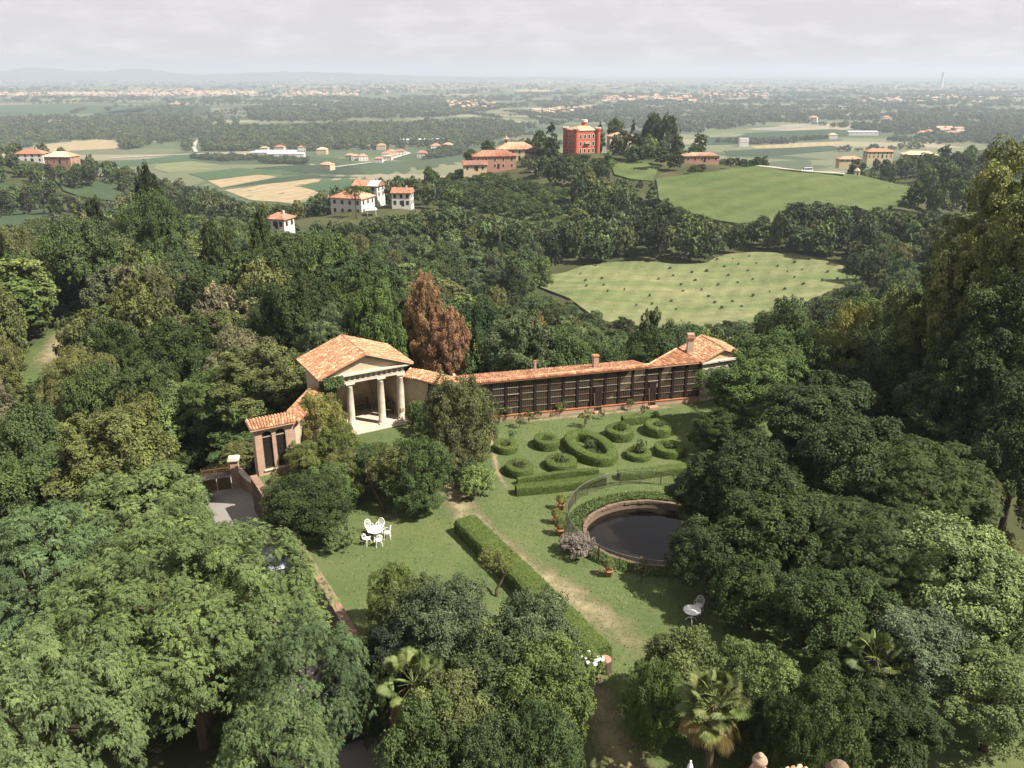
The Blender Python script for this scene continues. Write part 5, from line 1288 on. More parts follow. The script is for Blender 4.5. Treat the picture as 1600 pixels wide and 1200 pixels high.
def vehicle(name, label, loc, rz, paint, L=4.3, Wd=1.75, van=False, cat='car'):
    t = thing(name, label, cat, loc, rz); h1, h2 = (1.15, 2.05) if van else (.92, 1.45); w = Wd / 2
    def shell(prof, wd, inset=0):
        m = MB(); n = len(prof); vs = [(x, -wd * (1 - inset * i_), z) for (x, z, i_) in prof] + [(x, wd * (1 - inset * i_), z) for (x, z, i_) in prof]
        m.add(vs, [tuple(range(n))[::-1], tuple(range(n, 2 * n))] + [(i, (i + 1) % n, n + (i + 1) % n, n + i) for i in range(n)]); return m
    f, r = L / 2, -L / 2
    shell([(r, .35, 0), (f, .35, 0), (f + .03, .6, 0), (f - .1, .78, 0), (f - 1.0, h1, 0), (r + .1, h1, 0), (r - .03, .8, 0)], w).build('body', M[paint], t)
    cab = [(f - 1.25 if not van else f - .95, h1 + .001, 0), (f - 1.95 if not van else f - 1.4, h2, 1), (r + .65 if not van else r + .12, h2, 1), (r + .18 if not van else r + .05, h1 + .001, 0)]
    c = shell(cab, w * .97, .14).build('cabin', M[paint], t)
    dx = (cab[1][0] - cab[0][0]); 
    for side in (-1, 1):
        ww = w * .97; a = Vector((cab[0][0] - .18, side * (ww - .005), h1 + .06)); b = Vector((cab[1][0] - .05, side * (ww * .865 + .015), h2 - .1)); e = Vector((cab[2][0] + .12, side * (ww * .865 + .015), h2 - .1)); g = Vector((cab[3][0] + .22, side * (ww - .005), h1 + .06)); n = Vector((0, side * .02, 0))
        m = MB(); m.add([a, b, e, g, a + n, b + n, e + n, g + n], [(0, 1, 2, 3), (7, 6, 5, 4), (0, 4, 5, 1), (1, 5, 6, 2), (2, 6, 7, 3), (3, 7, 4, 0)]); m.build('side_window', M['glass'], t)
    for i0, i1, nm, s in ((0, 1, 'windscreen', 1), (3, 2, 'rear_window', -1)):
        a, b = cab[i0], cab[i1]; m = MB(); ww0, ww1 = w * .84, w * .75; o = .015 * s
        q0, q1 = (a[0] + (b[0] - a[0]) * .1, a[1] + (b[1] - a[1]) * .1), (a[0] + (b[0] - a[0]) * .88, a[1] + (b[1] - a[1]) * .88)
        m.hexa([(q0[0] + o, -ww0, q0[1]), (q0[0] + o * 3, -ww0, q0[1]), (q0[0] + o * 3, ww0, q0[1]), (q0[0] + o, ww0, q0[1]), (q1[0] + o, -ww1, q1[1]), (q1[0] + o * 3, -ww1, q1[1]), (q1[0] + o * 3, ww1, q1[1]), (q1[0] + o, ww1, q1[1])]); m.build(nm, M['glass'], t)
    for x in (f - .8, r + .8):
        for side in (-1, 1):
            wh = thing_part('wheel', t)
            m = MB(); n = 16; R = .32; vs = []
            for rr, yy in ((R - .02, -.1), (R, -.06), (R, .06), (R - .02, .1)):
                vs += [(x + rr * math.cos(2 * math.pi * i / n), side * (w - .06) + yy, .32 + rr * math.sin(2 * math.pi * i / n)) for i in range(n)]
            m.add(vs, [(j * n + i, j * n + (i + 1) % n, (j + 1) * n + (i + 1) % n, (j + 1) * n + i) for j in range(3) for i in range(n)] + [tuple(range(n)), tuple(range(3 * n, 4 * n))[::-1]]); m.build('tyre', M['rubber'], wh)
            m = MB(); y = side * (w + .045); m.add([(x + .2 * math.cos(2 * math.pi * i / n), y, .32 + .2 * math.sin(2 * math.pi * i / n)) for i in range(n)] + [(x + .17 * math.cos(2 * math.pi * i / n), y + side * .01, .32 + .17 * math.sin(2 * math.pi * i / n)) for i in range(n)], [(i, (i + 1) % n, n + (i + 1) % n, n + i) for i in range(n)] + [tuple(range(n, 2 * n))]); m.build('rim', M['chrome'], wh)
    for side in (-1, 1):
        MB().box(r - .05, r - .02, side * (w - .2) - .14, side * (w - .2) + .14, .66, .86).build('tail_light', M['tail'], t); MB().box(f - .02, f + .04, side * (w - .25) - .16, side * (w - .25) + .16, .58, .72).build('headlight', M['chrome'], t)
        MB().box(cab[0][0] - .3, cab[0][0] - .15, side * (w + .02) - .08, side * (w + .02) + .08, h1 + .02, h1 + .14).build('wing_mirror', M[paint], t)
    MB().box(r - .07, r - .03, -w * .95, w * .95, .38, .58).build('bumper', M['rubber'], t)
    MB().box(r - .075, r - .071, -.26, .26, .62, .73).build('number_plate', M['white_iron'], t)
    return t
vehicle('van', 'white van driving on the pale hill road above the field', hp(1260, 270.8, .5), math.pi + .05, 'car_white', 5.2, 2.0, True, 'van')
vehicle('parked_car', 'dark saloon car parked in deep shade on the driveway at the bottom', P(545, 1122, -2.5) + Vector((0, .3, 0)), math.radians(112), 'car_dark')
vehicle('parked_car', 'silver-grey car on the driveway half hidden by the walnut crown', P(432, 900, -2.5), math.radians(118), 'car_grey')

# houses, sheds and villages in the plain
PH = [(414, 237, 'white_wall'), (438, 237, 'cream_wall'), (472, 236, 'white_wall'), (504, 241, 'cream_wall'), (556, 250, 'white_wall'), (567, 251, 'white_wall'), (581, 233, 'white_wall'), (596, 234, 'cream_wall'), (603, 246, 'white_wall'), (607, 250, 'white_wall'), (612, 244, 'cream_wall'), (625, 243, 'white_wall'), (548, 249, 'cream_wall'), (592, 254, 'white_wall'), (512, 266, 'cream_wall'), (1300, 217, 'white_wall'), (1440, 214, 'white_wall'), (1450, 212, 'cream_wall'), (1480, 213, 'white_wall'), (660, 246, 'white_wall'), (681, 235, 'white_wall'), (700, 233, 'cream_wall'), (1270, 190, 'white_wall'), (1384, 190, 'white_wall')]
for i, (u, v, wm) in enumerate(PH):
    q = hp(u, v); s = random.uniform(.9, 1.25) * (1 + max(0, q.y - 1300) / 2500)
    house('plain_house', 'small house with orange roof among the fields of the plain', q, random.uniform(-.5, .5), 13 * s, 10 * s, 6.5 * s, wm, 'tile_far' if i % 3 else 'tile_pale', 2.6 * s, wins=(3, 1), group='houses scattered on the plain', far=True, door=False)
SH = [(432, 243, 62, 22, 'white_roof', 'large white-roofed factory hall on the plain'), (448, 247, 55, 16, 'white_roof', 'low white factory shed in front of the large hall'), (408, 245, 30, 18, 'grey_roof', 'grey-roofed workshop beside the white factory halls'), (664, 224, 95, 14, 'white_roof', 'long white greenhouse shed beyond the fields'), (1346, 211, 60, 22, 'white_roof', 'white shed with low roof right of the dark field'), (1161, 229, 16, 12, 'white_wall', 'white cubic building beside the pale strip field')]
for u, v, w, d, rm, lb in SH:
    house('industrial_shed', lb, hp(u, v), random.uniform(-.1, .15), w, d, 7 if w > 20 else 14, 'white_wall', rm, 1.5, 'gable' if w > 20 else 'flat', (6, 1), 1, cat='shed', far=True, chim=False, door=False)
def town(name, label, specs):
    wv = MB(); rf = MB(); t = thing(name, label, 'town', (0, 0, 0))
    for (u0, v0, u1, v1, n) in specs:
        for k in range(n):
            u = random.uniform(u0, u1); v = random.triangular(v0, v1); d = ray(u, v); kk = (PLAIN - CH) / d[2]; x, y = d[0] * kk, d[1] * kk; a = random.uniform(0, 3.14); w, dd, h = random.uniform(10, 22), random.uniform(9, 14), random.uniform(6, 11)
            c, s = math.cos(a), math.sin(a); R = lambda px, py, pz: (x + c * px - s * py, y + s * px + c * py, PLAIN + pz)
            wv.hexa([R(*p) for p in ((-w / 2, -dd / 2, 0), (w / 2, -dd / 2, 0), (w / 2, dd / 2, 0), (-w / 2, dd / 2, 0), (-w / 2, -dd / 2, h), (w / 2, -dd / 2, h), (w / 2, dd / 2, h), (-w / 2, dd / 2, h))])
            rh = random.uniform(3, 4.5); o = .6
            rf.add([R(*p) for p in ((-w / 2 - o, -dd / 2 - o, h), (w / 2 + o, -dd / 2 - o, h), (w / 2 + o, dd / 2 + o, h), (-w / 2 - o, dd / 2 + o, h), (-w / 2, 0, h + rh), (w / 2, 0, h + rh))], [(0, 1, 5, 4), (2, 3, 4, 5), (1, 2, 5), (3, 0, 4)])
    a = wv.build('wall', m_paint('town_walls', (.36, .31, .26)), t); a['kind'] = 'stuff'; b = rf.build('roof', M['tile_pale'], t); b['kind'] = 'stuff'
    t['kind'] = 'stuff'; del t['category']; return t
town('distant_town', 'sprawling red-roofed towns on the hazy plain', [(0, 146, 90, 152, 60), (90, 146, 270, 151, 190), (200, 140, 300, 146, 90), (270, 143, 400, 151, 150), (440, 143, 560, 152, 110), (470, 118, 540, 130, 60), (700, 158, 780, 172, 40), (600, 125, 800, 140, 90), (940, 150, 1090, 162, 130), (800, 120, 870, 138, 70), (1090, 142, 1200, 156, 60), (1340, 150, 1560, 165, 40), (0, 112, 300, 135, 110), (420, 125, 700, 145, 90), (880, 125, 1200, 142, 90), (1200, 128, 1580, 148, 90), (830, 170, 900, 180, 25), (1460, 205, 1500, 214, 12)])

# ------------------------------------------------------------------ woods
PROT = [   # what must stay in view: outline in the picture, and how near a tree must be to be in its way
    ([(825, 445), (900, 425), (1000, 414), (1105, 416), (1140, 402), (1240, 402), (1335, 432), (1290, 455), (1190, 480), (1120, 492), (1060, 490), (1000, 488), (940, 486), (890, 470)], 262),
    ([(1030, 285), (1185, 265), (1430, 290), (1432, 302), (1380, 322), (1340, 322), (1290, 312), (1240, 308), (1210, 325), (1160, 346), (1120, 342), (1100, 330), (1035, 312)], 335),
    ([(880, 192), (938, 192), (938, 246), (880, 243)], 436), ([(722, 230), (800, 230), (802, 266), (722, 268)], 400), ([(783, 205), (835, 222), (835, 246), (783, 246)], 425), ([(1066, 238), (1120, 238), (1120, 254), (1066, 256)], 414),
    ([(518, 286), (600, 284), (600, 322), (518, 322)], 328), ([(611, 294), (648, 294), (648, 318), (611, 318)], 333), ([(424, 326), (458, 330), (458, 354), (424, 354)], 260),
    ([(34, 236), (125, 236), (125, 254), (34, 254)], 528), ([(34, 566), (60, 538), (88, 512), (106, 512), (106, 560), (100, 590), (36, 590)], 126), ([(0, 292), (60, 300), (80, 330), (40, 350), (0, 352)], 380), ([(90, 284), (190, 298), (180, 314), (110, 302)], 460),
    ([(1345, 232), (1395, 232), (1395, 246), (1345, 246)], 585), ([(1250, 258), (1275, 258), (1275, 272), (1250, 272)], 400), ([(1325, 258), (1350, 258), (1350, 277), (1325, 277)], 390), ([(1184, 258), (1345, 268), (1345, 276), (1184, 264)], 395), ([(324, 285), (490, 278), (495, 300), (455, 318), (380, 312)], 800), ([(250, 250), (560, 256), (560, 285), (300, 285)], 800),
    ([(695, 288), (745, 276), (800, 288), (880, 302), (885, 338), (820, 342), (740, 328), (695, 308)], 345),
    ([(1100, 200), (1350, 200), (1330, 236), (1100, 246)], 800), ([(400, 228), (640, 228), (640, 256), (400, 256)], 1100), ([(320, 705), (410, 700), (410, 800), (330, 830)], 52), ([(955, 258), (1020, 250), (1020, 280), (960, 275)], 420),
    ([(640, 255), (720, 262), (700, 285), (660, 285)], 420), ([(1380, 200), (1500, 205), (1480, 218), (1400, 218)], 900)]
SK1 = np.array([(-200, 362), (0, 362), (60, 350), (120, 350), (180, 335), (240, 322), (300, 342), (350, 347), (420, 367), (470, 370), (540, 374), (620, 394), (680, 425), (740, 430), (790, 448), (830, 458), (880, 492), (930, 512), (1000, 508), (1100, 502), (1180, 492), (1240, 472), (1300, 457), (1350, 442), (1400, 422), (1440, 365), (1480, 300), (1530, 245), (1600, 230), (1900, 230)], float)
SK2 = np.array([(-200, 332), (300, 332), (480, 347), (560, 340), (640, 330), (700, 322), (760, 318), (830, 310), (900, 262), (940, 262), (1000, 300), (1060, 315), (1130, 322), (1200, 325), (1240, 312), (1290, 308), (1400, 328), (1500, 330), (1900, 300)], float)
def fit_tree(x, y, g, h, w):
    """lower a tree until it leaves the protected views free; None when it would become too small"""
    f0 = fwd(y, g)
    u = 800 + F * x / f0; hw = w * F / f0 / 2
    for _ in range(9):
        vt = proj(x, y, g + h)[1]
        sk = SK1 if y < 200 else (SK2 if y < 335 else None); ok = True
        if sk is not None and vt < np.interp(u, sk[:, 0], sk[:, 1]): ok = False
        if ok:
            vb = proj(x, y, g)[1]
            for pl, yd in PROT:
                if y < yd - 1:
                    for du, dv in ((0, 0), (-.8, .25), (.8, .25), (-.5, .1), (.5, .1), (0, .5), (-.95, .5), (.95, .5), (0, .9)):
                        uu, vv = u + du * hw, vt + dv * (vb - vt)
                        if pt_in(uu, vv, pl): ok = False; break
                    if not ok: break
        if ok: return h
        h *= .84
        if h < 2.6: return None
    return None
def pt_in(x, y, poly):
    r = False; n = len(poly)
    for i in range(n):
        x0, y0 = poly[i]; x1, y1 = poly[(i + 1) % n]
        if (y0 > y) != (y1 > y) and x < (x1 - x0) * (y - y0) / (y1 - y0) + x0: r = not r
    return r
CLEAR = [(p.x, p.y) for p in pxpoly([(22, 596), (30, 565), (60, 534), (92, 506), (112, 510), (112, 545), (106, 600)])]
ORCH = [(p.x, p.y) for p in pxpoly([(690, 290), (742, 275), (800, 288), (884, 302), (890, 342), (820, 346), (740, 330), (690, 312)])]
EXC = [(CLEAR, 0), ([(a + 8, b - 3) for a, b in CLEAR], 0), ([(a + 4, b - 1.5) for a, b in CLEAR], 0), (ORCH, 0), (grown(GARDEN, 1.5), 0), ([(p.x, p.y) for p in MEADOW], 0), ([(p.x, p.y) for p in HILLF], 0)]
DRIVE = [(-26, 58.5), (-21.5, 54.5), (-18.6, 50), (-15.3, 44), (-11.3, 37), (-8.6, 31), (-6.6, 24), (-5.2, 16)]
def near_line(x, y, pts, d):
    for a, b in zip(pts, pts[1:]):
        ax, ay = a; bx, by = b; t = max(0, min(1, ((x - ax) * (bx - ax) + (y - ay) * (by - ay)) / ((bx - ax) ** 2 + (by - ay) ** 2))); 
        if math.hypot(x - ax - t * (bx - ax), y - ay - t * (by - ay)) < d: return True
    return False
HSE = [(o.location.x, o.location.y) for o in COL.objects if o.parent is None and o.get('category') in ('house', 'villa', 'tower', 'gazebo', 'shrine', 'van')]
PLANTED = [(o.location.x, o.location.y, o.scale[0] * 4) for o in COL.objects if o.parent is None and o.get('category') == 'tree']
cand = []
def scatter(y0, y1, sp):
    y = y0
    while y < y1:
        hwid = .68 * y + 14; x = -hwid
        while x < hwid:
            px, py = x + random.uniform(-.42, .42) * sp, y + random.uniform(-.42, .42) * sp; x += sp
            if any(bool(inpoly(np.array([px]), np.array([py]), e[0])[0]) for e in EXC): continue
            if py < 70 and near_line(px, py, DRIVE, 3.4): continue
            if py < 60 and px > -12 and px < 28: continue
            if py < 47 and px < 0: continue
            if any(math.hypot(px - a, py - b) < 9 for a, b in HSE): continue
            if any(math.hypot(px - a, py - b) < max(2.2, r * .55) for a, b, r in PLANTED): continue
            cand.append((px, py))
        y += sp
scatter(26, 110, 5.6); scatter(110, 200, 6.6); scatter(200, 340, 7.4); scatter(340, 560, 10.0)
cand.sort(key=lambda c: math.hypot(*c))
LMK = [('the forest track', 75, 550), ('the brick wing', 430, 690), ('the temple roof', 550, 560), ('the russet tree', 680, 500), ('the greenhouse chimneys', 930, 570), ('the end pavilion', 1110, 560), ('the dark round conifer', 228, 280), ('the white ridge house', 440, 340), ('the hill gazebo', 580, 330), ('the mown meadow', 1080, 450), ('the tallest trees', 1560, 350), ('the iron gate', 340, 740), ('the slim column-shaped tree', 147, 320), ('the yellowing tree', 1335, 480), ('the round pond', 1000, 830)]
CW = dict(dk='dark green', md='mid-green', ol='olive-green', lt='light green', br='brownish', bl='bluish green', gr='grey-green', org='orange-leaved')
def wood_label(u, y, v, h, w, col):
    n, a, b = min(LMK, key=lambda q: (q[1] - u) ** 2 + (1.5 * (q[2] - v)) ** 2)
    if abs(u - a) > 1.4 * abs(v - b): d = 'left of' if u < a else 'right of'
    else: d = 'above' if v < b else 'below'
    f = ' some way' if math.hypot(u - a, v - b) > 90 else ''
    sz = ('slender' if h > 1.75 * w else 'tall') if h > 12 else ('low' if h < 6 else ('broad' if w > h else 'rounded'))
    gp = 'trees of the wood near ' + n
    return '%s %s tree in the wood%s %s %s' % (sz, CW[col], f, d, n), gp
def wood_color(u, y):
    r = random.random()
    if u < 480 and y < 150: pal = ['ol', 'ol', 'md', 'dk', 'lt', 'br', 'ol']
    elif u > 1250 and y < 150: pal = ['dk', 'md', 'dk', 'md', 'ol']
    elif y > 200: pal = ['dk', 'dk', 'md', 'md', 'gr']
    else: pal = ['md', 'bl', 'gr', 'dk', 'md', 'lt', 'md']
    if r < .012 and y > 110: return 'org'
    return random.choice(pal)
DEEP = []; n_ind = 0; LIMIT = 300 - NTREE[0] + 25
for (x, y) in cand:
    g = tz(x, y); s = random.uniform(.72, 1.18); h0 = (10.5 if y < 70 else 12) * s; w = random.uniform(6.2, 9.2) * (.9 if y < 110 else 1)
    if y > 340 and inpoly(np.array([x]), np.array([y]), [(-400, 330), (-150, 345), (-140, 520), (-420, 560)])[0] and random.random() < .45: continue
    h = fit_tree(x, y, g, h0, w)
    if h is None: continue
    w *= min(1, max(.5, (h / h0) ** .6)); u = proj(x, y, g + h)[0]
    if u < -90 or u > 1690: continue
    if n_ind < LIMIT:
        col = wood_color(u, y); lb, gp = wood_label(u, y, proj(x, y, g + h * .75)[1], h, w, col); near = y < 80
        key = random.choice(['broad', 'broad_b', 'broad_c', 'walnut_b']) if near else random.choice(MIDK + ['midcol', 'midcone', 'midwispy'][:1 + (random.random() < .3) * 2])
        key = 'broad' if key == 'walnut_b' and col == 'br' else key; plant(key, (x, y, g - .2), w, h, col, lb, group=gp); n_ind += 1
    else: DEEP.append((x, y, g, w, h))
print('individual trees', NTREE[0], 'deep', len(DEEP))
def gn_stuff(name, label, keys, data, colors):
    """one object: crowns set on the points of a mesh by geometry nodes"""
    me = bpy.data.meshes.new(name); me.from_pydata([d[0] for d in data], [], [])
    for an, ty, vals in (('scl', 'FLOAT_VECTOR', [c for d in data for c in d[1]]), ('rot', 'FLOAT', [d[2] for d in data]), ('idx', 'INT', [d[3] for d in data]), ('icol', 'FLOAT_COLOR', [c for d in data for c in jit(random.choice(colors))]), ('iflag', 'FLOAT', [1.0] * len(data))):
        a = me.attributes.new(an, ty, 'POINT'); a.data.foreach_set({'FLOAT_VECTOR': 'vector', 'FLOAT_COLOR': 'color'}.get(ty, 'value'), vals)
    o = link(bpy.data.objects.new(name, me)); tag(o, label, None, None, 'stuff')
    ng = bpy.data.node_groups.new(name, 'GeometryNodeTree'); ng.interface.new_socket('Geometry', in_out='INPUT', socket_type='NodeSocketGeometry'); ng.interface.new_socket('Geometry', in_out='OUTPUT', socket_type='NodeSocketGeometry')
    N, L = ng.nodes, ng.links; gi = N.new('NodeGroupInput'); go = N.new('NodeGroupOutput'); jn = N.new('GeometryNodeJoinGeometry')
    def na(nm, ty): x = N.new('GeometryNodeInputNamedAttribute'); x.data_type = ty; x.inputs[0].default_value = nm; return x.outputs[0]
    sc, ro, ix = na('scl', 'FLOAT_VECTOR'), na('rot', 'FLOAT'), na('idx', 'INT'); cb = N.new('ShaderNodeCombineXYZ'); L.new(ro, cb.inputs[2])
    for k, key in enumerate(keys):
        po = bpy.data.objects.new('crown_shape', PROTO[key][0]); _ = 0
        oi = N.new('GeometryNodeObjectInfo'); oi.inputs['Object'].default_value = po; oi.inputs['As Instance'].default_value = True
        cm = N.new('FunctionNodeCompare'); cm.data_type = 'INT'; cm.operation = 'EQUAL'; L.new(ix, cm.inputs[2]); cm.inputs[3].default_value = k
        ip = N.new('GeometryNodeInstanceOnPoints'); L.new(gi.outputs[0], ip.inputs['Points']); L.new(cm.outputs[0], ip.inputs['Selection']); L.new(oi.outputs['Geometry'], ip.inputs['Instance']); L.new(cb.outputs[0], ip.inputs['Rotation']); L.new(sc, ip.inputs['Scale'])
        L.new(ip.outputs[0], jn.inputs[0])
    L.new(jn.outputs[0], go.inputs[0]); md = o.modifiers.new('trees', 'NODES'); md.node_group = ng
    return o
def as_data(L_, keys, pick):
    out = []
    for (x, y, g, w, h) in L_:
        k = pick(x, y); pw, ph = PROTO[keys[k]][2], PROTO[keys[k]][3]; out.append(((x, y, g - .3), (w / pw, w / pw, h / ph), random.uniform(0, 6.28), k))
    return out
ck = [CC['dk'], CC['md'], CC['ol'], CC['gr'], (.045, .056, .02), CC['md'], CC['bl'], CC['lt']]
dk_ = ['mid0', 'mid1', 'mid2', 'mid3', 'midcol', 'mid4', 'midcone']
near_d = [d for d in DEEP if d[1] < 260]; far_d = [d for d in DEEP if d[1] >= 260]
if near_d: gn_stuff('valley_wood', 'mass of dark green trees filling the valley behind the garden', dk_, as_data(near_d, dk_, lambda x, y: random.choice([0, 0, 1, 1, 2, 3, 3, 4, 5, 5])), ck)
fk = ['far0', 'far1', 'far2', 'far3', 'farcone']; fc = [CC['dk'], CC['md'], CC['md'], CC['gr'], (.04, .05, .02), CC['ol']]
if far_d: gn_stuff('hill_wood', 'woods covering the hill around the red villa and the far slopes', fk, as_data(far_d, fk, lambda x, y: random.choice([0, 0, 1, 1, 2, 2, 3, 3, 4])), fc)
# low growth under the trees
und = []
for k in range(2600):
    y = random.uniform(30, 230); x = random.uniform(-.66, .66) * y + random.uniform(-8, 8)
    if any(bool(inpoly(np.array([x]), np.array([y]), e[0])[0]) for e in EXC) or near_line(x, y, DRIVE, 2.6): continue
    q = proj(x, y, tz(x, y) + 1.2)
    if inpoly(np.array([x]), np.array([y]), CLEAR)[0] or pt_in(q[0], q[1], PROT[10][0]) or pt_in(q[0], q[1] - 6, PROT[10][0]): continue
    s = random.uniform(1.2, 3.2); und.append((x, y, tz(x, y), s * 1.6, s))
uk = ['mid0', 'mid3', 'far1']
gn_stuff('undergrowth', 'bushes and brambles under the trees', uk, as_data(und, uk, lambda x, y: 0 if y < 100 else random.choice([1, 2])), [CC['md'], CC['ol'], CC['dk']])
# trees on the hilltop round the villa
for u, vt, y, w, key, col, lb in [(862, 185, 450, 34, 'midcone', 'dk', 'tall dark cedar left of the red villa'), (842, 203, 448, 26, 'mid2', 'dk', 'rounded dark tree left of the tall cedar'), (938, 184, 456, 20, 'midcone', 'dk', 'dark conifer just right of the red villa'), (962, 180, 462, 28, 'mid0', 'md', 'round tree behind the red villa'), (990, 180, 462, 18, 'midcone', 'dk', 'pointed conifer in the hilltop park'), (1020, 176, 458, 36, 'mid2', 'dk', 'tall dark pine group tree on the hilltop'), (1045, 178, 452, 36, 'mid4', 'dk', 'broad dark tree at the right of the hilltop park'), (1095, 206, 440, 22, 'midcol', 'dk', 'single dark tree at the right end of the hilltop'), (762, 216, 430, 24, 'mid0', 'dk', 'dark conifer behind the pink farmhouse'), (735, 232, 425, 30, 'mid1', 'md', 'green tree at the left end of the hilltop farm'), (838, 228, 420, 36, 'mid3', 'dkp', 'dark purple-leaved tree in front of the yellow manor'), (856, 226, 428, 34, 'mid0', 'ol', 'olive-green tree between manor and red villa'), (900, 240, 412, 52, 'mid4', 'dk', 'large dark round tree below the red villa'), (925, 262, 398, 44, 'mid3', 'dk', 'dark round tree on the slope under the red villa'), (1015, 262, 396, 34, 'mid0', 'dk', 'round tree at the edge of the hill field'), (985, 245, 418, 26, 'mid1', 'dk', 'tree in the villa park above the hill field'), (955, 250, 410, 26, 'mid1', 'md', 'tree in front of the villa garden wall'), (1000, 268, 392, 30, 'mid2', 'dk', 'dark tree left of the hill field corner'), (1392, 292, 372, 12, 'mid0', 'dk', 'lone small tree at the right end of the hill field'), (552, 288, 312, 36, 'pine', 'md', 'umbrella pine in front of the white hill house'), (1125, 250, 425, 46, 'mid3', 'dk', 'hedge-like tree beside the low pink house'), (1050, 232, 430, 40, 'mid3', 'dk', 'dark tree behind the low pink house')]:
    at(u, vt, y, w, key, col, lb)
# hazel orchard in rows below the farm
orch = []
a0 = hit(690, 300); dirs = (Vector((.92, .4)), Vector((-.4, .92)))
op = [(p.x, p.y) for p in pxpoly([(690, 290), (742, 275), (800, 288), (884, 302), (890, 342), (820, 346), (740, 330), (690, 312)])]
for i in range(-60, 90):
    for j in range(-40, 60):
        q = Vector((a0.x, a0.y)) + dirs[0] * i * 3.4 + dirs[1] * j * 4.6
        if inpoly(np.array([q.x]), np.array([q.y]), op)[0]: s = random.uniform(3.2, 4.6); orch.append((q.x, q.y, tz(q.x, q.y), s * 1.15, s))
gn_stuff('hazel_orchard', 'rows of low round hazel trees on the slope below the farm', ['far0', 'far1'], as_data(orch, ['far0', 'far1'], lambda x, y: random.randint(0, 1)), [CC['dk'], CC['md']])
# young trees dotted over the meadow
mc = Vector((sum(p.x for p in MEADOW) / len(MEADOW), sum(p.y for p in MEADOW) / len(MEADOW)))
for i in range(-16, 17):
    for j in range(-14, 15):
        q = mc + Vector((math.cos(.42), math.sin(.42))) * (i * 6.4 + 3.2 * (j % 2)) + Vector((-math.sin(.42), math.cos(.42))) * j * 7.4
        q += Vector((random.uniform(-.6, .6), random.uniform(-.6, .6))); g = tz(q.x, q.y); uu, vv = proj(q.x, q.y, g)
        if pt_in(uu, vv, PROT[0][0]) and random.random() < (.82 if uu > 1020 else .35):
            plant('far%d' % random.randint(0, 3), (q.x, q.y, g + .7), random.uniform(.6, 1.15), random.uniform(.6, 1.0), 'md', 'small green sapling planted in rows on the mown meadow', 'sapling', 'sapling', 'saplings on the meadow'); NTREE[0] -= 1

# woods and hedgerows of the plain, far off
WB = [([(0, 214), (120, 205), (330, 200), (610, 200), (640, 212), (636, 232), (560, 236), (320, 236), (310, 214), (190, 236), (185, 219), (150, 217), (60, 226), (0, 240)], 2600, 11),
      ([(640, 210), (700, 202), (800, 198), (830, 205), (760, 222), (700, 228), (640, 230)], 800, 11), ([(380, 205), (620, 196), (800, 190), (800, 200), (640, 212)], 700, 13),
      ([(280, 243), (400, 247), (480, 252), (480, 258), (380, 254), (300, 249)], 260, 8), ([(0, 186), (300, 180), (330, 200), (120, 206), (0, 214)], 800, 13),
      ([(380, 170), (520, 160), (700, 158), (830, 164), (700, 182), (520, 190), (400, 192)], 1200, 15), ([(860, 178), (1000, 160), (1180, 168), (1380, 165), (1600, 172), (1600, 190), (1380, 188), (1290, 188), (1180, 196), (1100, 208), (960, 200)], 1700, 13),
      ([(1290, 198), (1380, 192), (1600, 190), (1600, 214), (1500, 204), (1400, 212), (1340, 204)], 900, 11), ([(1500, 204), (1600, 196), (1600, 232), (1520, 226), (1440, 222), (1380, 222)], 500, 11), ([(1110, 222), (1180, 222), (1290, 216), (1290, 220), (1190, 228)], 140, 9), ([(660, 236), (720, 230), (740, 240), (660, 250)], 120, 9),
      ([(0, 152), (200, 152), (400, 152), (800, 152), (800, 158), (400, 163), (0, 160)], 420, 15), ([(800, 146), (1600, 146), (1600, 168), (1000, 162), (850, 172)], 900, 16), ([(0, 122), (1600, 124), (1600, 148), (800, 150), (0, 146)], 1300, 18)]
far_pts = []
for pl, n, s0 in WB:
    us = [p[0] for p in pl]; vs = [p[1] for p in pl]; c = 0; tries = 0
    while c < n and tries < n * 12:
        tries += 1; u, v = random.uniform(min(us), max(us)), random.uniform(min(vs), max(vs))
        if not pt_in(u, v, pl): continue
        q = math.sin(u * .043 + v * .4) + math.sin(u * .017 - v * .9) + random.uniform(-.6, .6)
        if q < -.45: c += .35; continue
        d = ray(u, v); k = (PLAIN - CH) / d[2]; x, y = d[0] * k, d[1] * k
        if y < 850: 
            p = hit(u, v); x, y, z = p.x, p.y, p.z
        else: z = PLAIN if math.hypot(x, y) > 1450 else tz(x, y)
        s = random.uniform(.75, 1.25) * s0; far_pts.append((x, y, z, s * (1.0 if y < 2500 else 1.5), s * .85 if y < 2500 else s * .75)); c += 1
for k in range(260):     # hedgerows
    u, v = random.uniform(0, 1600), 118 + 120 * random.random() ** 1.6; d = ray(u, v); kk = (PLAIN - CH) / d[2]; x, y = d[0] * kk, d[1] * kk
    if y < 900 or any(pt_in(u, v, pl) for pl, yd in PROT): continue
    a = random.choice([.35, .35 + math.pi / 2, random.uniform(0, 3.14)]); L_ = random.uniform(80, 420) * (1 if y < 3000 else 2); n = int(L_ / (14 if y < 3000 else 26))
    for j in range(n):
        s = random.uniform(5, 12); px, py = x + math.cos(a) * L_ * j / n + random.uniform(-3, 3), y + math.sin(a) * L_ * j / n + random.uniform(-3, 3)
        if py > 850: far_pts.append((px, py, PLAIN if math.hypot(px, py) > 1450 else tz(px, py), s * 1.4, s))
tk = ['tiny0', 'tiny1', 'far1']
gn_stuff('plain_woods', 'far woods and hedgerows across the hazy plain', tk, as_data(far_pts, tk, lambda x, y: random.randint(0, 1) if y > 1300 else random.choice([0, 1, 2, 2, 2])), [CC['dk'], CC['md'], CC['md'], CC['gr'], CC['ol']])
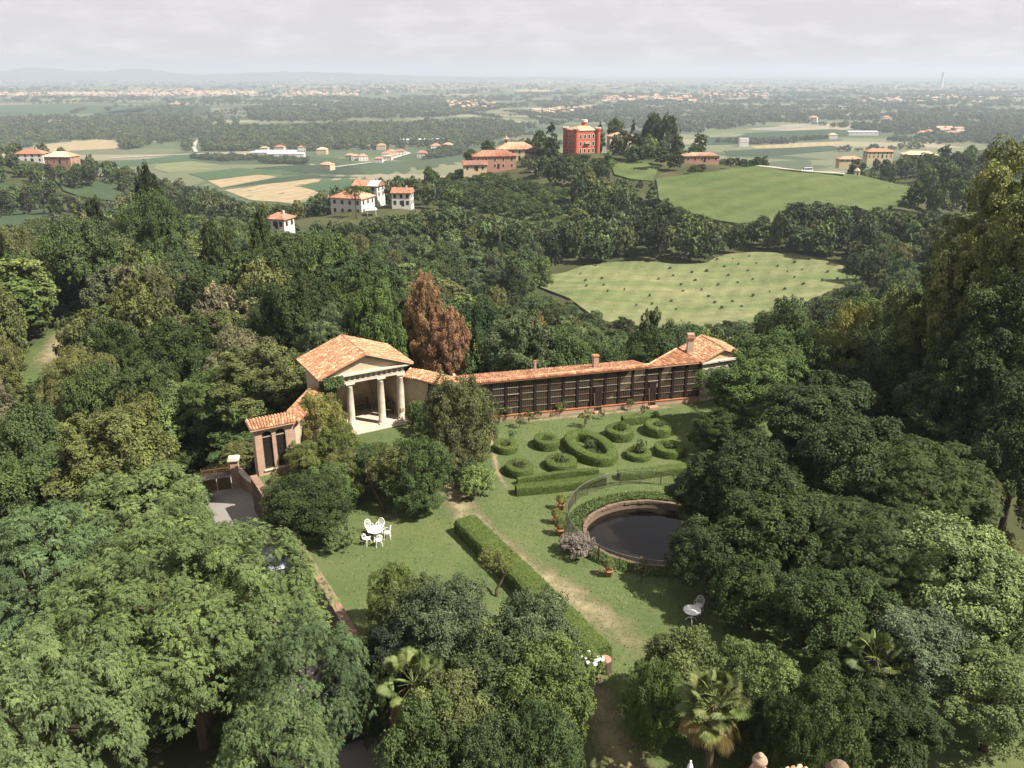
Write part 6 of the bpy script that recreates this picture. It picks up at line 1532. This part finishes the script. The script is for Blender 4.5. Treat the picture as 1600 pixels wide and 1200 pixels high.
# far chimney stack with a plume seen on the right horizon
tw = thing('far_tower', 'pale distant tower on the hazy right horizon', 'tower', P(1470, 138, PLAIN)); MB().lathe([(16, 0), (10, 60), (9, 110)], (0, 0, 0), 12).build('stack', M['white_wall'], tw); MB().lathe([(11, 0), (11, 6), (8, 6)], (0, 0, 108), 12).build('rim', M['white_wall'], tw)
# ------------------------------------------------------------------ clipped hedges
def hedge_mesh(name, path, prof_w, h, closed, seed, dens=330, leaf=.075):
    """body swept along a path with a soft box section, lightly uneven, plus clipped leaf faces"""
    g = np.random.default_rng(seed); pts = np.array([(p[0], p[1]) for p in path], float)
    n = len(pts); nxt = np.roll(pts, -1, 0) - np.roll(pts, 1, 0)
    if not closed: nxt[0] = pts[1] - pts[0]; nxt[-1] = pts[-1] - pts[-2]
    t = nxt / np.linalg.norm(nxt, axis=1, keepdims=True); nr = np.stack([-t[:, 1], t[:, 0]], 1)
    w = prof_w / 2; sec = [(-w, 0), (-w * 1.02, h * .35), (-w, h * .72), (-w * .9, h * .93), (-w * .6, h), (0, h * 1.02), (w * .6, h), (w * .9, h * .93), (w, h * .72), (w * 1.02, h * .35), (w, 0)]
    m = len(sec); V = np.zeros((n, m, 3))
    for j, (a, z) in enumerate(sec):
        wob = 1 + g.normal(0, .03, n)
        V[:, j, :2] = pts + nr * (a * wob)[:, None]; V[:, j, 2] = z * (1 + g.normal(0, .018, n))
    k = n if closed else n - 1; fs = []
    for i in range(k):
        for j in range(m - 1): fs.append((i * m + j, ((i + 1) % n) * m + j, ((i + 1) % n) * m + j + 1, i * m + j + 1))
    VV = V.reshape(-1, 3); Fq = np.array(fs)
    if not closed:
        ends = []
        for b in (0, (n - 1) * m):
            for j in range(m // 2 - 0):
                ends.append((b + j, b + j + 1, b + m - 2 - j, b + m - 1 - j) if b == 0 else (b + m - 1 - j, b + m - 2 - j, b + j + 1, b + j))
        Fq = np.concatenate([Fq, np.array([e for e in ends if len(set(e)) == 4])])
    # leaves on the faces
    q = VV[Fq]; c = q.mean(1); nn = unit(np.cross(q[:, 2] - q[:, 0], q[:, 3] - q[:, 1])); ar = np.linalg.norm(np.cross(q[:, 2] - q[:, 0], q[:, 3] - q[:, 1]), axis=1) / 2
    ctr = np.column_stack([np.repeat(pts, m, 0).reshape(n, m, 2)[:, 0].mean(0)[None].repeat(len(c), 0), np.zeros(len(c))]) if False else None
    # outward check by section centre line
    ci = np.array([f[0] // m for f in Fq]) % n; cl = np.column_stack([pts[ci], np.full(len(ci), h * .5)])
    flip = np.sum(nn * (c - cl), 1) < 0; nn[flip] *= -1; Fq = np.where(flip[:, None], Fq[:, ::-1], Fq)
    cnt = g.poisson(ar * dens); idx = np.repeat(np.arange(len(c)), cnt); a, b = g.random(len(idx)), g.random(len(idx)); qq = q[idx]
    pos = (qq[:, 0] * (1 - a)[:, None] + qq[:, 1] * a[:, None]) * (1 - b)[:, None] + (qq[:, 3] * (1 - a)[:, None] + qq[:, 2] * a[:, None]) * b[:, None]
    N = unit(nn[idx] * .9 + g.normal(0, .55, (len(idx), 3)) + np.array([0, 0, .25])); pos = pos + nn[idx] * g.uniform(-.01, .035, len(idx))[:, None]
    Ls = leaf * g.uniform(.6, 1.3, len(idx)); LV, LF = leaf_faces(pos, N, unit(g.normal(0, 1, (len(idx), 3)) + np.array([0, 0, .6])), Ls, Ls * .6)
    tint = np.concatenate([np.full(len(Fq), .25), np.clip(g.normal(.5, .22, len(idx)), 0, 1)])
    me = raw_mesh(name, np.concatenate([VV, LV]), np.concatenate([Fq, LF + len(VV)]), tint); me.materials.append(M['hedge']); return me
def ellipse(rx, ry, rot, n): return [(rx * math.cos(a) * math.cos(rot) - ry * math.sin(a) * math.sin(rot), rx * math.cos(a) * math.sin(rot) + ry * math.sin(a) * math.cos(rot)) for a in [2 * math.pi * i / n for i in range(n)]]
def add_hedge(name, label, c, path, w, h, closed, seed, group='clipped hedges in front of the greenhouse'):
    o = link(bpy.data.objects.new(name, hedge_mesh(name, path, w, h, closed, seed))); o.location = (c[0], c[1], 0); tag(o, label, 'hedge', group); return o
def resample(pts, st=.22):
    out = []
    for a, b in zip(pts, pts[1:]):
        a, b = Vector(a), Vector(b); n = max(1, int((b - a).length / st)); out += [a + (b - a) * (k / n) for k in range(n)]
    return out + [Vector(pts[-1])]
RINGS = [  # picture centre, half width and half depth in px, label
 (790, 703, 17, 9, .42, .55, 'small clipped ring hedge at the left, nearest the greenhouse'), (854, 697, 18, 10, .45, .7, 'ring hedge left of the big oval, nearer the greenhouse'), (811, 738, 19, 11, .5, .6, 'ring hedge at the left front, behind the long box hedge'),
 (876, 729, 22, 11, .55, .55, 'low ring hedge between the left front ring and the big oval'), (967, 683, 20, 10, .5, .75, 'ring hedge with a bush inside, right behind the big oval'), (1027, 676, 18, 11, .5, .75, 'round ring hedge right of the short straight hedge'), (997, 714, 18, 9, .45, .45, 'ring hedge with a leafy mound, right of the big oval'), (1046, 708, 22, 11, .5, .6, 'ring hedge half hidden by the dark trees')]
for i, (u, v, a, b, w, h, lb) in enumerate(RINGS):
    c = P(u, v); s = fwd(c.y, 0) / F; add_hedge('ring_hedge', lb, c, ellipse(a * s * .78, b * s * 2.0 * .80, .3, 40), w * 1.25, h, True, 200 + i)
    for k in range(5):
        r = plant('rose', (c.x + random.uniform(-.3, .3), c.y + random.uniform(-.3, .3), 0), random.uniform(.5, .9), random.uniform(.6, .95) * (1.5 if i in (4, 6) else 1.1), random.choice(['md', 'gr', 'ol']), 'small rose bush planted inside a clipped ring hedge', 'shrub', 'rose_bush', 'roses inside the ring hedges'); NTREE[0] -= 1
c = P(922, 706); add_hedge('oval_hedge', 'large oval ring hedge in the middle of the clipped garden', c, ellipse(1.2, 2.3, .42, 60), .78, .72, True, 220)
for k in range(9): plant('rose', (c.x + random.uniform(-.55, .55), c.y + random.uniform(-1.3, 1.3), 0), .7, random.uniform(.5, .8), random.choice(['md', 'gr', 'bl']), 'small rose bush planted inside the large oval hedge', 'shrub', 'rose_bush', 'roses inside the oval hedge'); NTREE[0] -= 1
def box_hedge(lb, px, w, h, seed, group='clipped hedges in front of the greenhouse', name='box_hedge'):
    pts = [P(*p) for p in px]; c = pts[0]; add_hedge(name, lb, c, [(p.x - c.x, p.y - c.y) for p in resample(pts)], w, h, False, seed, group)
box_hedge('long straight box hedge along the front of the clipped garden', [(806, 772), (850, 768), (900, 762), (944, 755)], .75, .62, 230)
box_hedge('narrow rear arm of the long box hedge', [(808, 757), (850, 750), (900, 744), (935, 742)], .32, .5, 231)
box_hedge('short straight hedge close to the greenhouse', [(972, 664), (1000, 661), (1027, 656)], .62, .7, 232)
box_hedge('rounded box hedge beside the pond railing', [(966, 748), (1000, 746), (1040, 740), (1075, 737)], .7, .55, 233)
# the long hedge along the path
a, b = P(727, 811, .75), P(937, 1018, .75); c = Vector((a.x, a.y, 0))
o = link(bpy.data.objects.new('long_hedge', hedge_mesh('long_hedge', [(p.x - c.x, p.y - c.y) for p in resample([a, (a + b) / 2 + Vector((.05, .1, 0)), b])], 1.45, .9, False, 240, 420, .08))); o.location = c; tag(o, 'long straight clipped hedge running beside the worn path', 'hedge')
e = b + (b - a).normalized() * .45; t = thing('tree_stump', 'pale sawn stump at the near end of the long hedge', 'stump', (e.x, e.y, 0)); MB().lathe([(.36, -.1), (.32, .3), (.30, .62)], (0, 0, 0), 14).build('bark', M['bark'], t); MB().lathe([(.29, .62), (.28, .66)], (0, 0, 0), 14).build('cut_face', M['pink_wall'], t)
# small shrubs along the greenhouse
for u, v, w in ((790, 658, 24), (812, 668, 22), (826, 662, 20), (842, 655, 16), (873, 650, 22), (912, 668, 26), (918, 640, 18), (985, 642, 18), (1006, 650, 16), (800, 690, 18), (940, 655, 16)):
    q = P(u, v); s = fwd(q.y, 0) / F; plant('rose', (q.x, q.y, 0), w * s * .9, w * s * 1.15, random.choice(['ol', 'yg', 'br', 'md']), 'sparse little shrub in the grass along the greenhouse', 'shrub', 'small_shrub', 'little shrubs along the greenhouse'); NTREE[0] -= 1
for k in range(22):
    u = 790 + k * 14 + random.uniform(-4, 4); v = 652 - (u - 790) * .098 ; q = P(u, v) + Vector((0, .3, 0)); plant('rose', (q.x, q.y, 0), random.uniform(.35, .7), random.uniform(.4, .9), random.choice(['md', 'yg', 'ol']), 'low plant at the foot of the greenhouse glazing', 'shrub', 'border_plant', 'low plants at the foot of the greenhouse'); NTREE[0] -= 1

# ---- pots
def pot(u, v, s, col, label):
    q = P(u, v); t = thing('potted_plant', label, 'potted plant', q, 0, 'potted plants beside the pond')
    pt = MB().lathe([(.16 * s, 0), (.24 * s, .34 * s), (.27 * s, .35 * s), (.27 * s, .42 * s), (.22 * s, .42 * s), (.20 * s, .34 * s)], (0, 0, 0), 14).build('pot', M['terracotta'], t, True)
    MB().lathe([(.21 * s, .355 * s), (.02, .375 * s)], (0, 0, 0), 12).build('soil', M['soil'], pt)
    me = PROTO['bush'][0]; o = link(bpy.data.objects.new('foliage', me), t); o.location = (0, 0, .30 * s); o.scale = (.36 * s, .36 * s, .5 * s); o.color = jit(CC[col])
for u, v, s, col, lb in ((876, 796, 1.0, 'yl', 'potted yellow-green plant farthest along the pond railing'), (868, 818, .95, 'yl', 'potted yellow-green plant in the middle of the three by the railing'), (874, 836, 1.05, 'yg', 'potted yellow-green plant nearest the purple shrub'), (950, 900, 1.0, 'yg', 'single potted green plant in front of the pond railing')): pot(u, v, s, col, lb)

# ---- white garden furniture
def iron_chair(label, loc, rz, group):
    t = thing('garden_chair', label, 'chair', loc, rz, group); n = 14; t.scale = (.9, .9, .9)
    MB().lathe([(.20, .43), (.225, .44), (.225, .46), (.2, .468)], (0, 0, 0), 16).build('seat', M['white_iron'], t)
    for sx, sy in ((-1, -1), (1, -1), (-1, 1), (1, 1)): MB().tube([(sx * .15, sy * .15, .44), (sx * .2, sy * .2, .22), (sx * .21, sy * .22, 0)], [.02, .016, .02], 6).build('leg', M['white_iron'], t)
    b = MB(); arc = [(.23 * math.cos(math.pi * i / n), .2 + .06 * math.sin(math.pi * i / n), .62 + .32 * math.sin(math.pi * i / n)) for i in range(n + 1)]; b.tube([(.2, .17, .45)] + arc + [(-.2, .17, .45)], .02, 6)
    for k in range(-2, 3):
        x = k * .075; zt = .62 + .32 * math.sqrt(max(0, 1 - (x / .23) ** 2)); b.tube([(x * .8, .19, .46), (x * 1.15, .22, .66), (x, .25, zt)], .011, 5)
    b.tube([(.22 * math.cos(math.pi * i / 8) * .6, .225, .64 + .14 * math.sin(math.pi * i / 8)) for i in range(9)], .011, 5); b.build('backrest', M['white_iron'], t)
    for s in (-1, 1): MB().tube([(s * .2, .18, .64), (s * .25, .02, .67), (s * .25, -.12, .65), (s * .21, -.16, .46)], .016, 6).build('armrest', M['white_iron'], t)
def iron_table(label, loc, r=.5, h=.73, scallop=0):
    t = thing('garden_table', label, 'table', loc)
    m = MB(); n = 40; vs = [(r * (1 + scallop * math.cos(a * 8)) * math.cos(a), r * (1 + scallop * math.cos(a * 8)) * math.sin(a)) for a in [2 * math.pi * i / n for i in range(n)]]; m.prism(vs, h - .03, h); m.build('table_top', M['white_iron'], t)
    MB().lathe([(.03, .2), (.05, .3), (.03, .5), (.06, h - .03)], (0, 0, 0), 10).build('stem', M['white_iron'], t)
    for k in range(3):
        a = k * 2.094 + .4; MB().tube([(.03 * math.cos(a), .03 * math.sin(a), .28), (.2 * math.cos(a), .2 * math.sin(a), .2), (.32 * math.cos(a), .32 * math.sin(a), 0)], [.025, .02, .028], 6).build('leg', M['white_iron'], t)
q = P(587, 842); iron_table('white oval garden table on the lawn between the white chairs', q, .48, .66, .03)
for (u, v), lb in (((577, 833), 'white lattice chair behind the table on its left side'), ((595, 831), 'white lattice chair behind the table on its right side'), ((606, 841), 'white chair to the right of the table on the lawn'), ((573, 851), 'white chair to the left of the table on the lawn'), ((592, 853), 'white chair nearest the viewer at the table on the lawn')):
    p = P(u, v); d = (q - p); iron_chair(lb, p + d.normalized() * .02, math.atan2(d.y, d.x) + math.pi / 2, 'white chairs round the table on the lawn')
q = P(1080, 972); iron_table('round white table in the shade beside the pond', q, .44, .74)
p = P(1091, 956); d = q - p; iron_chair('single grey-white chair at the shaded round table', p, math.atan2(d.y, d.x) + math.pi / 2, 'chairs at the shaded table')

# ---- climbers on the temple
def climber(name, label, faces, n, L, col, seed):
    g = np.random.default_rng(seed); P_, N_ = [], []
    for (o, a, b, nr, k) in faces:
        o, a, b, nr = map(np.array, (o, a, b, nr)); m = int(n * k); s, t = g.random(m), g.random(m); keep = (np.sin(s * 9 + t * 4) * .3 + g.random(m)) > .25; s, t = s[keep], t[keep]
        P_.append(o + a * s[:, None] + b * t[:, None] + nr * (.05 + .32 * g.random(len(s)) ** 1.5 * (1.2 - t))[:, None]); N_.append(np.repeat(nr[None], len(s), 0))
    Pp = np.concatenate(P_); Nn = unit(np.concatenate(N_) + g.normal(0, .5, Pp.shape) + np.array([0, 0, .4])); Ls = L * g.uniform(.6, 1.3, len(Pp)); V, Fq = leaf_faces(Pp, Nn, unit(g.normal(0, .5, Pp.shape) + np.array([0, 0, -1.0])), Ls, Ls * .75)
    me = raw_mesh('foliage', V, Fq, np.clip(g.normal(.5, .2, len(Pp)), 0, 1)); me.materials.append(M['leaf'])
    t = thing(name, label, 'climber', tuple(W1(-3.1, -.2, 0))); t.rotation_euler = (0, 0, RZ1); o = link(bpy.data.objects.new('foliage', me), t); o.color = jit(CC[col])
    MB().tube([(0, -.05, 0), (.1, -.12, 1.5), (-.05, -.1, 3), (.1, -.15, 4.5)], [.06, .05, .04, .02], 6).build('stem', M['bark'], t)
climber('climbing_ivy', 'green ivy climbing the left corner of the temple up to its cornice', [((-.35, -.25, 1.8), (.95, 0, 0), (0, 0, 2.9), (0, -1, 0), .55), ((-.35, .1, 1.8), (0, -.4, 0), (0, 0, 2.9), (-1, 0, 0), .2), ((-.3, -.42, 4.1), (1.5, 0, 0), (0, 0, .75), (0, -1, 0), .22), ((.3, -.1, .3), (.2, .3, 0), (0, 0, 3.6), (0, -1, 0), .1)], 5200, .16, 'md', 5)

# ---- palms
def fan_palm(label, base, h, s, nf, seed, dead=5):
    g = np.random.default_rng(seed); t = thing('fan_palm', label, 'palm', base)
    m = MB(); m.tube([(0, 0, -.2), (.04, .02, h * .4), (.0, .05, h * .75), (0, 0, h)], [.16, .15, .19, .14], 10); m.build('trunk', M['bark'], t)
    def frond(az, el, dry):
        L0 = s * g.uniform(.7, .95); d = np.array([math.cos(az) * math.cos(el), math.sin(az) * math.cos(el), math.sin(el)]); tip = d * L0 + np.array([0, 0, -.08]); V = []; Fq = []; T = []
        side = np.array([-math.sin(az), math.cos(az), 0]); up = np.cross(d, side); up = up if up[2] > 0 else -up; k = 38; RR = s * .52
        for i in range(k):
            a = (i / (k - 1) - .5) * 3.9; dd = d * math.cos(a) + side * math.sin(a); fold = .10 * (1 if i % 2 else -1); w = RR * .045; e = np.cross(dd, up); b = len(V)
            R1 = RR * (1 - .25 * abs(i / (k - 1) - .5) * 2) * g.uniform(.9, 1.05); drop = np.array([0, 0, -.30 * R1 * (1.8 if dry else 1)])
            V += [tip, tip + dd * R1 * .6 + e * w + up * .02 + drop * .25, tip + dd * R1 + drop, tip + dd * R1 * .6 - e * w - up * .02 + drop * .25]; Fq.append((b, b + 1, b + 2, b + 3)); T.append(np.clip(g.normal(.5, .2), 0, 1))
        b = len(V); e = side * .012; V += [-e, e, tip + e, tip - e]; Fq.append((b, b + 1, b + 2, b + 3)); T.append(.4)
        me = raw_mesh('frond', np.array(V), np.array(Fq), T); me.materials.append(M['leaf']); o = link(bpy.data.objects.new('frond', me), t); o.location = (0, 0, h)
        o.color = jit((.16, .125, .05)) if dry else jit((.115, .138, .045))
    for i in range(nf): frond(i * 2.399 + g.uniform(-.2, .2), 1.35 - 1.55 * (i / nf) + g.uniform(-.1, .1), False)
    for i in range(dead): frond(i * 6.28 / dead + .3, -.75 + g.uniform(-.15, .1), True)
p = P(1116, 1100, 4.4); fan_palm('tall fan palm with drooping dry fronds in front of the dense bushes', (p.x, p.y, 0), 4.4, 1.12, 30, 3, 9)
p = P(645, 1035, 4.2); fan_palm('fan palm half buried in the middle thicket', (p.x, p.y, 0), 3.2, 1.25, 20, 4, 7)
p = P(1370, 1030, 3.4); fan_palm('fan palm in deep shade in the lower right wood', (p.x, p.y, 0), 3.4, 1.1, 16, 6, 2)

# ---- villa roof at the bottom edge with brick finials
def villa():
    ap = P(1180, 1196, 11.0); t = thing('villa_turret', 'tiled turret roof with a twisted brick finial at the bottom edge', 'turret', (ap.x + .4, ap.y - .9, 0), .25)
    MB().box(-1.5, 1.5, -1.9, 1.5, -.3, 9.6).build('wall', M['plaster'], t)
    z0, z1, e = 9.6, 10.55, 1.8; c = [Vector((sx * e, sy * e, z0)) for sx, sy in ((-1, -1), (1, -1), (1, 1), (-1, 1))]; a0, a1 = Vector((-.5, .5, z1)), Vector((.3, .5, z1))
    roof(t, [(c[0], c[1], a1, a0), (c[1], c[2], a1, a1), (c[2], c[3], a0, a1), (c[3], c[0], a0, a0)], 'tile_pale', .12, .17, .3)
    m = MB(); prof = []
    for i in range(40):
        s = i / 39; r = (.24 - .10 * s) * (1 + .16 * math.sin(s * 22)); prof.append((max(.05, r), s * 1.05))
    f = MB().lathe([(.26, -.5), (.25, .0)] + prof + [(.07, 1.08), (.085, 1.12), (.03, 1.18)], (-.25, .7, z1 - .08), 16).build('finial', M['brick'], t, True)
    q = P(1312, 1196, 9.5); t = thing('roof_finial', 'dark weathered brick finial at the bottom edge right of the turret', 'finial', (q.x, q.y, 0)); MB().lathe([(.5, -.2), (.5, 8.7), (.55, 8.72), (.55, 8.85), (.3, 8.9)], (0, 0, 0), 12).build('pier', M['brick_dark'], t)
    MB().lathe([(.3, 8.9), (.26, 9.1), (.32, 9.3), (.22, 9.5), (.08, 9.62)], (0, 0, 0), 12).build('knob', M['brick_dark'], t)
    q = P(1079, 1192, 2.75); t = thing('closed_parasol', 'closed white garden parasol poking up at the bottom edge', 'parasol', (q.x, q.y, 0))
    MB().lathe([(.03, 0), (.03, 2.7)], (0, 0, 0), 8).build('pole', M['wood'], t); MB().lathe([(.07, 1.2), (.17, 1.6), (.13, 2.3), (.1, 2.6), (.03, 2.78)], (0, 0, 0), 9).build('canopy', M['white_cloth'], t); MB().lathe([(.03, 0), (.045, .05), (.01, .1)], (0, 0, 2.78), 8).build('knob', M['white_iron'], t); MB().lathe([(.3, 0), (.3, .08), (.05, .1)], (0, 0, 0), 14).build('base', M['stone'], t)
villa()
# hydrangea with white heads beside the dirt path
q = P(927, 1062); t = plant('bush', (q.x - .1, q.y, 0), 1.5, 1.3, 'lt', 'bush with big white flower heads beside the dirt path', 'shrub', 'flowering_bush'); NTREE[0] -= 1
inv = Matrix.Diagonal((1 / t.scale[0], 1 / t.scale[1], 1 / t.scale[2], 1))
for k in range(16):
    a, r = random.uniform(0, 6.28), random.uniform(.2, .75); m = MB(); R = random.uniform(.08, .13); x, y, z = r * math.cos(a), r * math.sin(a), .75 + .5 * math.sqrt(max(0, 1 - r * r)) * random.uniform(.7, 1)
    m.lathe([(.02, -R * .7), (R * .8, -R * .4), (R, 0), (R * .75, R * .5), (.02, R * .75)], (x, y, z), 8, False); fo = m.build('flower_head', M['flower'], t); fo.data.transform(inv)
# a rope fence post line near the hedge end and stray daisies are too small to stand apart: tufts of taller grass
def tufts():
    g = np.random.default_rng(9); pts = []; n = 90000
    x = g.uniform(-17, 14, n); y = g.uniform(24, 63, n); k = inpoly(x, y, grown(GARDEN, -.6)) & (((x - POND_C[0]) / (POND_R * 1.12 + .6)) ** 2 + ((y - POND_C[1]) / (POND_R + .6)) ** 2 > 1)
    tl = np.array([(-11.24, 59.16)]); k &= ~((np.abs((x + 11.24) * .864 + (y - 59.16) * .503) < 4) & ((x + 11.24) * -.503 + (y - 59.16) * .864 > -1.1))
    gl = (x - G0.x) * -GU.y + (y - G0.y) * GU.x; k &= gl < -.2
    x, y = x[k], y[k]; m = len(x); s = g.uniform(.02, .06, m) * (1 + .8 * (g.random(m) < .06)); C = np.column_stack([x, y, s * .4]); N = unit(np.column_stack([g.normal(0, 1, m), g.normal(0, 1, m), g.uniform(.2, 1.2, m)])); T = np.column_stack([g.normal(0, .5, m), g.normal(0, .5, m), np.ones(m)])
    V, Fq = leaf_faces(C, N, T, s * 1.6, s * .9); me = raw_mesh('grass_tufts', V, Fq, np.clip(g.normal(.5, .22, m), 0, 1)); me.materials.append(M['leaf']); o = link(bpy.data.objects.new('grass_tufts', me)); o.color = (.15, .165, .066, 1); tag(o, 'short uneven grass and weeds all over the lawn', None, None, 'stuff')
    # ring of rough grass and low plants between the railing and the pond rim
    n = 14000; a = g.uniform(0, 6.283, n); r = POND_R + .2 + g.random(n) * .95; C = np.column_stack([POND_C[0] + r * 1.11 * np.cos(a), POND_C[1] + r * np.sin(a), g.uniform(.02, .14, n)]); N = unit(g.normal(0, 1, (n, 3)) + np.array([0, 0, .5])); s = g.uniform(.05, .13, n)
    V, Fq = leaf_faces(C, N, unit(g.normal(0, .5, (n, 3)) + np.array([0, 0, .8])), s * 1.5, s * .7); me = raw_mesh('rough_grass', V, Fq, np.clip(g.normal(.5, .2, n), 0, 1)); me.materials.append(M['leaf']); o = link(bpy.data.objects.new('rough_grass', me)); o.color = (.085, .12, .038, 1); tag(o, 'rough grass between pond rim and railing', None, None, 'stuff')
tufts()
